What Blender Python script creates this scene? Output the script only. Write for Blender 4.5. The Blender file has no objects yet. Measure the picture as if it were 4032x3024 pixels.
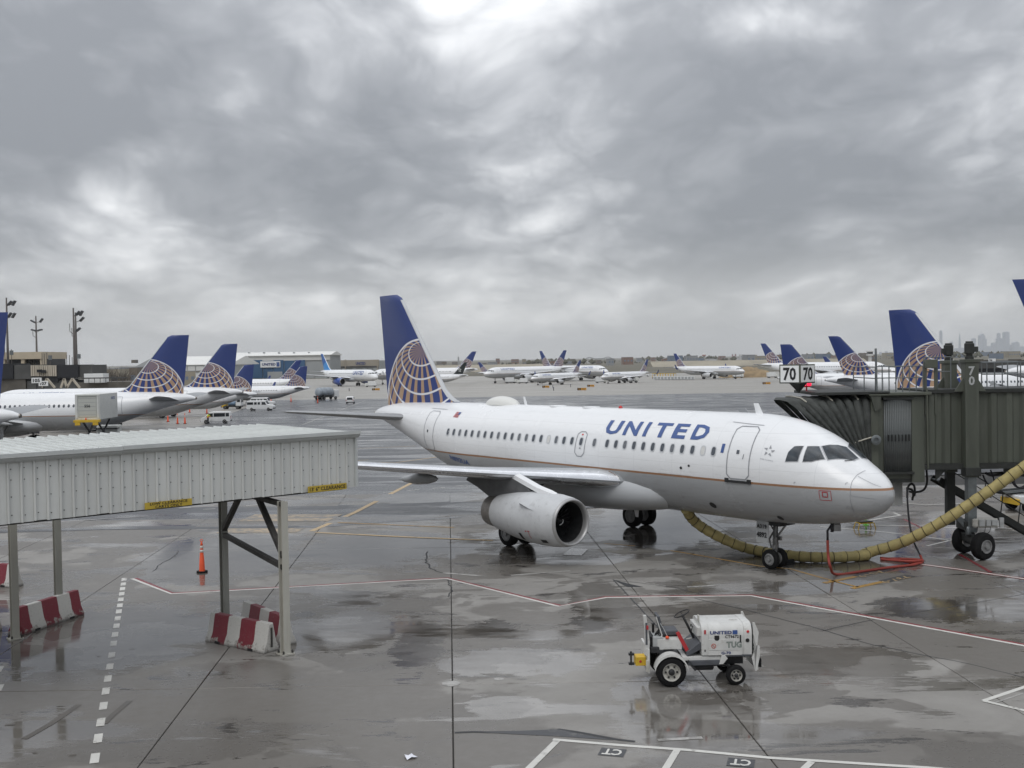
import bpy, bmesh, math, random
from mathutils import Vector, Matrix
random.seed(7)
D = bpy.data
SC = bpy.context.scene
COL = SC.collection
pi = math.pi

# ------------------------------------------------------------------ camera
F_PX, PITCH, ROLL, CAM_H = 4300.0, 0.0228, -0.0158, 8.1692      # focal length in photo pixels (4032 wide)
cam = D.cameras.new('camera'); cam.sensor_width = 36.0; cam.lens = 36.0 * F_PX / 4032.0
cam.clip_start = 0.5; cam.clip_end = 60000.0
camo = D.objects.new('camera', cam); COL.objects.link(camo)
camo.matrix_world = Matrix.Translation((0, 0, CAM_H)) @ Matrix.Rotation(pi / 2 - PITCH, 4, 'X') @ Matrix.Rotation(ROLL, 4, 'Z')
SC.camera = camo

# ------------------------------------------------------------------ exposure
SC.view_settings.view_transform = 'Standard'; SC.view_settings.look = 'None'
SC.view_settings.exposure = 0.0; SC.view_settings.gamma = 1.0
SC.cycles.use_denoising = True
SC.cycles.max_bounces = 6; SC.cycles.volume_bounces = 1
SC.cycles.caustics_reflective = False; SC.cycles.caustics_refractive = False

# ------------------------------------------------------------------ small node language
class S:
    """a socket with arithmetic"""
    def __init__(s, t, k): s.t, s.k = t, k
    def m(s, op, b=None, c=None):
        n = s.t.nodes.new('ShaderNodeMath'); n.operation = op
        for i, v in enumerate((s, b, c)):
            if v is None: continue
            if isinstance(v, S): s.t.links.new(v.k, n.inputs[i])
            else: n.inputs[i].default_value = v
        return S(s.t, n.outputs[0])
    def __add__(s, b): return s.m('ADD', b)
    __radd__ = __add__
    def __mul__(s, b): return s.m('MULTIPLY', b)
    __rmul__ = __mul__
    def __sub__(s, b): return s.m('SUBTRACT', b)
    def __rsub__(s, b): return (s * -1.0) + b
    def __truediv__(s, b): return s.m('DIVIDE', b)
    def lt(s, b): return s.m('LESS_THAN', b)
    def gt(s, b): return s.m('GREATER_THAN', b)
    def mx(s, b): return s.m('MAXIMUM', b)
    def mn(s, b): return s.m('MINIMUM', b)
    def clamp(s): return s.m('MAXIMUM', 0.0).m('MINIMUM', 1.0)
    def ss(s, a, b, lo=0.0, hi=1.0):
        n = s.t.nodes.new('ShaderNodeMapRange'); n.interpolation_type = 'SMOOTHSTEP'
        s.t.links.new(s.k, n.inputs[0])
        for i, v in enumerate((a, b, lo, hi)): n.inputs[i + 1].default_value = v
        return S(s.t, n.outputs[0])
def sep(t, k):
    n = t.nodes.new('ShaderNodeSeparateXYZ'); t.links.new(k, n.inputs[0])
    return [S(t, n.outputs[i]) for i in range(3)]
def comb(t, x, y, z=0.0):
    n = t.nodes.new('ShaderNodeCombineXYZ')
    for i, v in enumerate((x, y, z)):
        if isinstance(v, S): t.links.new(v.k, n.inputs[i])
        else: n.inputs[i].default_value = v
    return n.outputs[0]
def noise(t, vec, scale, detail=4.0, rough=0.55, dist=0.0):
    n = t.nodes.new('ShaderNodeTexNoise'); t.links.new(vec, n.inputs['Vector'])
    n.inputs['Scale'].default_value = scale; n.inputs['Detail'].default_value = detail
    n.inputs['Roughness'].default_value = rough; n.inputs['Distortion'].default_value = dist
    return S(t, n.outputs[0])
def mixc(t, f, a, b):
    n = t.nodes.new('ShaderNodeMix'); n.data_type = 'RGBA'
    for i, v in ((0, f), (6, a), (7, b)):
        if isinstance(v, S): t.links.new(v.k, n.inputs[i])
        elif hasattr(v, 'is_linked'): t.links.new(v, n.inputs[i])
        elif isinstance(v, (int, float)): n.inputs[i].default_value = v
        else: n.inputs[i].default_value = tuple(v) + (1.0,) if len(v) == 3 else v
    return n.outputs[2]
def ramp(t, f, stops):
    n = t.nodes.new('ShaderNodeValToRGB'); t.links.new(f.k, n.inputs[0])
    e = n.color_ramp.elements
    while len(e) < len(stops): e.new(0.5)
    for el, (p, c) in zip(e, stops):
        el.position = p; el.color = (c if len(c) == 4 else tuple(c) + (1.0,))
    return n.outputs[0]

# ------------------------------------------------------------------ sky: Nishita under a broken grey overcast
SUN_EL, SUN_AZ = math.radians(48), math.radians(200)      # azimuth clockwise from +Y
W = D.worlds.new('World'); SC.world = W; W.use_nodes = True
t = W.node_tree; t.nodes.clear()
out = t.nodes.new('ShaderNodeOutputWorld')
sky = t.nodes.new('ShaderNodeTexSky'); sky.sky_type = 'NISHITA'; sky.sun_disc = False
sky.sun_elevation = SUN_EL; sky.sun_rotation = SUN_AZ
bg1 = t.nodes.new('ShaderNodeBackground'); t.links.new(sky.outputs[0], bg1.inputs[0]); bg1.inputs[1].default_value = 0.10
tc = t.nodes.new('ShaderNodeTexCoord')
dx, dy, dz = sep(t, tc.outputs['Generated'])
zc = dz.mx(0.0)
q = zc + 0.30                                            # clouds have depth, so they flatten only slowly towards the horizon
OFX, OFY = 27.0, 33.0
px_, py_ = dx / q * 1.55 + OFX, dy / q * 1.15 + OFY
pv = comb(t, px_, py_, 0.0)
wx = noise(t, pv, 1.5, 2.0, 0.5) - 0.5
pw_ = comb(t, px_ + wx * 0.35, py_ - wx * 0.45, 0.0)
big = noise(t, pv, 0.95, 3.0, 0.45, 0.0)
med = noise(t, pw_, 2.6, 4.0, 0.50, 0.0)
b1 = (noise(t, pw_, 3.4, 2.0, 0.5) - 0.5).m('ABSOLUTE')   # billows
b2 = (noise(t, pw_, 7.5, 3.0, 0.55) - 0.5).m('ABSOLUTE')
b3 = (noise(t, pw_, 17.0, 3.0, 0.55) - 0.5).m('ABSOLUTE')
dens = big * 0.66 + med * 0.30 - b1 * 0.32 - b2 * 0.15 - b3 * 0.05 + 0.078
cl = ramp(t, dens, [(0.35, (.84, .85, .865)), (0.425, (.60, .613, .632)), (0.475, (.445, .458, .480)), (0.54, (.305, .318, .340)), (0.63, (.225, .237, .258))])
hz = zc.ss(0.0, 0.12, 1.0, 0.0)
cl2 = mixc(t, hz * 0.48, cl, (.82, .825, .81))
lift = zc * 1.9 + 1.0                                     # an overcast sky is about three times brighter overhead
v = t.nodes.new('ShaderNodeVectorMath'); v.operation = 'SCALE'
t.links.new(cl2, v.inputs[0]); t.links.new(lift.k, v.inputs['Scale'])
bg2 = t.nodes.new('ShaderNodeBackground'); t.links.new(v.outputs[0], bg2.inputs[0]); bg2.inputs[1].default_value = 1.0
mx = t.nodes.new('ShaderNodeMixShader'); mx.inputs[0].default_value = 0.95
t.links.new(bg1.outputs[0], mx.inputs[1]); t.links.new(bg2.outputs[0], mx.inputs[2]); t.links.new(mx.outputs[0], out.inputs[0])

# ------------------------------------------------------------------ veiled sun, behind and left of the camera
sl = D.lights.new('sun', 'SUN'); sl.energy = 0.9; sl.angle = math.radians(30); sl.color = (1.0, .975, .94)
so = D.objects.new('sun', sl); COL.objects.link(so)
sd = Vector((math.sin(SUN_AZ) * math.cos(SUN_EL), math.cos(SUN_AZ) * math.cos(SUN_EL), math.sin(SUN_EL)))
so.rotation_euler = sd.to_track_quat('Z', 'Y').to_euler(); so.location = (0, -20, 60)
# ------------------------------------------------------------------ measuring helpers: photo pixel -> place
def ray(u, v):
    u -= 2016.0; v -= 1512.0
    cr, sr = math.cos(ROLL), math.sin(ROLL)
    a, b = cr * u + sr * v, -sr * u + cr * v
    c, s = math.cos(PITCH), math.sin(PITCH)
    return Vector((a / F_PX, c - b / F_PX * s, -s - b / F_PX * c))
def zg(Y):                                   # the airfield falls away from the terminal by about 1 %
    return -5.5 * min(1.0, max(0.0, (Y - 56.0) / 556.0))
def G(u, v, z=0.0):                          # where a pixel's sight line meets the ground (+z)
    d = ray(u, v); Y = 60.0
    for i in range(60):
        tt = (zg(Y) + z - CAM_H) / min(d.z, -1e-4); Y2 = min(d.y * tt, 4000.0)
        Y = 0.5 * Y + 0.5 * Y2
    tt = Y / d.y
    return Vector((d.x * tt, Y, zg(Y) + z))
def at(u, v, Y):                             # point on a sight line at distance Y
    d = ray(u, v); tt = Y / d.y
    return Vector((d.x * tt, Y, CAM_H + d.z * tt))
def pv_(a, b): return a * 1.82278, b * 1.82278     # from the 2212-wide preview

# ------------------------------------------------------------------ mesh helper
ORD = ['leftmost', 'second', 'third', 'fourth', 'fifth', 'sixth', 'seventh', 'eighth', 'ninth', 'tenth', 'eleventh', 'twelfth', 'thirteenth', 'fourteenth', 'fifteenth', 'sixteenth', 'seventeenth', 'eighteenth', 'nineteenth', 'twentieth', 'twenty-first', 'twenty-second', 'twenty-third', 'twenty-fourth', 'twenty-fifth', 'twenty-sixth', 'twenty-seventh']
def nth(k): return ORD[k] + ('' if k == 0 else ' from left')
class MB:
    def __init__(s): s.v = []; s.f = []; s.m = []
    def add(s, vs, fs, mi=0):
        o = len(s.v); s.v += [tuple(p) for p in vs]
        s.f += [tuple(i + o for i in f) for f in fs]; s.m += [mi] * len(fs); return s
    def box(s, c, d, M=None, mi=0):
        x, y, z = d[0] / 2, d[1] / 2, d[2] / 2
        vs = [Vector(p) for p in ((-x, -y, -z), (x, -y, -z), (x, y, -z), (-x, y, -z), (-x, -y, z), (x, -y, z), (x, y, z), (-x, y, z))]
        if M is not None: vs = [M @ p for p in vs]
        vs = [p + Vector(c) for p in vs]
        return s.add(vs, [(3, 2, 1, 0), (4, 5, 6, 7), (0, 1, 5, 4), (1, 2, 6, 5), (2, 3, 7, 6), (3, 0, 4, 7)], mi)
    def bar(s, p, q, w, h=None, mi=0):
        p, q = Vector(p), Vector(q); d = q - p; L = d.length
        if L < 1e-6: return s
        h = h or w
        zz = d / L; up = Vector((0, 0, 1)) if abs(zz.z) < .95 else Vector((0, 1, 0))
        xx = up.cross(zz).normalized(); yy = zz.cross(xx)
        M = Matrix((xx, yy, zz)).transposed()
        return s.box((p + q) / 2, (w, h, L), M, mi)
    def tube(s, pts, r, n=8, mi=0, cap=True):
        pts = [Vector(p) for p in pts]; rs = r if isinstance(r, (list, tuple)) else [r] * len(pts)
        rings = []; up = None
        for i, p in enumerate(pts):
            d = (pts[min(i + 1, len(pts) - 1)] - pts[max(i - 1, 0)]).normalized()
            if up is None: up = Vector((0, 0, 1)) if abs(d.z) < .9 else Vector((1, 0, 0))
            x = up.cross(d).normalized(); y = d.cross(x); up = y
            rings.append([p + (x * math.cos(2 * pi * k / n) + y * math.sin(2 * pi * k / n)) * rs[i] for k in range(n)])
        return s.loft(rings, mi, cap)
    def loft(s, rings, mi=0, cap=True, closed=True):
        n = len(rings[0]); vs = [p for r in rings for p in r]; fs = []
        for i in range(len(rings) - 1):
            for k in range(n if closed else n - 1):
                a, b = i * n + k, i * n + (k + 1) % n
                fs.append((a, b, b + n, a + n))
        if cap and closed:
            fs.append(tuple(range(n - 1, -1, -1))); fs.append(tuple((len(rings) - 1) * n + k for k in range(n)))
        return s.add(vs, fs, mi)
    def lathe(s, prof, o, ax, n=24, mi=0, cap=True):
        ax = Vector(ax).normalized(); o = Vector(o)
        up = Vector((0, 0, 1)) if abs(ax.z) < .9 else Vector((1, 0, 0))
        x = up.cross(ax).normalized(); y = ax.cross(x)
        return s.loft([[o + ax * a + (x * math.cos(2 * pi * k / n) + y * math.sin(2 * pi * k / n)) * r for k in range(n)] for a, r in prof], mi, cap)
    def prism(s, poly, fn, d0, d1, mi=0):     # poly of (a,b); fn(a,b,d) -> point
        n = len(poly)
        vs = [fn(a, b, d0) for a, b in poly] + [fn(a, b, d1) for a, b in poly]
        fs = [tuple(range(n - 1, -1, -1)), tuple(range(n, 2 * n))] + [(k, (k + 1) % n, n + (k + 1) % n, n + k) for k in range(n)]
        return s.add(vs, fs, mi)
    def build(s, name, mat, parent=None, smooth=False, bevel=0.0, fix=True):
        me = D.meshes.new(name); me.from_pydata(s.v, [], s.f)
        for m_ in (mat if isinstance(mat, (list, tuple)) else [mat]): me.materials.append(m_)
        if any(s.m): me.polygons.foreach_set('material_index', s.m)
        if fix:
            b = bmesh.new(); b.from_mesh(me); bmesh.ops.recalc_face_normals(b, faces=b.faces); b.to_mesh(me); b.free()
        if smooth:
            me.polygons.foreach_set('use_smooth', [True] * len(me.polygons))
            if smooth is not True: me.set_sharp_from_angle(angle=math.radians(smooth))
        o = D.objects.new(name, me); COL.objects.link(o)
        if parent: o.parent = parent
        if bevel:
            bm_ = o.modifiers.new('bevel', 'BEVEL'); bm_.width = bevel; bm_.segments = 2; bm_.limit_method = 'ANGLE'
        return o
def tag(o, label=None, cat=None, group=None, kind=None):
    for k, v in (('label', label), ('category', cat), ('group', group), ('kind', kind)):
        if v: o[k] = v
    return o
def thing(name, label, cat, loc=(0, 0, 0), rz=0.0, group=None, scale=1.0):
    o = D.objects.new(name, None); COL.objects.link(o); o.empty_display_size = .2
    o.location = loc; o.rotation_euler = (0, 0, rz); o.scale = (scale,) * 3
    return tag(o, label, cat, group)
def obj(name, me, parent=None, loc=(0, 0, 0), rz=0.0):
    o = D.objects.new(name, me); COL.objects.link(o); o.parent = parent; o.location = loc; o.rotation_euler = (0, 0, rz); return o
def kids(o): return [c for c in KIDS.get(o.name, [])]
def copy_tree(o, parent=None, table=None):
    if table is None:
        table = {}
        for c in D.objects:
            if c.parent: table.setdefault(c.parent.name, []).append(c)
    c = o.copy(); COL.objects.link(c); c.parent = parent
    for ch in table.get(o.name, []): copy_tree(ch, c, table)
    return c
def smoothpath(pts, n=8):
    pts = [Vector(p) for p in pts]; P = [pts[0]] + pts + [pts[-1]]; o = []
    for i in range(1, len(P) - 2):
        for k in range(n):
            u = k / n; a, b, c, d = P[i - 1], P[i], P[i + 1], P[i + 2]
            o.append(.5 * ((2 * b) + (c - a) * u + (2 * a - 5 * b + 4 * c - d) * u * u + (3 * b - a - 3 * c + d) * u ** 3))
    return o + [pts[-1]]

# text as a flat mesh, cut into strips so that it can follow a curved skin
_tc = {}
def text_mesh(body, bold=0.0, cuts=0, squeeze=1.0):
    key = (body, bold, cuts, squeeze)
    if key in _tc: return _tc[key]
    cu = D.curves.new('txt', 'FONT'); cu.body = body; cu.offset = bold; cu.resolution_u = 2; cu.space_character = 1.02
    ob = D.objects.new('txt', cu); COL.objects.link(ob)
    dg = bpy.context.evaluated_depsgraph_get(); me = D.meshes.new_from_object(ob.evaluated_get(dg))
    D.objects.remove(ob); D.curves.remove(cu)
    b = bmesh.new(); b.from_mesh(me); D.meshes.remove(me)
    ys = [v.co.y for v in b.verts]; xs = [v.co.x for v in b.verts]
    y0, y1, x0, x1 = min(ys), max(ys), min(xs), max(xs)
    for k in range(1, cuts + 1):
        y = y0 + (y1 - y0) * k / (cuts + 1)
        bmesh.ops.bisect_plane(b, geom=b.verts[:] + b.edges[:] + b.faces[:], plane_co=(0, y, 0), plane_no=(0, 1, 0))
    b.verts.index_update()
    vs = [((v.co.x - x0) / (x1 - x0), (v.co.y - y0) / (y1 - y0)) for v in b.verts]     # normalised 0..1 both ways
    fs = [tuple(v.index for v in f.verts) for f in b.faces]; asp = (x1 - x0) / (y1 - y0); b.free()
    _tc[key] = (vs, fs, asp); return _tc[key]
def text_obj(name, body, mat, fn, parent=None, bold=0.01, cuts=0, fix=False):
    vs, fs, asp = text_mesh(body, bold, cuts)
    return MB().add([fn(a, b) for a, b in vs], fs).build(name, mat, parent, fix=fix)
def flat_text(name, body, mat, o, right, up, h, parent=None, bold=.01, w=None, centre=True, lift=.004):
    """text lying in the plane of right/up, h tall, centred on o"""
    vs, fs, asp = text_mesh(body, bold); right, up = Vector(right).normalized(), Vector(up).normalized(); n = right.cross(up)
    w = w or asp * h; o = Vector(o) + n * lift
    return MB().add([o + right * ((a - .5) * w) + up * ((b - .5) * h) for a, b in vs], fs).build(name, mat, parent, fix=False)

# ------------------------------------------------------------------ materials
M = {}
def mat(name, col, rough=.5, metal=0.0, var=0.0, scale=1.5, dirt=0.0, dirtcol=(.05, .045, .04), bump=0.0, coat=0.0, spec=.5, emit=None, streak=False, rnd=0.0):
    m = D.materials.new(name); m.use_nodes = True; tr = m.node_tree; p = tr.nodes['Principled BSDF']
    p.inputs['Base Color'].default_value = tuple(col) + (1.0,); p.inputs['Roughness'].default_value = rough
    p.inputs['Metallic'].default_value = metal; p.inputs['Coat Weight'].default_value = coat; p.inputs['Coat Roughness'].default_value = .12
    p.inputs['Specular IOR Level'].default_value = spec
    if emit: p.inputs['Emission Color'].default_value = tuple(emit[0]) + (1.0,); p.inputs['Emission Strength'].default_value = emit[1]
    if var or dirt or bump:
        g = tr.nodes.new('ShaderNodeTexCoord').outputs['Object']
        if streak:
            mp = tr.nodes.new('ShaderNodeMapping'); tr.links.new(g, mp.inputs[0]); mp.inputs['Scale'].default_value = (1, 1, .13); g = mp.outputs[0]
        n1 = noise(tr, g, scale, 6, .6); c = tuple(col)
        if var: c = mixc(tr, n1.ss(.3, .7), tuple(x * (1 - var) for x in col), tuple(min(1, x * (1 + var)) for x in col))
        if dirt:
            n2 = noise(tr, g, scale * 2.7, 8, .65); c = mixc(tr, n2.ss(.52, .75) * dirt, c, dirtcol)
        if rnd: c = mixc(tr, S(tr, tr.nodes.new('ShaderNodeObjectInfo').outputs['Random']) * rnd, c, tuple(x * .55 for x in col))
        if not isinstance(c, tuple): tr.links.new(c, p.inputs['Base Color'])
        tr.links.new((n1 * .25 + (rough - .125)).clamp().k, p.inputs['Roughness'])
        if bump:
            bn = tr.nodes.new('ShaderNodeBump'); bn.inputs['Strength'].default_value = bump; bn.inputs['Distance'].default_value = .02
            tr.links.new(noise(tr, g, scale * 9, 5, .6).k, bn.inputs['Height']); tr.links.new(bn.outputs[0], p.inputs['Normal'])
    M[name] = m; return m
mat('white_paint', (.80, .81, .82), .3, var=.03, scale=.7, coat=.3)
mat('plane_grey', (.50, .515, .53), .35, var=.04, scale=.6)
mat('wing_top', (.36, .375, .39), .4, var=.06, scale=.8, dirt=.15)
mat('wing_under', (.34, .35, .36), .45, var=.06, scale=.8, dirt=.2)
mat('bare_metal', (.80, .81, .83), .24, metal=.9, var=.05, scale=2)
mat('lip_metal', (.40, .40, .40), .40, metal=.5, var=.06, scale=2)
mat('dull_metal', (.24, .24, .24), .45, metal=.6, var=.15, scale=3, dirt=.2)
mat('hot_metal', (.26, .24, .22), .42, metal=.8, var=.2, scale=4, dirt=.3)
mat('blue_paint', (.012, .035, .17), .3, var=.10, scale=.8, coat=.3)
mat('title_blue', (.045, .095, .275), .4)
mat('gold', (.42, .25, .14), .4)
mat('line_grey', (.30, .31, .33), .5)
mat('soft_grey', (.42, .43, .45), .5)
mat('window_frame', (.56, .58, .60), .35)
mat('pane_dark', (.07, .08, .095), .16, var=.3, scale=3)
mat('pane_mid', (.13, .14, .155), .2, var=.3, scale=3)
mat('pane_blind', (.62, .62, .60), .4)
mat('cockpit_glass', (.018, .026, .034), .06, var=.6, scale=2.2, coat=.4)
mat('rubber', (.009, .009, .0095), .8, spec=.2, var=.3, scale=6, dirt=.25, dirtcol=(.06, .055, .05))
mat('black', (.010, .010, .011), .6)
mat('dark_metal', (.028, .029, .031), .5, metal=.3, var=.3, scale=5, dirt=.3, dirtcol=(.10, .09, .08))
mat('hub_white', (.45, .44, .40), .5, var=.15, scale=6, dirt=.6)
mat('hub_grey', (.22, .22, .22), .5, var=.15, scale=6, dirt=.5)
mat('red', (.42, .03, .035), .5)
mat('red_bright', (.55, .03, .03), .45)
mat('orange', (.80, .10, .03), .5, var=.08, scale=4, dirt=.1)
mat('yellow', (.62, .40, .03), .55, var=.08, scale=3, dirt=.15)
mat('sign_white', (.78, .79, .78), .45)
mat('flag_white', (.78, .78, .78), .4)
mat('text_black', (.012, .012, .014), .6)
mat('placard', (.40, .41, .41), .5, dirt=.3)
mat('van_white', (.70, .71, .71), .3, var=.03, scale=1, coat=.3, dirt=.06)
# ------------------------------------------------------------------ the setting: ground, apron slabs, asphalt, taxiway
PUDDLES = []      # (x, y, half width, half depth, turn) of standing water, from the photograph
def puddle(a, b, c, d, k=1.0):                       # preview pixels: left, top, right, bottom
    l = G(*pv_(a, (b + d) / 2)); r = G(*pv_(c, (b + d) / 2)); n = G(*pv_((a + c) / 2, d)); f = G(*pv_((a + c) / 2, b))
    PUDDLES.append(((l.x + r.x) / 2, (n.y + f.y) / 2, (r.x - l.x) / 2 * k, (f.y - n.y) / 2 * k))
for q_ in ((-60, 1310, 470, 1452), (610, 1322, 850, 1420), (1340, 1468, 1660, 1640), (960, 1400, 1300, 1465), (1010, 1505, 1180, 1550),
           (300, 1150, 640, 1262), (640, 1150, 1010, 1225), (1290, 1085, 1560, 1190), (1700, 1105, 2240, 1200), (820, 1000, 1040, 1110),
           (1720, 1190, 1990, 1240), (1640, 1395, 2000, 1462), (2060, 1290, 2260, 1345), (1230, 1255, 1380, 1345)):
    puddle(*q_)

OIL_AND_SHADE = []  # dark stains, plus shade painted on the ground below the engine and wheels
def oil_and_shade(a, b, c, d):
    puddle(a, b, c, d); OIL_AND_SHADE.append(PUDDLES.pop())
for q_ in ((1050, 1172, 1330, 1222), (1180, 1120, 1440, 1180), (1560, 1185, 1800, 1240), (1330, 1150, 1480, 1190), (850, 1340, 960, 1450), (990, 1338, 1130, 1372), (1230, 1330, 1320, 1362), (1900, 1290, 2110, 1345), (360, 1160, 420, 1215), (640, 1318, 690, 1334)): oil_and_shade(*q_)
def blobs(tr, x, y, L, wob):
    e = None
    for (cx, cy, rx, ry) in L:
        dd = ((x - cx) * (1 / max(rx, .1))).m('POWER', 2.0) + ((y - cy) * (1 / max(ry, .1))).m('POWER', 2.0)
        e = dd if e is None else e.mn(dd)
    return e + wob
def wet_material(name, ca, cb, brown, damp_amt, film_amt, blot_amt, streak=1.0, base_rough=.55, placed=True):
    """wet paving: pale base, darker soaked areas with a shore line, thin mirror-like film, brown blots"""
    m = D.materials.new(name); m.use_nodes = True; tr = m.node_tree; p = tr.nodes['Principled BSDF']
    pos = tr.nodes.new('ShaderNodeNewGeometry').outputs['Position']; x, y, z = sep(tr, pos)
    xs = x * (1.0 / streak); st = comb(tr, xs, y, 0.0)
    oi = S(tr, tr.nodes.new('ShaderNodeObjectInfo').outputs['Random'])
    n2 = noise(tr, st, .5, 6, .6, .3); n3 = noise(tr, pos, 3.2, 6, .65); n4 = noise(tr, pos, 45., 3, .6)
    c = mixc(tr, n2.ss(.25, .75), ca, cb)
    c = mixc(tr, oi * .22, c, tuple(v * .72 for v in ca))                                     # slabs cast at different times
    c = mixc(tr, ((n4 - .5) * .7 + (n3 - .5) * .5).clamp(), c, tuple(v * .45 for v in ca))      # grain
    shore = (n3 - .5) * .035
    damp = (noise(tr, comb(tr, xs * .8 + 31., y * 1.1 + 7.), .13, 4, .5, .3) + shore).ss(.475, .495)
    damp2 = (noise(tr, comb(tr, xs * .9 + 3., y * 1.3 + 19.), .27, 5, .55, .5) + shore).ss(.53, .555)
    c = mixc(tr, damp * damp_amt, c, brown); c = mixc(tr, damp2 * damp_amt * .8, c, tuple(v * .85 for v in brown))
    scr = noise(tr, comb(tr, x * .9, y * 7.0, 0.0), 1.0, 6, .7, .2)                                # drag-streaks that fray every edge
    blot = (noise(tr, comb(tr, xs * .55 + 8., y * 1.5 + 50.), .55, 6, .62, .5) * .72 + scr * .28).ss(.578, .600) * blot_amt
    film = (noise(tr, comb(tr, xs * .6 - 9., y * 1.25), .28, 5, .55, .4) * .8 + scr * .2).ss(.535, .57) * film_amt
    if placed:
        wob = (noise(tr, pos, .55, 8, .66, .6) - .5) * 3.6 + (scr - .5) * 1.9
        film = film.mx(blobs(tr, x, y, PUDDLES, wob).ss(.95, 1.08, 1.0, 0.0)); blot = blot.mx(blobs(tr, x, y, OIL_AND_SHADE, wob * 1.3).ss(.80, .95, 1.0, 0.0) * .85)
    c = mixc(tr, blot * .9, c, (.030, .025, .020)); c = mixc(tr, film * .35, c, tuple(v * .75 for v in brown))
    tr.links.new(c, p.inputs['Base Color'])
    rg = (damp * -.16 + damp2 * -.1 + base_rough + (n3 - .5) * .22)
    wet = film.mx(blot * .7)
    ripple = noise(tr, comb(tr, x * .4, y * 1.7), 1.3, 5, .6, .5).ss(.35, .65)
    rg = rg * (1.0 - wet) + (ripple * .10 + .045) * wet
    tr.links.new(rg.clamp().k, p.inputs['Roughness']); p.inputs['IOR'].default_value = 1.54
    tr.links.new((wet * .60 + damp * .12 + .40).k, p.inputs['Specular IOR Level'])
    bn = tr.nodes.new('ShaderNodeBump'); bn.inputs['Distance'].default_value = .012
    tr.links.new(((1.0 - wet) * .35).k, bn.inputs['Strength'])
    tr.links.new((n3 * .6 + n4 * .4).k, bn.inputs['Height']); tr.links.new(bn.outputs[0], p.inputs['Normal'])
    M[name] = m; return m
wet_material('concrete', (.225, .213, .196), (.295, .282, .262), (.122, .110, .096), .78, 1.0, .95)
wet_material('asphalt', (.070, .073, .080), (.100, .103, .110), (.058, .059, .064), .6, .8, .25, streak=1.7, base_rough=.45, placed=False)
wet_material('far_concrete', (.30, .285, .255), (.37, .355, .32), (.26, .24, .21), .35, .25, .0, streak=6., base_rough=.6, placed=False)
wet_material('light_apron', (.25, .235, .21), (.31, .295, .27), (.20, .18, .16), .5, .45, .1, streak=2., base_rough=.55, placed=False)
mat('joint_filler', (.055, .053, .050), .8, var=.3, scale=2)
mat('tar', (.028, .029, .031), .55, var=.3, scale=3)
mat('field', (.115, .105, .075), .9, var=.25, scale=.02, dirt=.4, dirtcol=(.16, .15, .13))
def worn(name, col, amount=.5, scale=3.0, under=(.19, .18, .165)):
    m = D.materials.new(name); m.use_nodes = True; tr = m.node_tree; p = tr.nodes['Principled BSDF']
    pos = tr.nodes.new('ShaderNodeNewGeometry').outputs['Position']
    n = noise(tr, pos, scale, 8, .7); n2 = noise(tr, pos, .7, 4, .6)
    w = (n * .7 + n2 * .3).ss(.62 - amount * .25, .72 - amount * .15)
    c = mixc(tr, w, col, under); c = mixc(tr, noise(tr, pos, 1.1, 5, .6).ss(.35, .7) * .3, c, tuple(v * .6 for v in col))
    tr.links.new(c, p.inputs['Base Color']); p.inputs['Roughness'].default_value = .45; M[name] = m; return m
worn('paint_white', (.62, .61, .57), .35); worn('paint_white_worn', (.42, .41, .39), .75)
worn('paint_red', (.20, .025, .032), .40); worn('paint_yellow', (.44, .25, .05), .4, under=(.10, .10, .10)); worn('paint_cream', (.50, .36, .19), .35, under=(.12, .12, .12))
worn('paint_dark', (.055, .057, .062), .35)

def sheet(name, xs, ys, z, m, kind='structure', parent=None):      # sheet that follows the fall of the airfield
    mb = MB(); nx = len(xs)
    vs = [(x, y, zg(y) + z) for y in ys for x in xs]
    fs = [(j * nx + i, j * nx + i + 1, (j + 1) * nx + i + 1, (j + 1) * nx + i) for j in range(len(ys) - 1) for i in range(nx - 1)]
    o = mb.add(vs, fs).build(name, m, parent)
    if not parent: o['kind'] = kind
    return o
YS = [-40, 0, 45, 80, 120, 170, 200, 250, 300, 350, 400, 450, 500, 560, 612, 700, 1000, 1600, 3000, 6000, 12000, 26000]
tag(sheet('ground', [-16000, -3000, -800, -200, 0, 200, 800, 3000, 16000], YS, -.12, M['field']), kind='structure')
apron = sheet('apron', [-60, -20, 20, 70], [2, 30, 45, 75], -.055, M['joint_filler'])
# concrete slabs, each with its own edges; joints follow the photograph
COLW, ROWD, X0, Y0, SK = 6.42, 10.05, -1.62, 27.33, -.058
slab_me = None
def slab_mesh(w, d):
    b = bmesh.new(); g = .013
    def P(i, j, k, z): return b.verts.new((i * (w / 2 - g - k) + j * (d / 2) * SK, j * (d / 2 - g - k), z))
    lo = [P(i, j, 0, -.05) for i, j in ((-1, -1), (1, -1), (1, 1), (-1, 1))]
    md = [P(i, j, 0, -.012) for i, j in ((-1, -1), (1, -1), (1, 1), (-1, 1))]
    tp = [P(i, j, .012, 0) for i, j in ((-1, -1), (1, -1), (1, 1), (-1, 1))]
    for A_, B_ in ((lo, md), (md, tp)):
        for k in range(4): b.faces.new((A_[k], A_[(k + 1) % 4], B_[(k + 1) % 4], B_[k]))
    b.faces.new(tp)
    me = D.meshes.new('slab'); b.to_mesh(me); b.free(); me.materials.append(M['concrete']); return me
slab_me = slab_mesh(COLW, ROWD)
for j in range(-1, 4):
    for i in range(-5, 8):
        cy = Y0 + (j + .5) * ROWD; cx = X0 + (i + .5) * COLW + SK * (cy - Y0)
        o = obj('slab', slab_me, apron, (cx, cy, zg(cy) + random.uniform(-.003, .003)))
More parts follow.
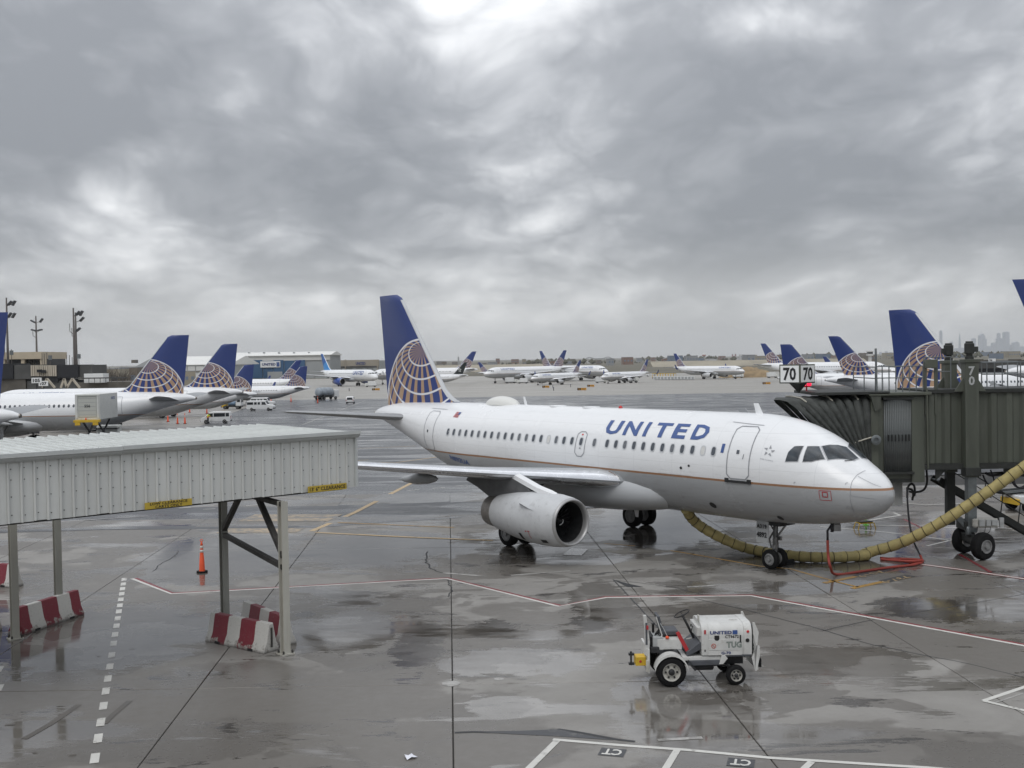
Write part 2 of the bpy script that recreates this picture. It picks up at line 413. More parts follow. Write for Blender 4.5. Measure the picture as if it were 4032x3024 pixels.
# asphalt lane beyond the slabs; its near edge wanders as in the photograph
EDGE = [G(-500, 2115), G(0, 2098), G(475, 2085), G(848, 2083), G(1250, 2078), G(1450, 2062), G(1800, 2040), G(1905, 2022), G(2300, 2000), G(2700, 1985)]
edge = [(-130, 62.0)] + [(p.x, p.y) for p in EDGE] + [(22, 72.), (60, 84.), (140, 96)]
mb = MB(); rows = [0.0, .06, .15, .3, .45, .6, .75, .9, 1.0]; Yf = 312.0
vs = []
for r in rows:
    for (x, y) in edge:
        Y = y + (Yf - y) * r; X = x * (1 + r * 2.2); vs.append((X, Y, zg(Y) + .008))
n_ = len(edge)
mb.add(vs, [(j * n_ + i, j * n_ + i + 1, (j + 1) * n_ + i + 1, (j + 1) * n_ + i) for j in range(len(rows) - 1) for i in range(n_ - 1)])
tag(mb.build('asphalt_lane', M['asphalt']), kind='structure')
sheet('taxiway', [-420, -200, 0, 200, 420], [300, 350, 400, 450, 500, 560, 612, 700, 900], -.006, M['far_concrete'])
def lay(name, poly, z, m, parent=apron):                 # thin flat patch from ground points
    return MB().add([(p[0], p[1], zg(p[1]) + z) for p in poly], [tuple(range(len(poly)))]).build(name, m, parent)
# paler gate apron beneath the parked jets on the left
o = lay('gate_apron', [G(-300, 1830), G(620, 1730), G(760, 1690), G(880, 1640), G(1010, 1590), G(1120, 1565), G(1010, 1549), G(-300, 1549)], .016, M['light_apron'], None); o['kind'] = 'structure'
o = lay('gate_apron', [G(3150, 1600), G(3400, 1585), G(4300, 1600), G(4400, 1545), G(3300, 1548)], .016, M['light_apron'], None); o['kind'] = 'structure'

def strip(name, pts, w, m, z=.006, parent=apron, side=0.0):
    """painted line along ground points; side shifts it across its run"""
    pts = [Vector((p[0], p[1], 0)) for p in pts]; L = []; R = []
    for i, p in enumerate(pts):
        d = (pts[min(i + 1, len(pts) - 1)] - pts[max(i - 1, 0)]).normalized(); n = Vector((-d.y, d.x, 0))
        L.append(p + n * (side + w / 2)); R.append(p + n * (side - w / 2))
    k = len(pts); vs = [(p.x, p.y, zg(p.y) + z) for p in L + R]
    return MB().add(vs, [(i, i + 1, k + i + 1, k + i) for i in range(k - 1)]).build(name, m, parent)
def gl(*ps): return [G(*p) for p in ps]
def gp(*ps): return [G(*pv_(*p)) for p in ps]
# red-and-white boundary lines
rw = gp((285, 1250), (370, 1283), (965, 1250), (1207, 1310), (1310, 1291), (1622, 1287), (2212, 1395), (2400, 1432))
strip('boundary_line_white', rw, .14, M['paint_white']); strip('boundary_line_red', rw, .15, M['paint_red'], .005, side=.14)
rw2 = gl((3620, 2221), (3800, 2245), (4032, 2279), (4300, 2320))
strip('boundary_line_white', rw2, .13, M['paint_white']); strip('boundary_line_red', rw2, .30, M['paint_red'], .005)
strip('red_line', gl((3777, 2182), (3902, 2254)), .14, M['paint_red'])
strip('red_line', gl((3560, 2045), (3640, 2085)), .14, M['paint_red'])
for a in (((3230, 2074), (3450, 2092), (3620, 2110), (3740, 2128)), ((3380, 2066), (3640, 2072), (3790, 2080)), ((3530, 1978), (3640, 1988), (3800, 1982)),
          ((3370, 2057), (3545, 2029), (3490, 2008)), ((3650, 2150), (3790, 2116)), ((3800, 2070), (4032, 2084), (4200, 2090))):
    strip('white_line', gl(*a), .12, M['paint_white'])
# white dashes on the left
ys_ = [1638, 1595, 1560, 1525, 1493, 1466, 1440, 1415, 1390, 1371, 1352, 1336, 1321, 1308, 1295, 1283, 1272, 1262, 1252]
a_, b_ = G(*pv_(205, 1638)), G(*pv_(268, 1252))
for k, y in enumerate(ys_):
    p = G(*pv_(205 + (268 - 205) * (1638 - y) / 386, y)); dr = (b_ - a_).normalized()
    strip('dash', [p - dr * .30, p + dr * .30], .18, M['paint_white'])
for px_ in ((-2, 1446), (-2, 1486)):
    p = G(*pv_(*px_)); strip('dash', [p - dr * .3, p + dr * .3], .18, M['paint_white'])
# yellow lead-in and stop marks by the nose wheel
strip('lead_in_line', gl((2640, 2168), (2760, 2188), (2988, 2229), (3110, 2240), (3290, 2290), (3380, 2312)), .13, M['paint_yellow'])
strip('lead_in_line', gl((2380, 2140), (2500, 2150)), .13, M['paint_yellow'])
for a, b, t0, t1 in (((3245, 2296), (3370, 2270), (3375, 2269), (3505, 2238)), ((3355, 2317), (3475, 2291), (3480, 2290), (3585, 2266))):
    strip('stop_bar', gl(a, b), .22, M['paint_yellow']); strip('stop_mark_ground', gl(t0, t1), .42, M['paint_dark'], .007)
p, q_ = G(3475, 2295), G(3575, 2271)
flat_text('stop_mark_text', '737-9', M['paint_cream'], (p + q_) / 2 + Vector((0, 0, .010)), (p - q_), Vector((0, 0, 1)).cross(p - q_), .30, apron, w=(p - q_).length)
p, q_ = G(3385, 2272), G(3475, 2250)
flat_text('stop_mark_text', 'A319', M['paint_cream'], (p + q_) / 2 + Vector((0, 0, .010)), (p - q_), Vector((0, 0, 1)).cross(p - q_), .30, apron, w=(p - q_).length)
# yellow lines on the asphalt
strip('yellow_line', gl((1640, 1892), (1400, 2017), (1227, 2092)), .30, M['paint_cream'], .014)
strip('yellow_line', gl((1240, 2097), (1600, 2115), (1942, 2129)), .22, M['paint_cream'], .014)
strip('yellow_line', gl((1330, 2058), (1560, 2068), (1790, 2078)), .13, M['paint_yellow'], .014)
strip('yellow_line', gl((1400, 1766), (1520, 1762), (1640, 1756)), .2, M['paint_cream'], .014); strip('yellow_line', gl((1400, 1820), (1560, 1822), (1720, 1800)), .25, M['paint_cream'], .014)
strip('yellow_line', gl((1400, 1815), (1450, 1811)), .2, M['paint_cream'], .014)
worn('paint_cream_worn', (.44, .34, .22), .85, under=(.16, .155, .15)); lay('yellow_block', gl((936, 2053), (1290, 2053), (1350, 2026), (1004, 2026)), .013, M['paint_cream_worn']); lay('yellow_block', gl((850, 2100), (1166, 2098), (1204, 2080), (888, 2082)), .013, M['paint_cream_worn'])
for c0 in ((1180, 600), (1430, 578), (1590, 568), (1760, 548), (1930, 530), (2080, 517), (1040, 592)):
    u, v = c0[0] * .678, 1600 + c0[1] * .678; strip('dash', gl((u, v), (u + 48, v - 3)), .16, M['paint_white'], .014)
for c0 in ((220, 885), (410, 870), (610, 852), (790, 833), (960, 818)):
    u, v = 1400 + c0[0] * .4973, 1500 + c0[1] * .4973; strip('dash', gl((u, v), (u + 48, v - 4)), .16, M['paint_white'], .014)
strip('white_line', gl((0, 2078), (230, 2055), (570, 2034)), .16, M['paint_white_worn'], .014)
strip('white_line', gl((1190, 1673), (1300, 1630), (1420, 1585), (1437, 1578)), .25, M['paint_white_worn'], .014)
strip('white_line', gl((1437, 1578), (1300, 1562)), .25, M['paint_white_worn'], .014)
# equipment boxes at the lower edge
strip('box_line', gl((2177, 2912), (2433, 2934), (2700, 2953), (3037, 2985), (3645, 3023), (3900, 3042)), .13, M['paint_white'])
for a in (((2199, 2912), (2085, 3024), (2040, 3070)), ((2667, 2953), (2623, 3024), (2600, 3070)), ((3195, 3001), (3170, 3024), (3140, 3060))): strip('box_line', gl(*a), .15, M['paint_white'], .009)
strip('box_line', gl((4200, 2650), (3872, 2760)), .13, M['paint_white']); strip('box_line', gl((3872, 2760), (4200, 2838)), .13, M['paint_white'], .009)
strip('box_line', gl((4200, 2672), (3905, 2772)), .05, M['paint_white_worn'])
for (u, v, du) in ((2411, 2963, 50), (2917, 3004, 54)):
    c0 = G(u, v); r_ = (G(u + du, v + du * .085) - c0)
    up = Vector((-r_.y, r_.x, 0)).normalized() * .22
    lay('box_label_ground', [c0 - r_ - up, c0 + r_ - up, c0 + r_ + up, c0 - r_ + up], .008, M['paint_dark'])
    flat_text('box_label', 'CT', M['paint_white'], c0 + Vector((0, 0, .009)), -r_, -up, .34, apron, w=r_.length * 1.5, bold=.03)
# worn white bars, patches, tar-sealed cracks
for a, w in ((((1743, 2256), (1917, 2270)), .17), (((2012, 2266), (2245, 2248)), .17), (((2706, 2312), (2829, 2305)), .16), (((2590, 2915), (2765, 2905)), .14)): strip('worn_bar', gl(*a), w, M['paint_white_worn'], .007)
def crack(pts, w, m='tar', jag=.05):
    ps = []
    for i in range(len(pts) - 1):
        for k in range(5): ps.append(pts[i].lerp(pts[i + 1], k / 5) + (Vector((random.uniform(-jag, jag), random.uniform(-jag, jag), 0)) if k else Vector()))
    return strip('sealed_crack', ps + [pts[-1]], w, M[m], .004)
crack(gl((2414, 2282), (2500, 2375), (2600, 2480)), .05, jag=.02); crack(gl((1768, 2280), (1766, 2300), (1780, 2325), (1765, 2350)), .05)
crack(gl((1684, 2172), (1676, 2205), (1690, 2235), (1745, 2256)), .07, jag=.08)
crack(gl((2735, 2355), (2950, 2405), (3240, 2480), (3440, 2540), (3840, 2620), (4032, 2668)), .045, jag=.03)
crack(gl((3240, 2484), (3480, 2430), (3720, 2395), (4032, 2340)), .04, jag=.03); crack(gl((2415, 2284), (2640, 2310), (2760, 2340)), .04, jag=.03)
crack(gl((700, 2170), (690, 2190), (640, 2215), (600, 2250)), .05, jag=.06); crack(gl((1790, 2885), (2130, 2878), (2200, 2872), (2500, 2920)), .10, jag=.04)
lay('tar_patch', gl((2415, 2283), (2480, 2300), (2535, 2312), (2470, 2312)), .006, M['tar'])
lay('tar_patch', gl((1890, 2884), (2100, 2876), (2190, 2872), (2420, 2915), (2200, 2900), (2080, 2894)), .005, M['paint_dark'])
def disc(name, u, v, r, m, z=.006):
    c0 = G(u, v); return lay(name, [(c0.x + r * math.cos(a * pi / 9) * random.uniform(.85, 1.1), c0.y + r * math.sin(a * pi / 9) * random.uniform(.85, 1.1)) for a in range(18)], z, m)
disc('concrete_plug', 1776, 2692, .24, M['paint_white_worn'], .007); disc('concrete_plug', 1965, 2674, .13, M['paint_white_worn'])
# steel hatch plate in front of the engine
c0 = [G(2216, 2186), G(2290, 2188), G(2316, 2163), G(2248, 2160)]
MB().prism([(p.x, p.y) for p in c0], lambda a, b, d: (a, b, d), .003, .016).build('hatch_plate', mat('plate_steel', (.5, .5, .5), .25, metal=.6, var=.1, scale=5), apron)
c0 = G(1614, 2984); mb = MB()
rg = [Vector((c0.x + .16 * math.cos(a) * random.uniform(.5, 1), c0.y + .16 * math.sin(a) * random.uniform(.5, 1.1), .01 + random.uniform(0, .05))) for a in [k * pi / 5 for k in range(10)]]
mb.add([c0 + Vector((0, 0, .05))] + rg, [(0, k + 1, (k + 1) % 10 + 1) for k in range(10)])
o = mb.build('paper_scrap', mat('paper', (.75, .76, .82), .7)); md = o.modifiers.new('s', 'SOLIDIFY'); md.thickness = .004
tag(o, 'crumpled white scrap of paper lying on the wet concrete near the bottom edge', 'litter')

# tyre marks and drips on the near slabs
mat('damp_mark', (.095, .084, .072), .4, var=.2, scale=1)
for a, w in ((((95, 2910), (200, 2850), (310, 2775)), .16), (((410, 2850), (450, 2810), (510, 2760)), .15), (((20, 2855), (60, 2852)), .12), (((130, 2966), (145, 2962)), .12), (((270, 2975), (300, 2972)), .09), (((510, 2556), (530, 2555)), .05), (((380, 2585), (395, 2584)), .05)): strip('tyre_mark', gl(*a), w, M['damp_mark'], .005)
# ------------------------------------------------------------------ airliners
# fuselage table: distance behind nose, belly height, crown height, half width
PR = [(0, 3.18, 3.22, .03), (.06, 2.98, 3.44, .25), (.2, 2.78, 3.66, .45), (.45, 2.56, 3.92, .72), (.8, 2.38, 4.16, .98), (1.2, 2.24, 4.40, 1.2), (1.6, 2.14, 4.68, 1.36), (2.0, 2.06, 4.95, 1.49), (2.5, 1.99, 5.22, 1.62), (3.1, 1.92, 5.48, 1.74), (3.8, 1.86, 5.70, 1.84), (4.6, 1.80, 5.85, 1.91), (5.5, 1.77, 5.92, 1.955), (6.5, 1.76, 5.93, 1.975), (22.0, 1.76, 5.93, 1.975), (23.5, 1.93, 5.93, 1.93), (25, 2.30, 5.93, 1.83), (27, 2.95, 5.92, 1.6), (29, 3.60, 5.88, 1.28), (31, 4.20, 5.80, .88), (32.5, 4.6, 5.62, .55), (33.5, 4.84, 5.42, .32), (33.95, 4.95, 5.22, .16)]
def sec(x):
    x = max(0.0, min(33.95, x))
    for i in range(len(PR) - 1):
        if PR[i][0] <= x <= PR[i + 1][0]: break
    p0, p1, p2, p3 = PR[max(i - 1, 0)], PR[i], PR[i + 1], PR[min(i + 2, len(PR) - 1)]
    h = p2[0] - p1[0]; u = (x - p1[0]) / h; r = []
    for k in (1, 2, 3):
        def sl(a, b, c):
            d0 = (b[k] - a[k]) / max(b[0] - a[0], 1e-6); d1 = (c[k] - b[k]) / max(c[0] - b[0], 1e-6)
            return 0.0 if d0 * d1 <= 0 else 2 * d0 * d1 / (d0 + d1)
        m1 = sl(p0, p1, p2) if i else (p2[k] - p1[k]) / h; m2 = sl(p1, p2, p3) if i + 2 < len(PR) else (p2[k] - p1[k]) / h
        r.append((2 * u ** 3 - 3 * u * u + 1) * p1[k] + (u ** 3 - 2 * u * u + u) * h * m1 + (-2 * u ** 3 + 3 * u * u) * p2[k] + (u ** 3 - u * u) * h * m2)
    return r
def skin(x, th, off=0.0, side=1, st=0.0):
    """point of the skin at station x and angle th (0 = side, +90 = crown); side 1 = starboard"""
    b, tp, hw = sec(x); cz, h = (b + tp) / 2, (tp - b) / 2
    y, z = hw * math.cos(th), h * math.sin(th); n = Vector((0, y / hw ** 2, z / h ** 2)).normalized() * off
    X = x + (st if x > 14 else 0.0)
    return Vector((-X, -side * (y + n.y), cz + z + n.z))
def th_of(x, z, y=None):
    b, tp, hw = sec(x); cz, h = (b + tp) / 2, (tp - b) / 2
    s = max(-1, min(1, (z - cz) / h))
    return math.asin(s) if y is None else math.atan2(s, y / hw)
def skin_poly(pts, off, side=1, n=4, st=0.0):
    """filled patch on the skin, corners (x, th)"""
    k = len(pts); P = []
    for i in range(k):
        a, b = pts[i], pts[(i + 1) % k]
        for j in range(3): P.append((a[0] + (b[0] - a[0]) * j / 3, a[1] + (b[1] - a[1]) * j / 3))
    cx, ct = sum(p[0] for p in P) / len(P), sum(p[1] for p in P) / len(P); K = len(P)
    vs = [skin(cx, ct, off, side, st)]; fs = []
    for r in range(1, n + 1):
        for p in P: vs.append(skin(cx + (p[0] - cx) * r / n, ct + (p[1] - ct) * r / n, off, side, st))
    for i in range(K): fs.append((0, 1 + i, 1 + (i + 1) % K))
    for r in range(n - 1):
        for i in range(K): a, b = 1 + r * K + i, 1 + r * K + (i + 1) % K; fs.append((a, a + K, b + K, b))
    return vs, fs
def skin_line(pts, w, off, side=1, closed=False, sub=5, st=0.0):
    """thin line drawn on the skin through (x, z) points, kept w wide"""
    P = []; n = len(pts)
    for i in range(n if closed else n - 1):
        a, b = pts[i], pts[(i + 1) % n]
        for j in range(sub): P.append((a[0] + (b[0] - a[0]) * j / sub, a[1] + (b[1] - a[1]) * j / sub))
    if not closed: P.append(pts[-1])
    Q = [skin(x, th_of(x, z), off, side, st) for x, z in P]; K = len(Q); vs = []; fs = []
    for i in range(K):
        d = (Q[(i + 1) % K] - Q[i - 1]) if closed else (Q[min(i + 1, K - 1)] - Q[max(i - 1, 0)])
        x, z = P[i]; nn = (skin(x, th_of(x, z), off + .5, side, st) - Q[i]).normalized(); s_ = d.normalized().cross(nn) * (w / 2)
        vs += [Q[i] + s_, Q[i] - s_]
    for i in range(K if closed else K - 1):
        a, b = 2 * i, 2 * ((i + 1) % K); fs.append((a, b, b + 1, a + 1))
    return vs, fs

def livery_fuselage(name, white=(.80, .81, .82), belly=(.40, .41, .42), stripe=True, zs=3.46):
    m = D.materials.new(name); m.use_nodes = True; tr = m.node_tree; p = tr.nodes['Principled BSDF']
    g = tr.nodes.new('ShaderNodeTexCoord').outputs['Object']; x, y, z = sep(tr, g)
    n = noise(tr, g, .8, 6, .6); nf = noise(tr, comb(tr, x * .5, y, z * 3.0), 2.5, 6, .6)
    c = mixc(tr, z.lt(zs), white, belly)
    if stripe:
        c = mixc(tr, (z - zs).m('ABSOLUTE').lt(.042), c, (.33, .18, .10))
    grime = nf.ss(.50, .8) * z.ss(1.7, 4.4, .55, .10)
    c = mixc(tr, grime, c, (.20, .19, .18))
    # skin panel joints, every 2.1 m along the barrel and along the stringer line
    j = (x / 2.13).m('FRACT'); seam = (j - .5).m('ABSOLUTE').gt(.4965) * .26
    for zz in (2.42, 3.98, 5.28): seam = seam.mx((z - zz).m('ABSOLUTE').lt(.009) * .20)
    c = mixc(tr, seam, c, (.35, .36, .37))
    tr.links.new(c, p.inputs['Base Color'])
    tr.links.new((n * .12 + .20).k, p.inputs['Roughness']); p.inputs['Coat Weight'].default_value = .2; p.inputs['Coat Roughness'].default_value = .18
    bn = tr.nodes.new('ShaderNodeBump'); bn.inputs['Strength'].default_value = .09; bn.inputs['Distance'].default_value = .05
    tr.links.new(noise(tr, comb(tr, x * 1.4, y, z), 1.0, 2, .5).k, bn.inputs['Height']); tr.links.new(bn.outputs[0], p.inputs['Normal'])
    M[name] = m; return m
livery_fuselage('fuselage_paint'); livery_fuselage('fuselage_new', belly=(.62, .63, .65), stripe=False, zs=2.6)
def globe_material():
    """blue fin with the gold and white globe print; UV is centred on the globe, one unit = its radius"""
    m = D.materials.new('fin_globe'); m.use_nodes = True; tr = m.node_tree; p = tr.nodes['Principled BSDF']
    uv = tr.nodes.new('ShaderNodeUVMap'); uv.uv_map = 'UVMap'; a, b, _ = sep(tr, uv.outputs[0])
    r2 = a * a + b * b; r = r2.m('SQRT'); c = (1.0 - r2).mx(0.0).m('SQRT')
    T, C = .83, .557
    pz = b * T + c * C; py = c * T - b * C                       # globe axis, and the direction to the viewer
    lon = a.m('ARCTAN2', py * -1.0); lat = pz.mn(1.0).m('ARCCOSINE')
    lon2 = a.m('ARCTAN2', (b * C - c * T) * -1.0)
    f = (lon2 * (1 / .285) + 20.5).m('FRACT')
    gold = f.lt((a * .34 + .42).clamp())
    inside = r.lt(1.0)
    col = mixc(tr, gold * inside, (.013, .036, .175), (.42, .275, .175))
    k = (lat - .314) * (1 / .226); fr = (k + .5).m('FRACT') - .5
    wl = (fr.m('ABSOLUTE') * .226).lt(.0145) * k.gt(-.4) * inside
    rim = (r - 1.0).m('ABSOLUTE').lt(.014)
    col = mixc(tr, wl.mx(rim), col, (.72, .72, .74))
    nz = noise(tr, uv.outputs[0], 3.0, 6, .6)
    col = mixc(tr, nz.ss(.5, .8) * .12, col, (.10, .11, .14))
    tr.links.new(col, p.inputs['Base Color']); p.inputs['Roughness'].default_value = .34; p.inputs['Coat Weight'].default_value = .3
    M['fin_globe'] = m
globe_material()
def fin_new():
    m = D.materials.new('fin_new_blue'); m.use_nodes = True; tr = m.node_tree; p = tr.nodes['Principled BSDF']
    uv = tr.nodes.new('ShaderNodeUVMap'); uv.uv_map = 'UVMap'; a, b, _ = sep(tr, uv.outputs[0])
    r = (a * a + b * b).m('SQRT'); th = a.m('ARCTAN2', b)
    rays = ((th * 4.4).m('FRACT')).lt(.5) * r.lt(1.0)
    col = mixc(tr, r.lt(1.0), (.02, .12, .40), (.05, .30, .68)); col = mixc(tr, rays * .45, col, (.02, .16, .48))
    tr.links.new(col, p.inputs['Base Color']); p.inputs['Roughness'].default_value = .35; M['fin_new_blue'] = m
fin_new()
mat('pylon_dark', (.10, .102, .105), .5, var=.2, scale=2, dirt=.3); mat('fin_black', (.012, .018, .018), .35); mat('nacelle_blue', (.015, .06, .30), .35, coat=.3)
mat('nacelle_white', (.53, .54, .55), .36, var=.07, scale=1.2, dirt=.25)

AIRFOIL = [(0, 0), (.012, .028), (.04, .052), (.10, .074), (.2, .090), (.32, .094), (.5, .078), (.72, .046), (1, .004)]
def foil_ring(le, chord, z, y, tr_, lo=.72, grow=0.0, xmax=1.0):
    top = [(a, b) for a, b in AIRFOIL if a <= xmax + 1e-6]
    up = [Vector((-(le + a * chord), -y, z + b * chord * tr_ + grow - a * chord * .045)) for a, b in top]
    dn = [Vector((-(le + a * chord), -y, z - b * chord * tr_ * lo - grow - a * chord * .045)) for a, b in top[1:]]
    return up[::-1] + dn
def wing_mesh(secs, side, **k):
    """secs: (y, leading edge, chord, z, thickness)"""
    return [foil_ring(le, c, z, y * side, t_, **k) for (y, le, c, z, t_) in secs]
WING = [(1.0, 10.95, 6.9, 2.92, .92), (1.98, 11.45, 6.25, 3.0, .88), (4.2, 12.62, 5.1, 3.24, .8), (6.4, 13.78, 4.0, 3.47, .72), (11.5, 16.45, 2.85, 4.01, .68), (16.4, 19.0, 1.75, 4.53, .62), (17.05, 19.55, 1.25, 4.60, .5)]
STAB = [(.3, 28.75, 3.6, 5.00, .75), (1.2, 29.25, 3.2, 5.08, .75), (6.3, 31.75, 1.5, 5.50, .7), (6.75, 32.1, 1.05, 5.53, .5)]
FIN_P = [(26.6, 5.75), (25.2, 5.95), (26.0, 6.12), (26.79, 6.54), (27.46, 7.42), (29.23, 9.56), (30.85, 11.62), (31.12, 11.86), (31.75, 11.93), (33.38, 11.95), (32.66, 5.55)]
def sweep_fin(mb, pts_front, pts_back, z0, z1, thick, n=10, uvs=None):
    pass

class Air:
    """builds one kind of airliner; unit scale is the narrow-body, `st` metres of extra barrel"""
    def __init__(s, root, st=0.0, hi=False, livery='globe', winglet=False, eng=1.0, titles=True, gear=True, rake=False):
        s.r, s.st, s.hi = root, st, hi; s.livery = livery; s.rake = rake
        s.w0 = st * .5                               # wing and gear shift with half the stretch
        s.fuselage(); s.fin(); s.stabs(); s.wings(winglet); s.engines(eng)
        if gear: s.gear()
        if not hi: s.windows_simple(titles)
    def W(s, v): return Vector((v[0] - s.w0, v[1], v[2]))
    def T(s, v): return Vector((v[0] - s.st, v[1], v[2]))
    def fuselage(s):
        n = 64 if s.hi else 28
        xs = [0, .02, .06, .12, .2, .32, .45, .6, .8, 1, 1.2, 1.4, 1.6, 1.8, 2, 2.25, 2.5, 2.8, 3.1, 3.45, 3.8, 4.2, 4.6, 5, 5.5, 6, 6.5, 10, 13.99, 14.01, 18, 21, 22, 22.8, 23.5, 24.2, 25, 26, 27, 28, 29, 30, 31, 31.8, 32.5, 33, 33.5, 33.8, 33.95]
        if not s.hi: xs = xs[::2] if False else xs
        rings = [[skin(x, 2 * pi * k / n, 0, 1, s.st) for k in range(n)] for x in xs]
        m = M['fuselage_new'] if s.livery == 'new' else M['fuselage_paint']
        MB().loft(rings).build('fuselage', m, s.r, smooth=50)
        mb = MB(); mb.lathe([(0, .15), (.12, .14), (.12, .11), (.02, .10)], s.T(Vector((-33.93, 0, 5.09))), (-1, 0, .14), 16); mb.build('exhaust_outlet', M['hot_metal'], s.r, smooth=40)
        # belly fairing round the wing roots
        rings = []; N = 30
        for i in range(15):
            u = i / 14; x = 9.2 + u * 10.6; f = math.sin(pi * min(1, max(0, u))) ** .55 if 0 < u < 1 else 0
            hw, zc_, hh = 1.35 + .84 * f, 2.62 - .08 * f, .50 + .55 * f
            rings.append([s.W(Vector((-x, -hw * math.copysign(abs(math.cos(a)) ** .8, math.cos(a)), zc_ + hh * math.copysign(abs(math.sin(a)) ** .85, math.sin(a))))) for a in [2 * pi * k / N for k in range(N)]])
        MB().loft(rings).build('belly_fairing', M['plane_grey'], s.r, smooth=True)
    def fin(s):
        def section(z, le, te, thick, te_only=None):
            c = te - le
            pts = [(0, 0), (.02, .30), (.08, .62), (.2, .92), (.35, 1.0), (.6, .72), (.8, .36), (1, .03)]
            up = [Vector((-(le + a * c), -b * thick, z)) for a, b in pts]; dn = [Vector((-(le + a * c), b * thick, z)) for a, b in pts[1:]]
            return up[::-1] + dn
        def le_at(z):
            if z < 6.6: return [25.1, 25.9, 26.45, 26.80][0] + (26.80 - 25.1) * ((z - 5.9) / .7) ** .55 if z > 5.9 else 25.1
            return 26.80 + (z - 6.6) / (11.62 - 6.6) * ((31.4 if s.rake else 30.85) - 26.80)
        def te_at(z): return (31.0 + (z - 5.6) / 6.35 * 2.5) if s.rake else (32.62 + (z - 5.6) / 6.35 * .76)
        mats = {'globe': 'fin_globe', 'new': 'fin_new_blue', 'star': 'fin_black'}
        hinge = lambda z: te_at(z) - 1.0 - .85 * (11.95 - z) / 6.3      # rudder hinge line
        zs = [5.45, 5.95, 6.1, 6.3, 6.6, 7.2, 8, 9, 10, 11, 11.5, 11.75, 11.88, 11.94]
        R1, R2, R3 = [], [], []
        for z in zs:
            k = 0 if z < 11.7 else (z - 11.7) * 1.6
            le, te = (le_at(z) if z > 5.9 else 25.3) + k, te_at(z)
            th = .30 - (z - 5.5) / 6.5 * .14; th *= (1 - max(0, z - 11.75) * 2.2)
            R1.append(section(z, le, te - .01, th))
        def uvd(o, cx=28.85, cz=5.5, R=3.85):
            me = o.data; l = me.uv_layers.new(name='UVMap')
            for lp in me.loops:
                v = me.vertices[lp.vertex_index].co; l.data[lp.index].uv = ((-v.x - s.st - cx) / R, (v.z - cz) / R)
        mb = MB().loft([[s.T(p) for p in r] for r in R1]); o = mb.build('fin', M[mats[s.livery]], s.r, smooth=40)
        uvd(o) if s.livery != 'new' else uvd(o, 28.2, 4.6, 4.3)
        # rudder, swung a little, proud of the fin behind the hinge line
        if s.hi:
            RR = []
            for z in (5.78, 7, 8.2, 9.4, 10.6, 11.6, 11.90):
                h, te = hinge(z), te_at(z) + .02; th = .135 - (z - 5.5) / 6.5 * .05
                RR.append([s.T(Vector((-(h + a * (te - h)), b * th + a * .16, z))) for a, b in ((0, .85), (.03, 1.25), (.5, .95), (1, .06), (1, -.06), (.5, -.95), (.03, -1.25), (0, -.85))])
            o = MB().loft(RR).build('rudder', M[mats[s.livery]], s.r, smooth=35); uvd(o)
        # pale leading edge
        LE = []
        for z in (5.95, 6.05, 6.2, 6.6, 7.2, 8, 9, 10, 11, 11.62):
            le = le_at(z); w = .34 if z < 6.5 else .17; g = .02; th = (.30 - (z - 5.5) / 6.5 * .14) * .42
            LE.append([s.T(Vector((-(le - g + a), b, z))) for a, b in ((0, 0), (w * .25, th * .62), (w, th * 1.3 + .008), (w, -th * 1.3 - .008), (w * .25, -th * .62))])
        MB().loft(LE).build('fin_leading_edge', M['plane_grey'] if s.livery == 'globe' else M['white_paint'], s.r, smooth=60)
        if s.livery == 'star':
            for sd_ in (1, -1):
                mb = MB()
                for k in range(5):
                    a = k * 2 * pi / 5; cx, cz = 29.6 + .55 * math.sin(a), 8.0 + .75 * math.cos(a)
                    mb.add([s.T(Vector((-(cx + .34 * math.sin(a + q)), -.34 * sd_, cz + .42 * math.cos(a + q)))) for q in (0, 2.3, 3.9)], [(0, 1, 2)])
                mb.build('star_mark', M['sign_white'], s.r)
    def stabs(s):
        for sd_ in (1, -1):
            MB().loft([[s.T(p) for p in r] for r in wing_mesh(STAB, sd_)]).build('stabilizer', [M['wing_under']], s.r, smooth=35)
    def wings(s, winglet):
        for sd_ in (1, -1):
            w = MB().loft([[s.W(p) for p in r] for r in wing_mesh(WING, sd_)]).build('wing', M['wing_top'], s.r, smooth=35)
            MB().loft([[s.W(p) for p in r] for r in wing_mesh(WING[1:-1], sd_, grow=.014, xmax=.11)]).build('slat', M['bare_metal'], w, smooth=35)
            for y, le, L_ in ((7.7, 16.5, 3.0), (12.0, 18.4, 2.4), (15.7, 19.4, 1.6)):
                z = 2.92 + (y - 1.98) * .106; mb = MB()
                mb.lathe([(0, .02), (.25, .14), (.8, .22), (L_ * .55, .24), (L_ * .85, .13), (L_, .02)], s.W(Vector((-le, -sd_ * y, z - .34))), (-1, 0, -.08), 12)
                mb.build('flap_fairing', M['wing_under'], w, smooth=True)
            if winglet:
                ry = [(17.0, 19.5, 1.4, 4.58, .4), (17.4, 19.8, 1.2, 4.95, .4), (17.9, 20.7, .6, 6.8, .4)]
                rr = []
                for (y, le, c, z, t_) in ry: rr.append([s.W(Vector((-(le + a * c), -sd_ * (y + b * .1), z))) for a, b in ((0, 0), (.3, .9), (1, 0), (.3, -.9))])
                MB().loft(rr).build('winglet', M['blue_paint'] if s.livery != 'star' else M['fin_black'], w)
            else:
                mb = MB(); mb.prism([(19.6, 4.35), (20.7, 4.2), (21.0, 5.0), (20.5, 5.05)], lambda a, b, d: s.W(Vector((-a, -sd_ * d, b))), 17.02, 17.08); mb.build('wing_fence', M['wing_top'], w)
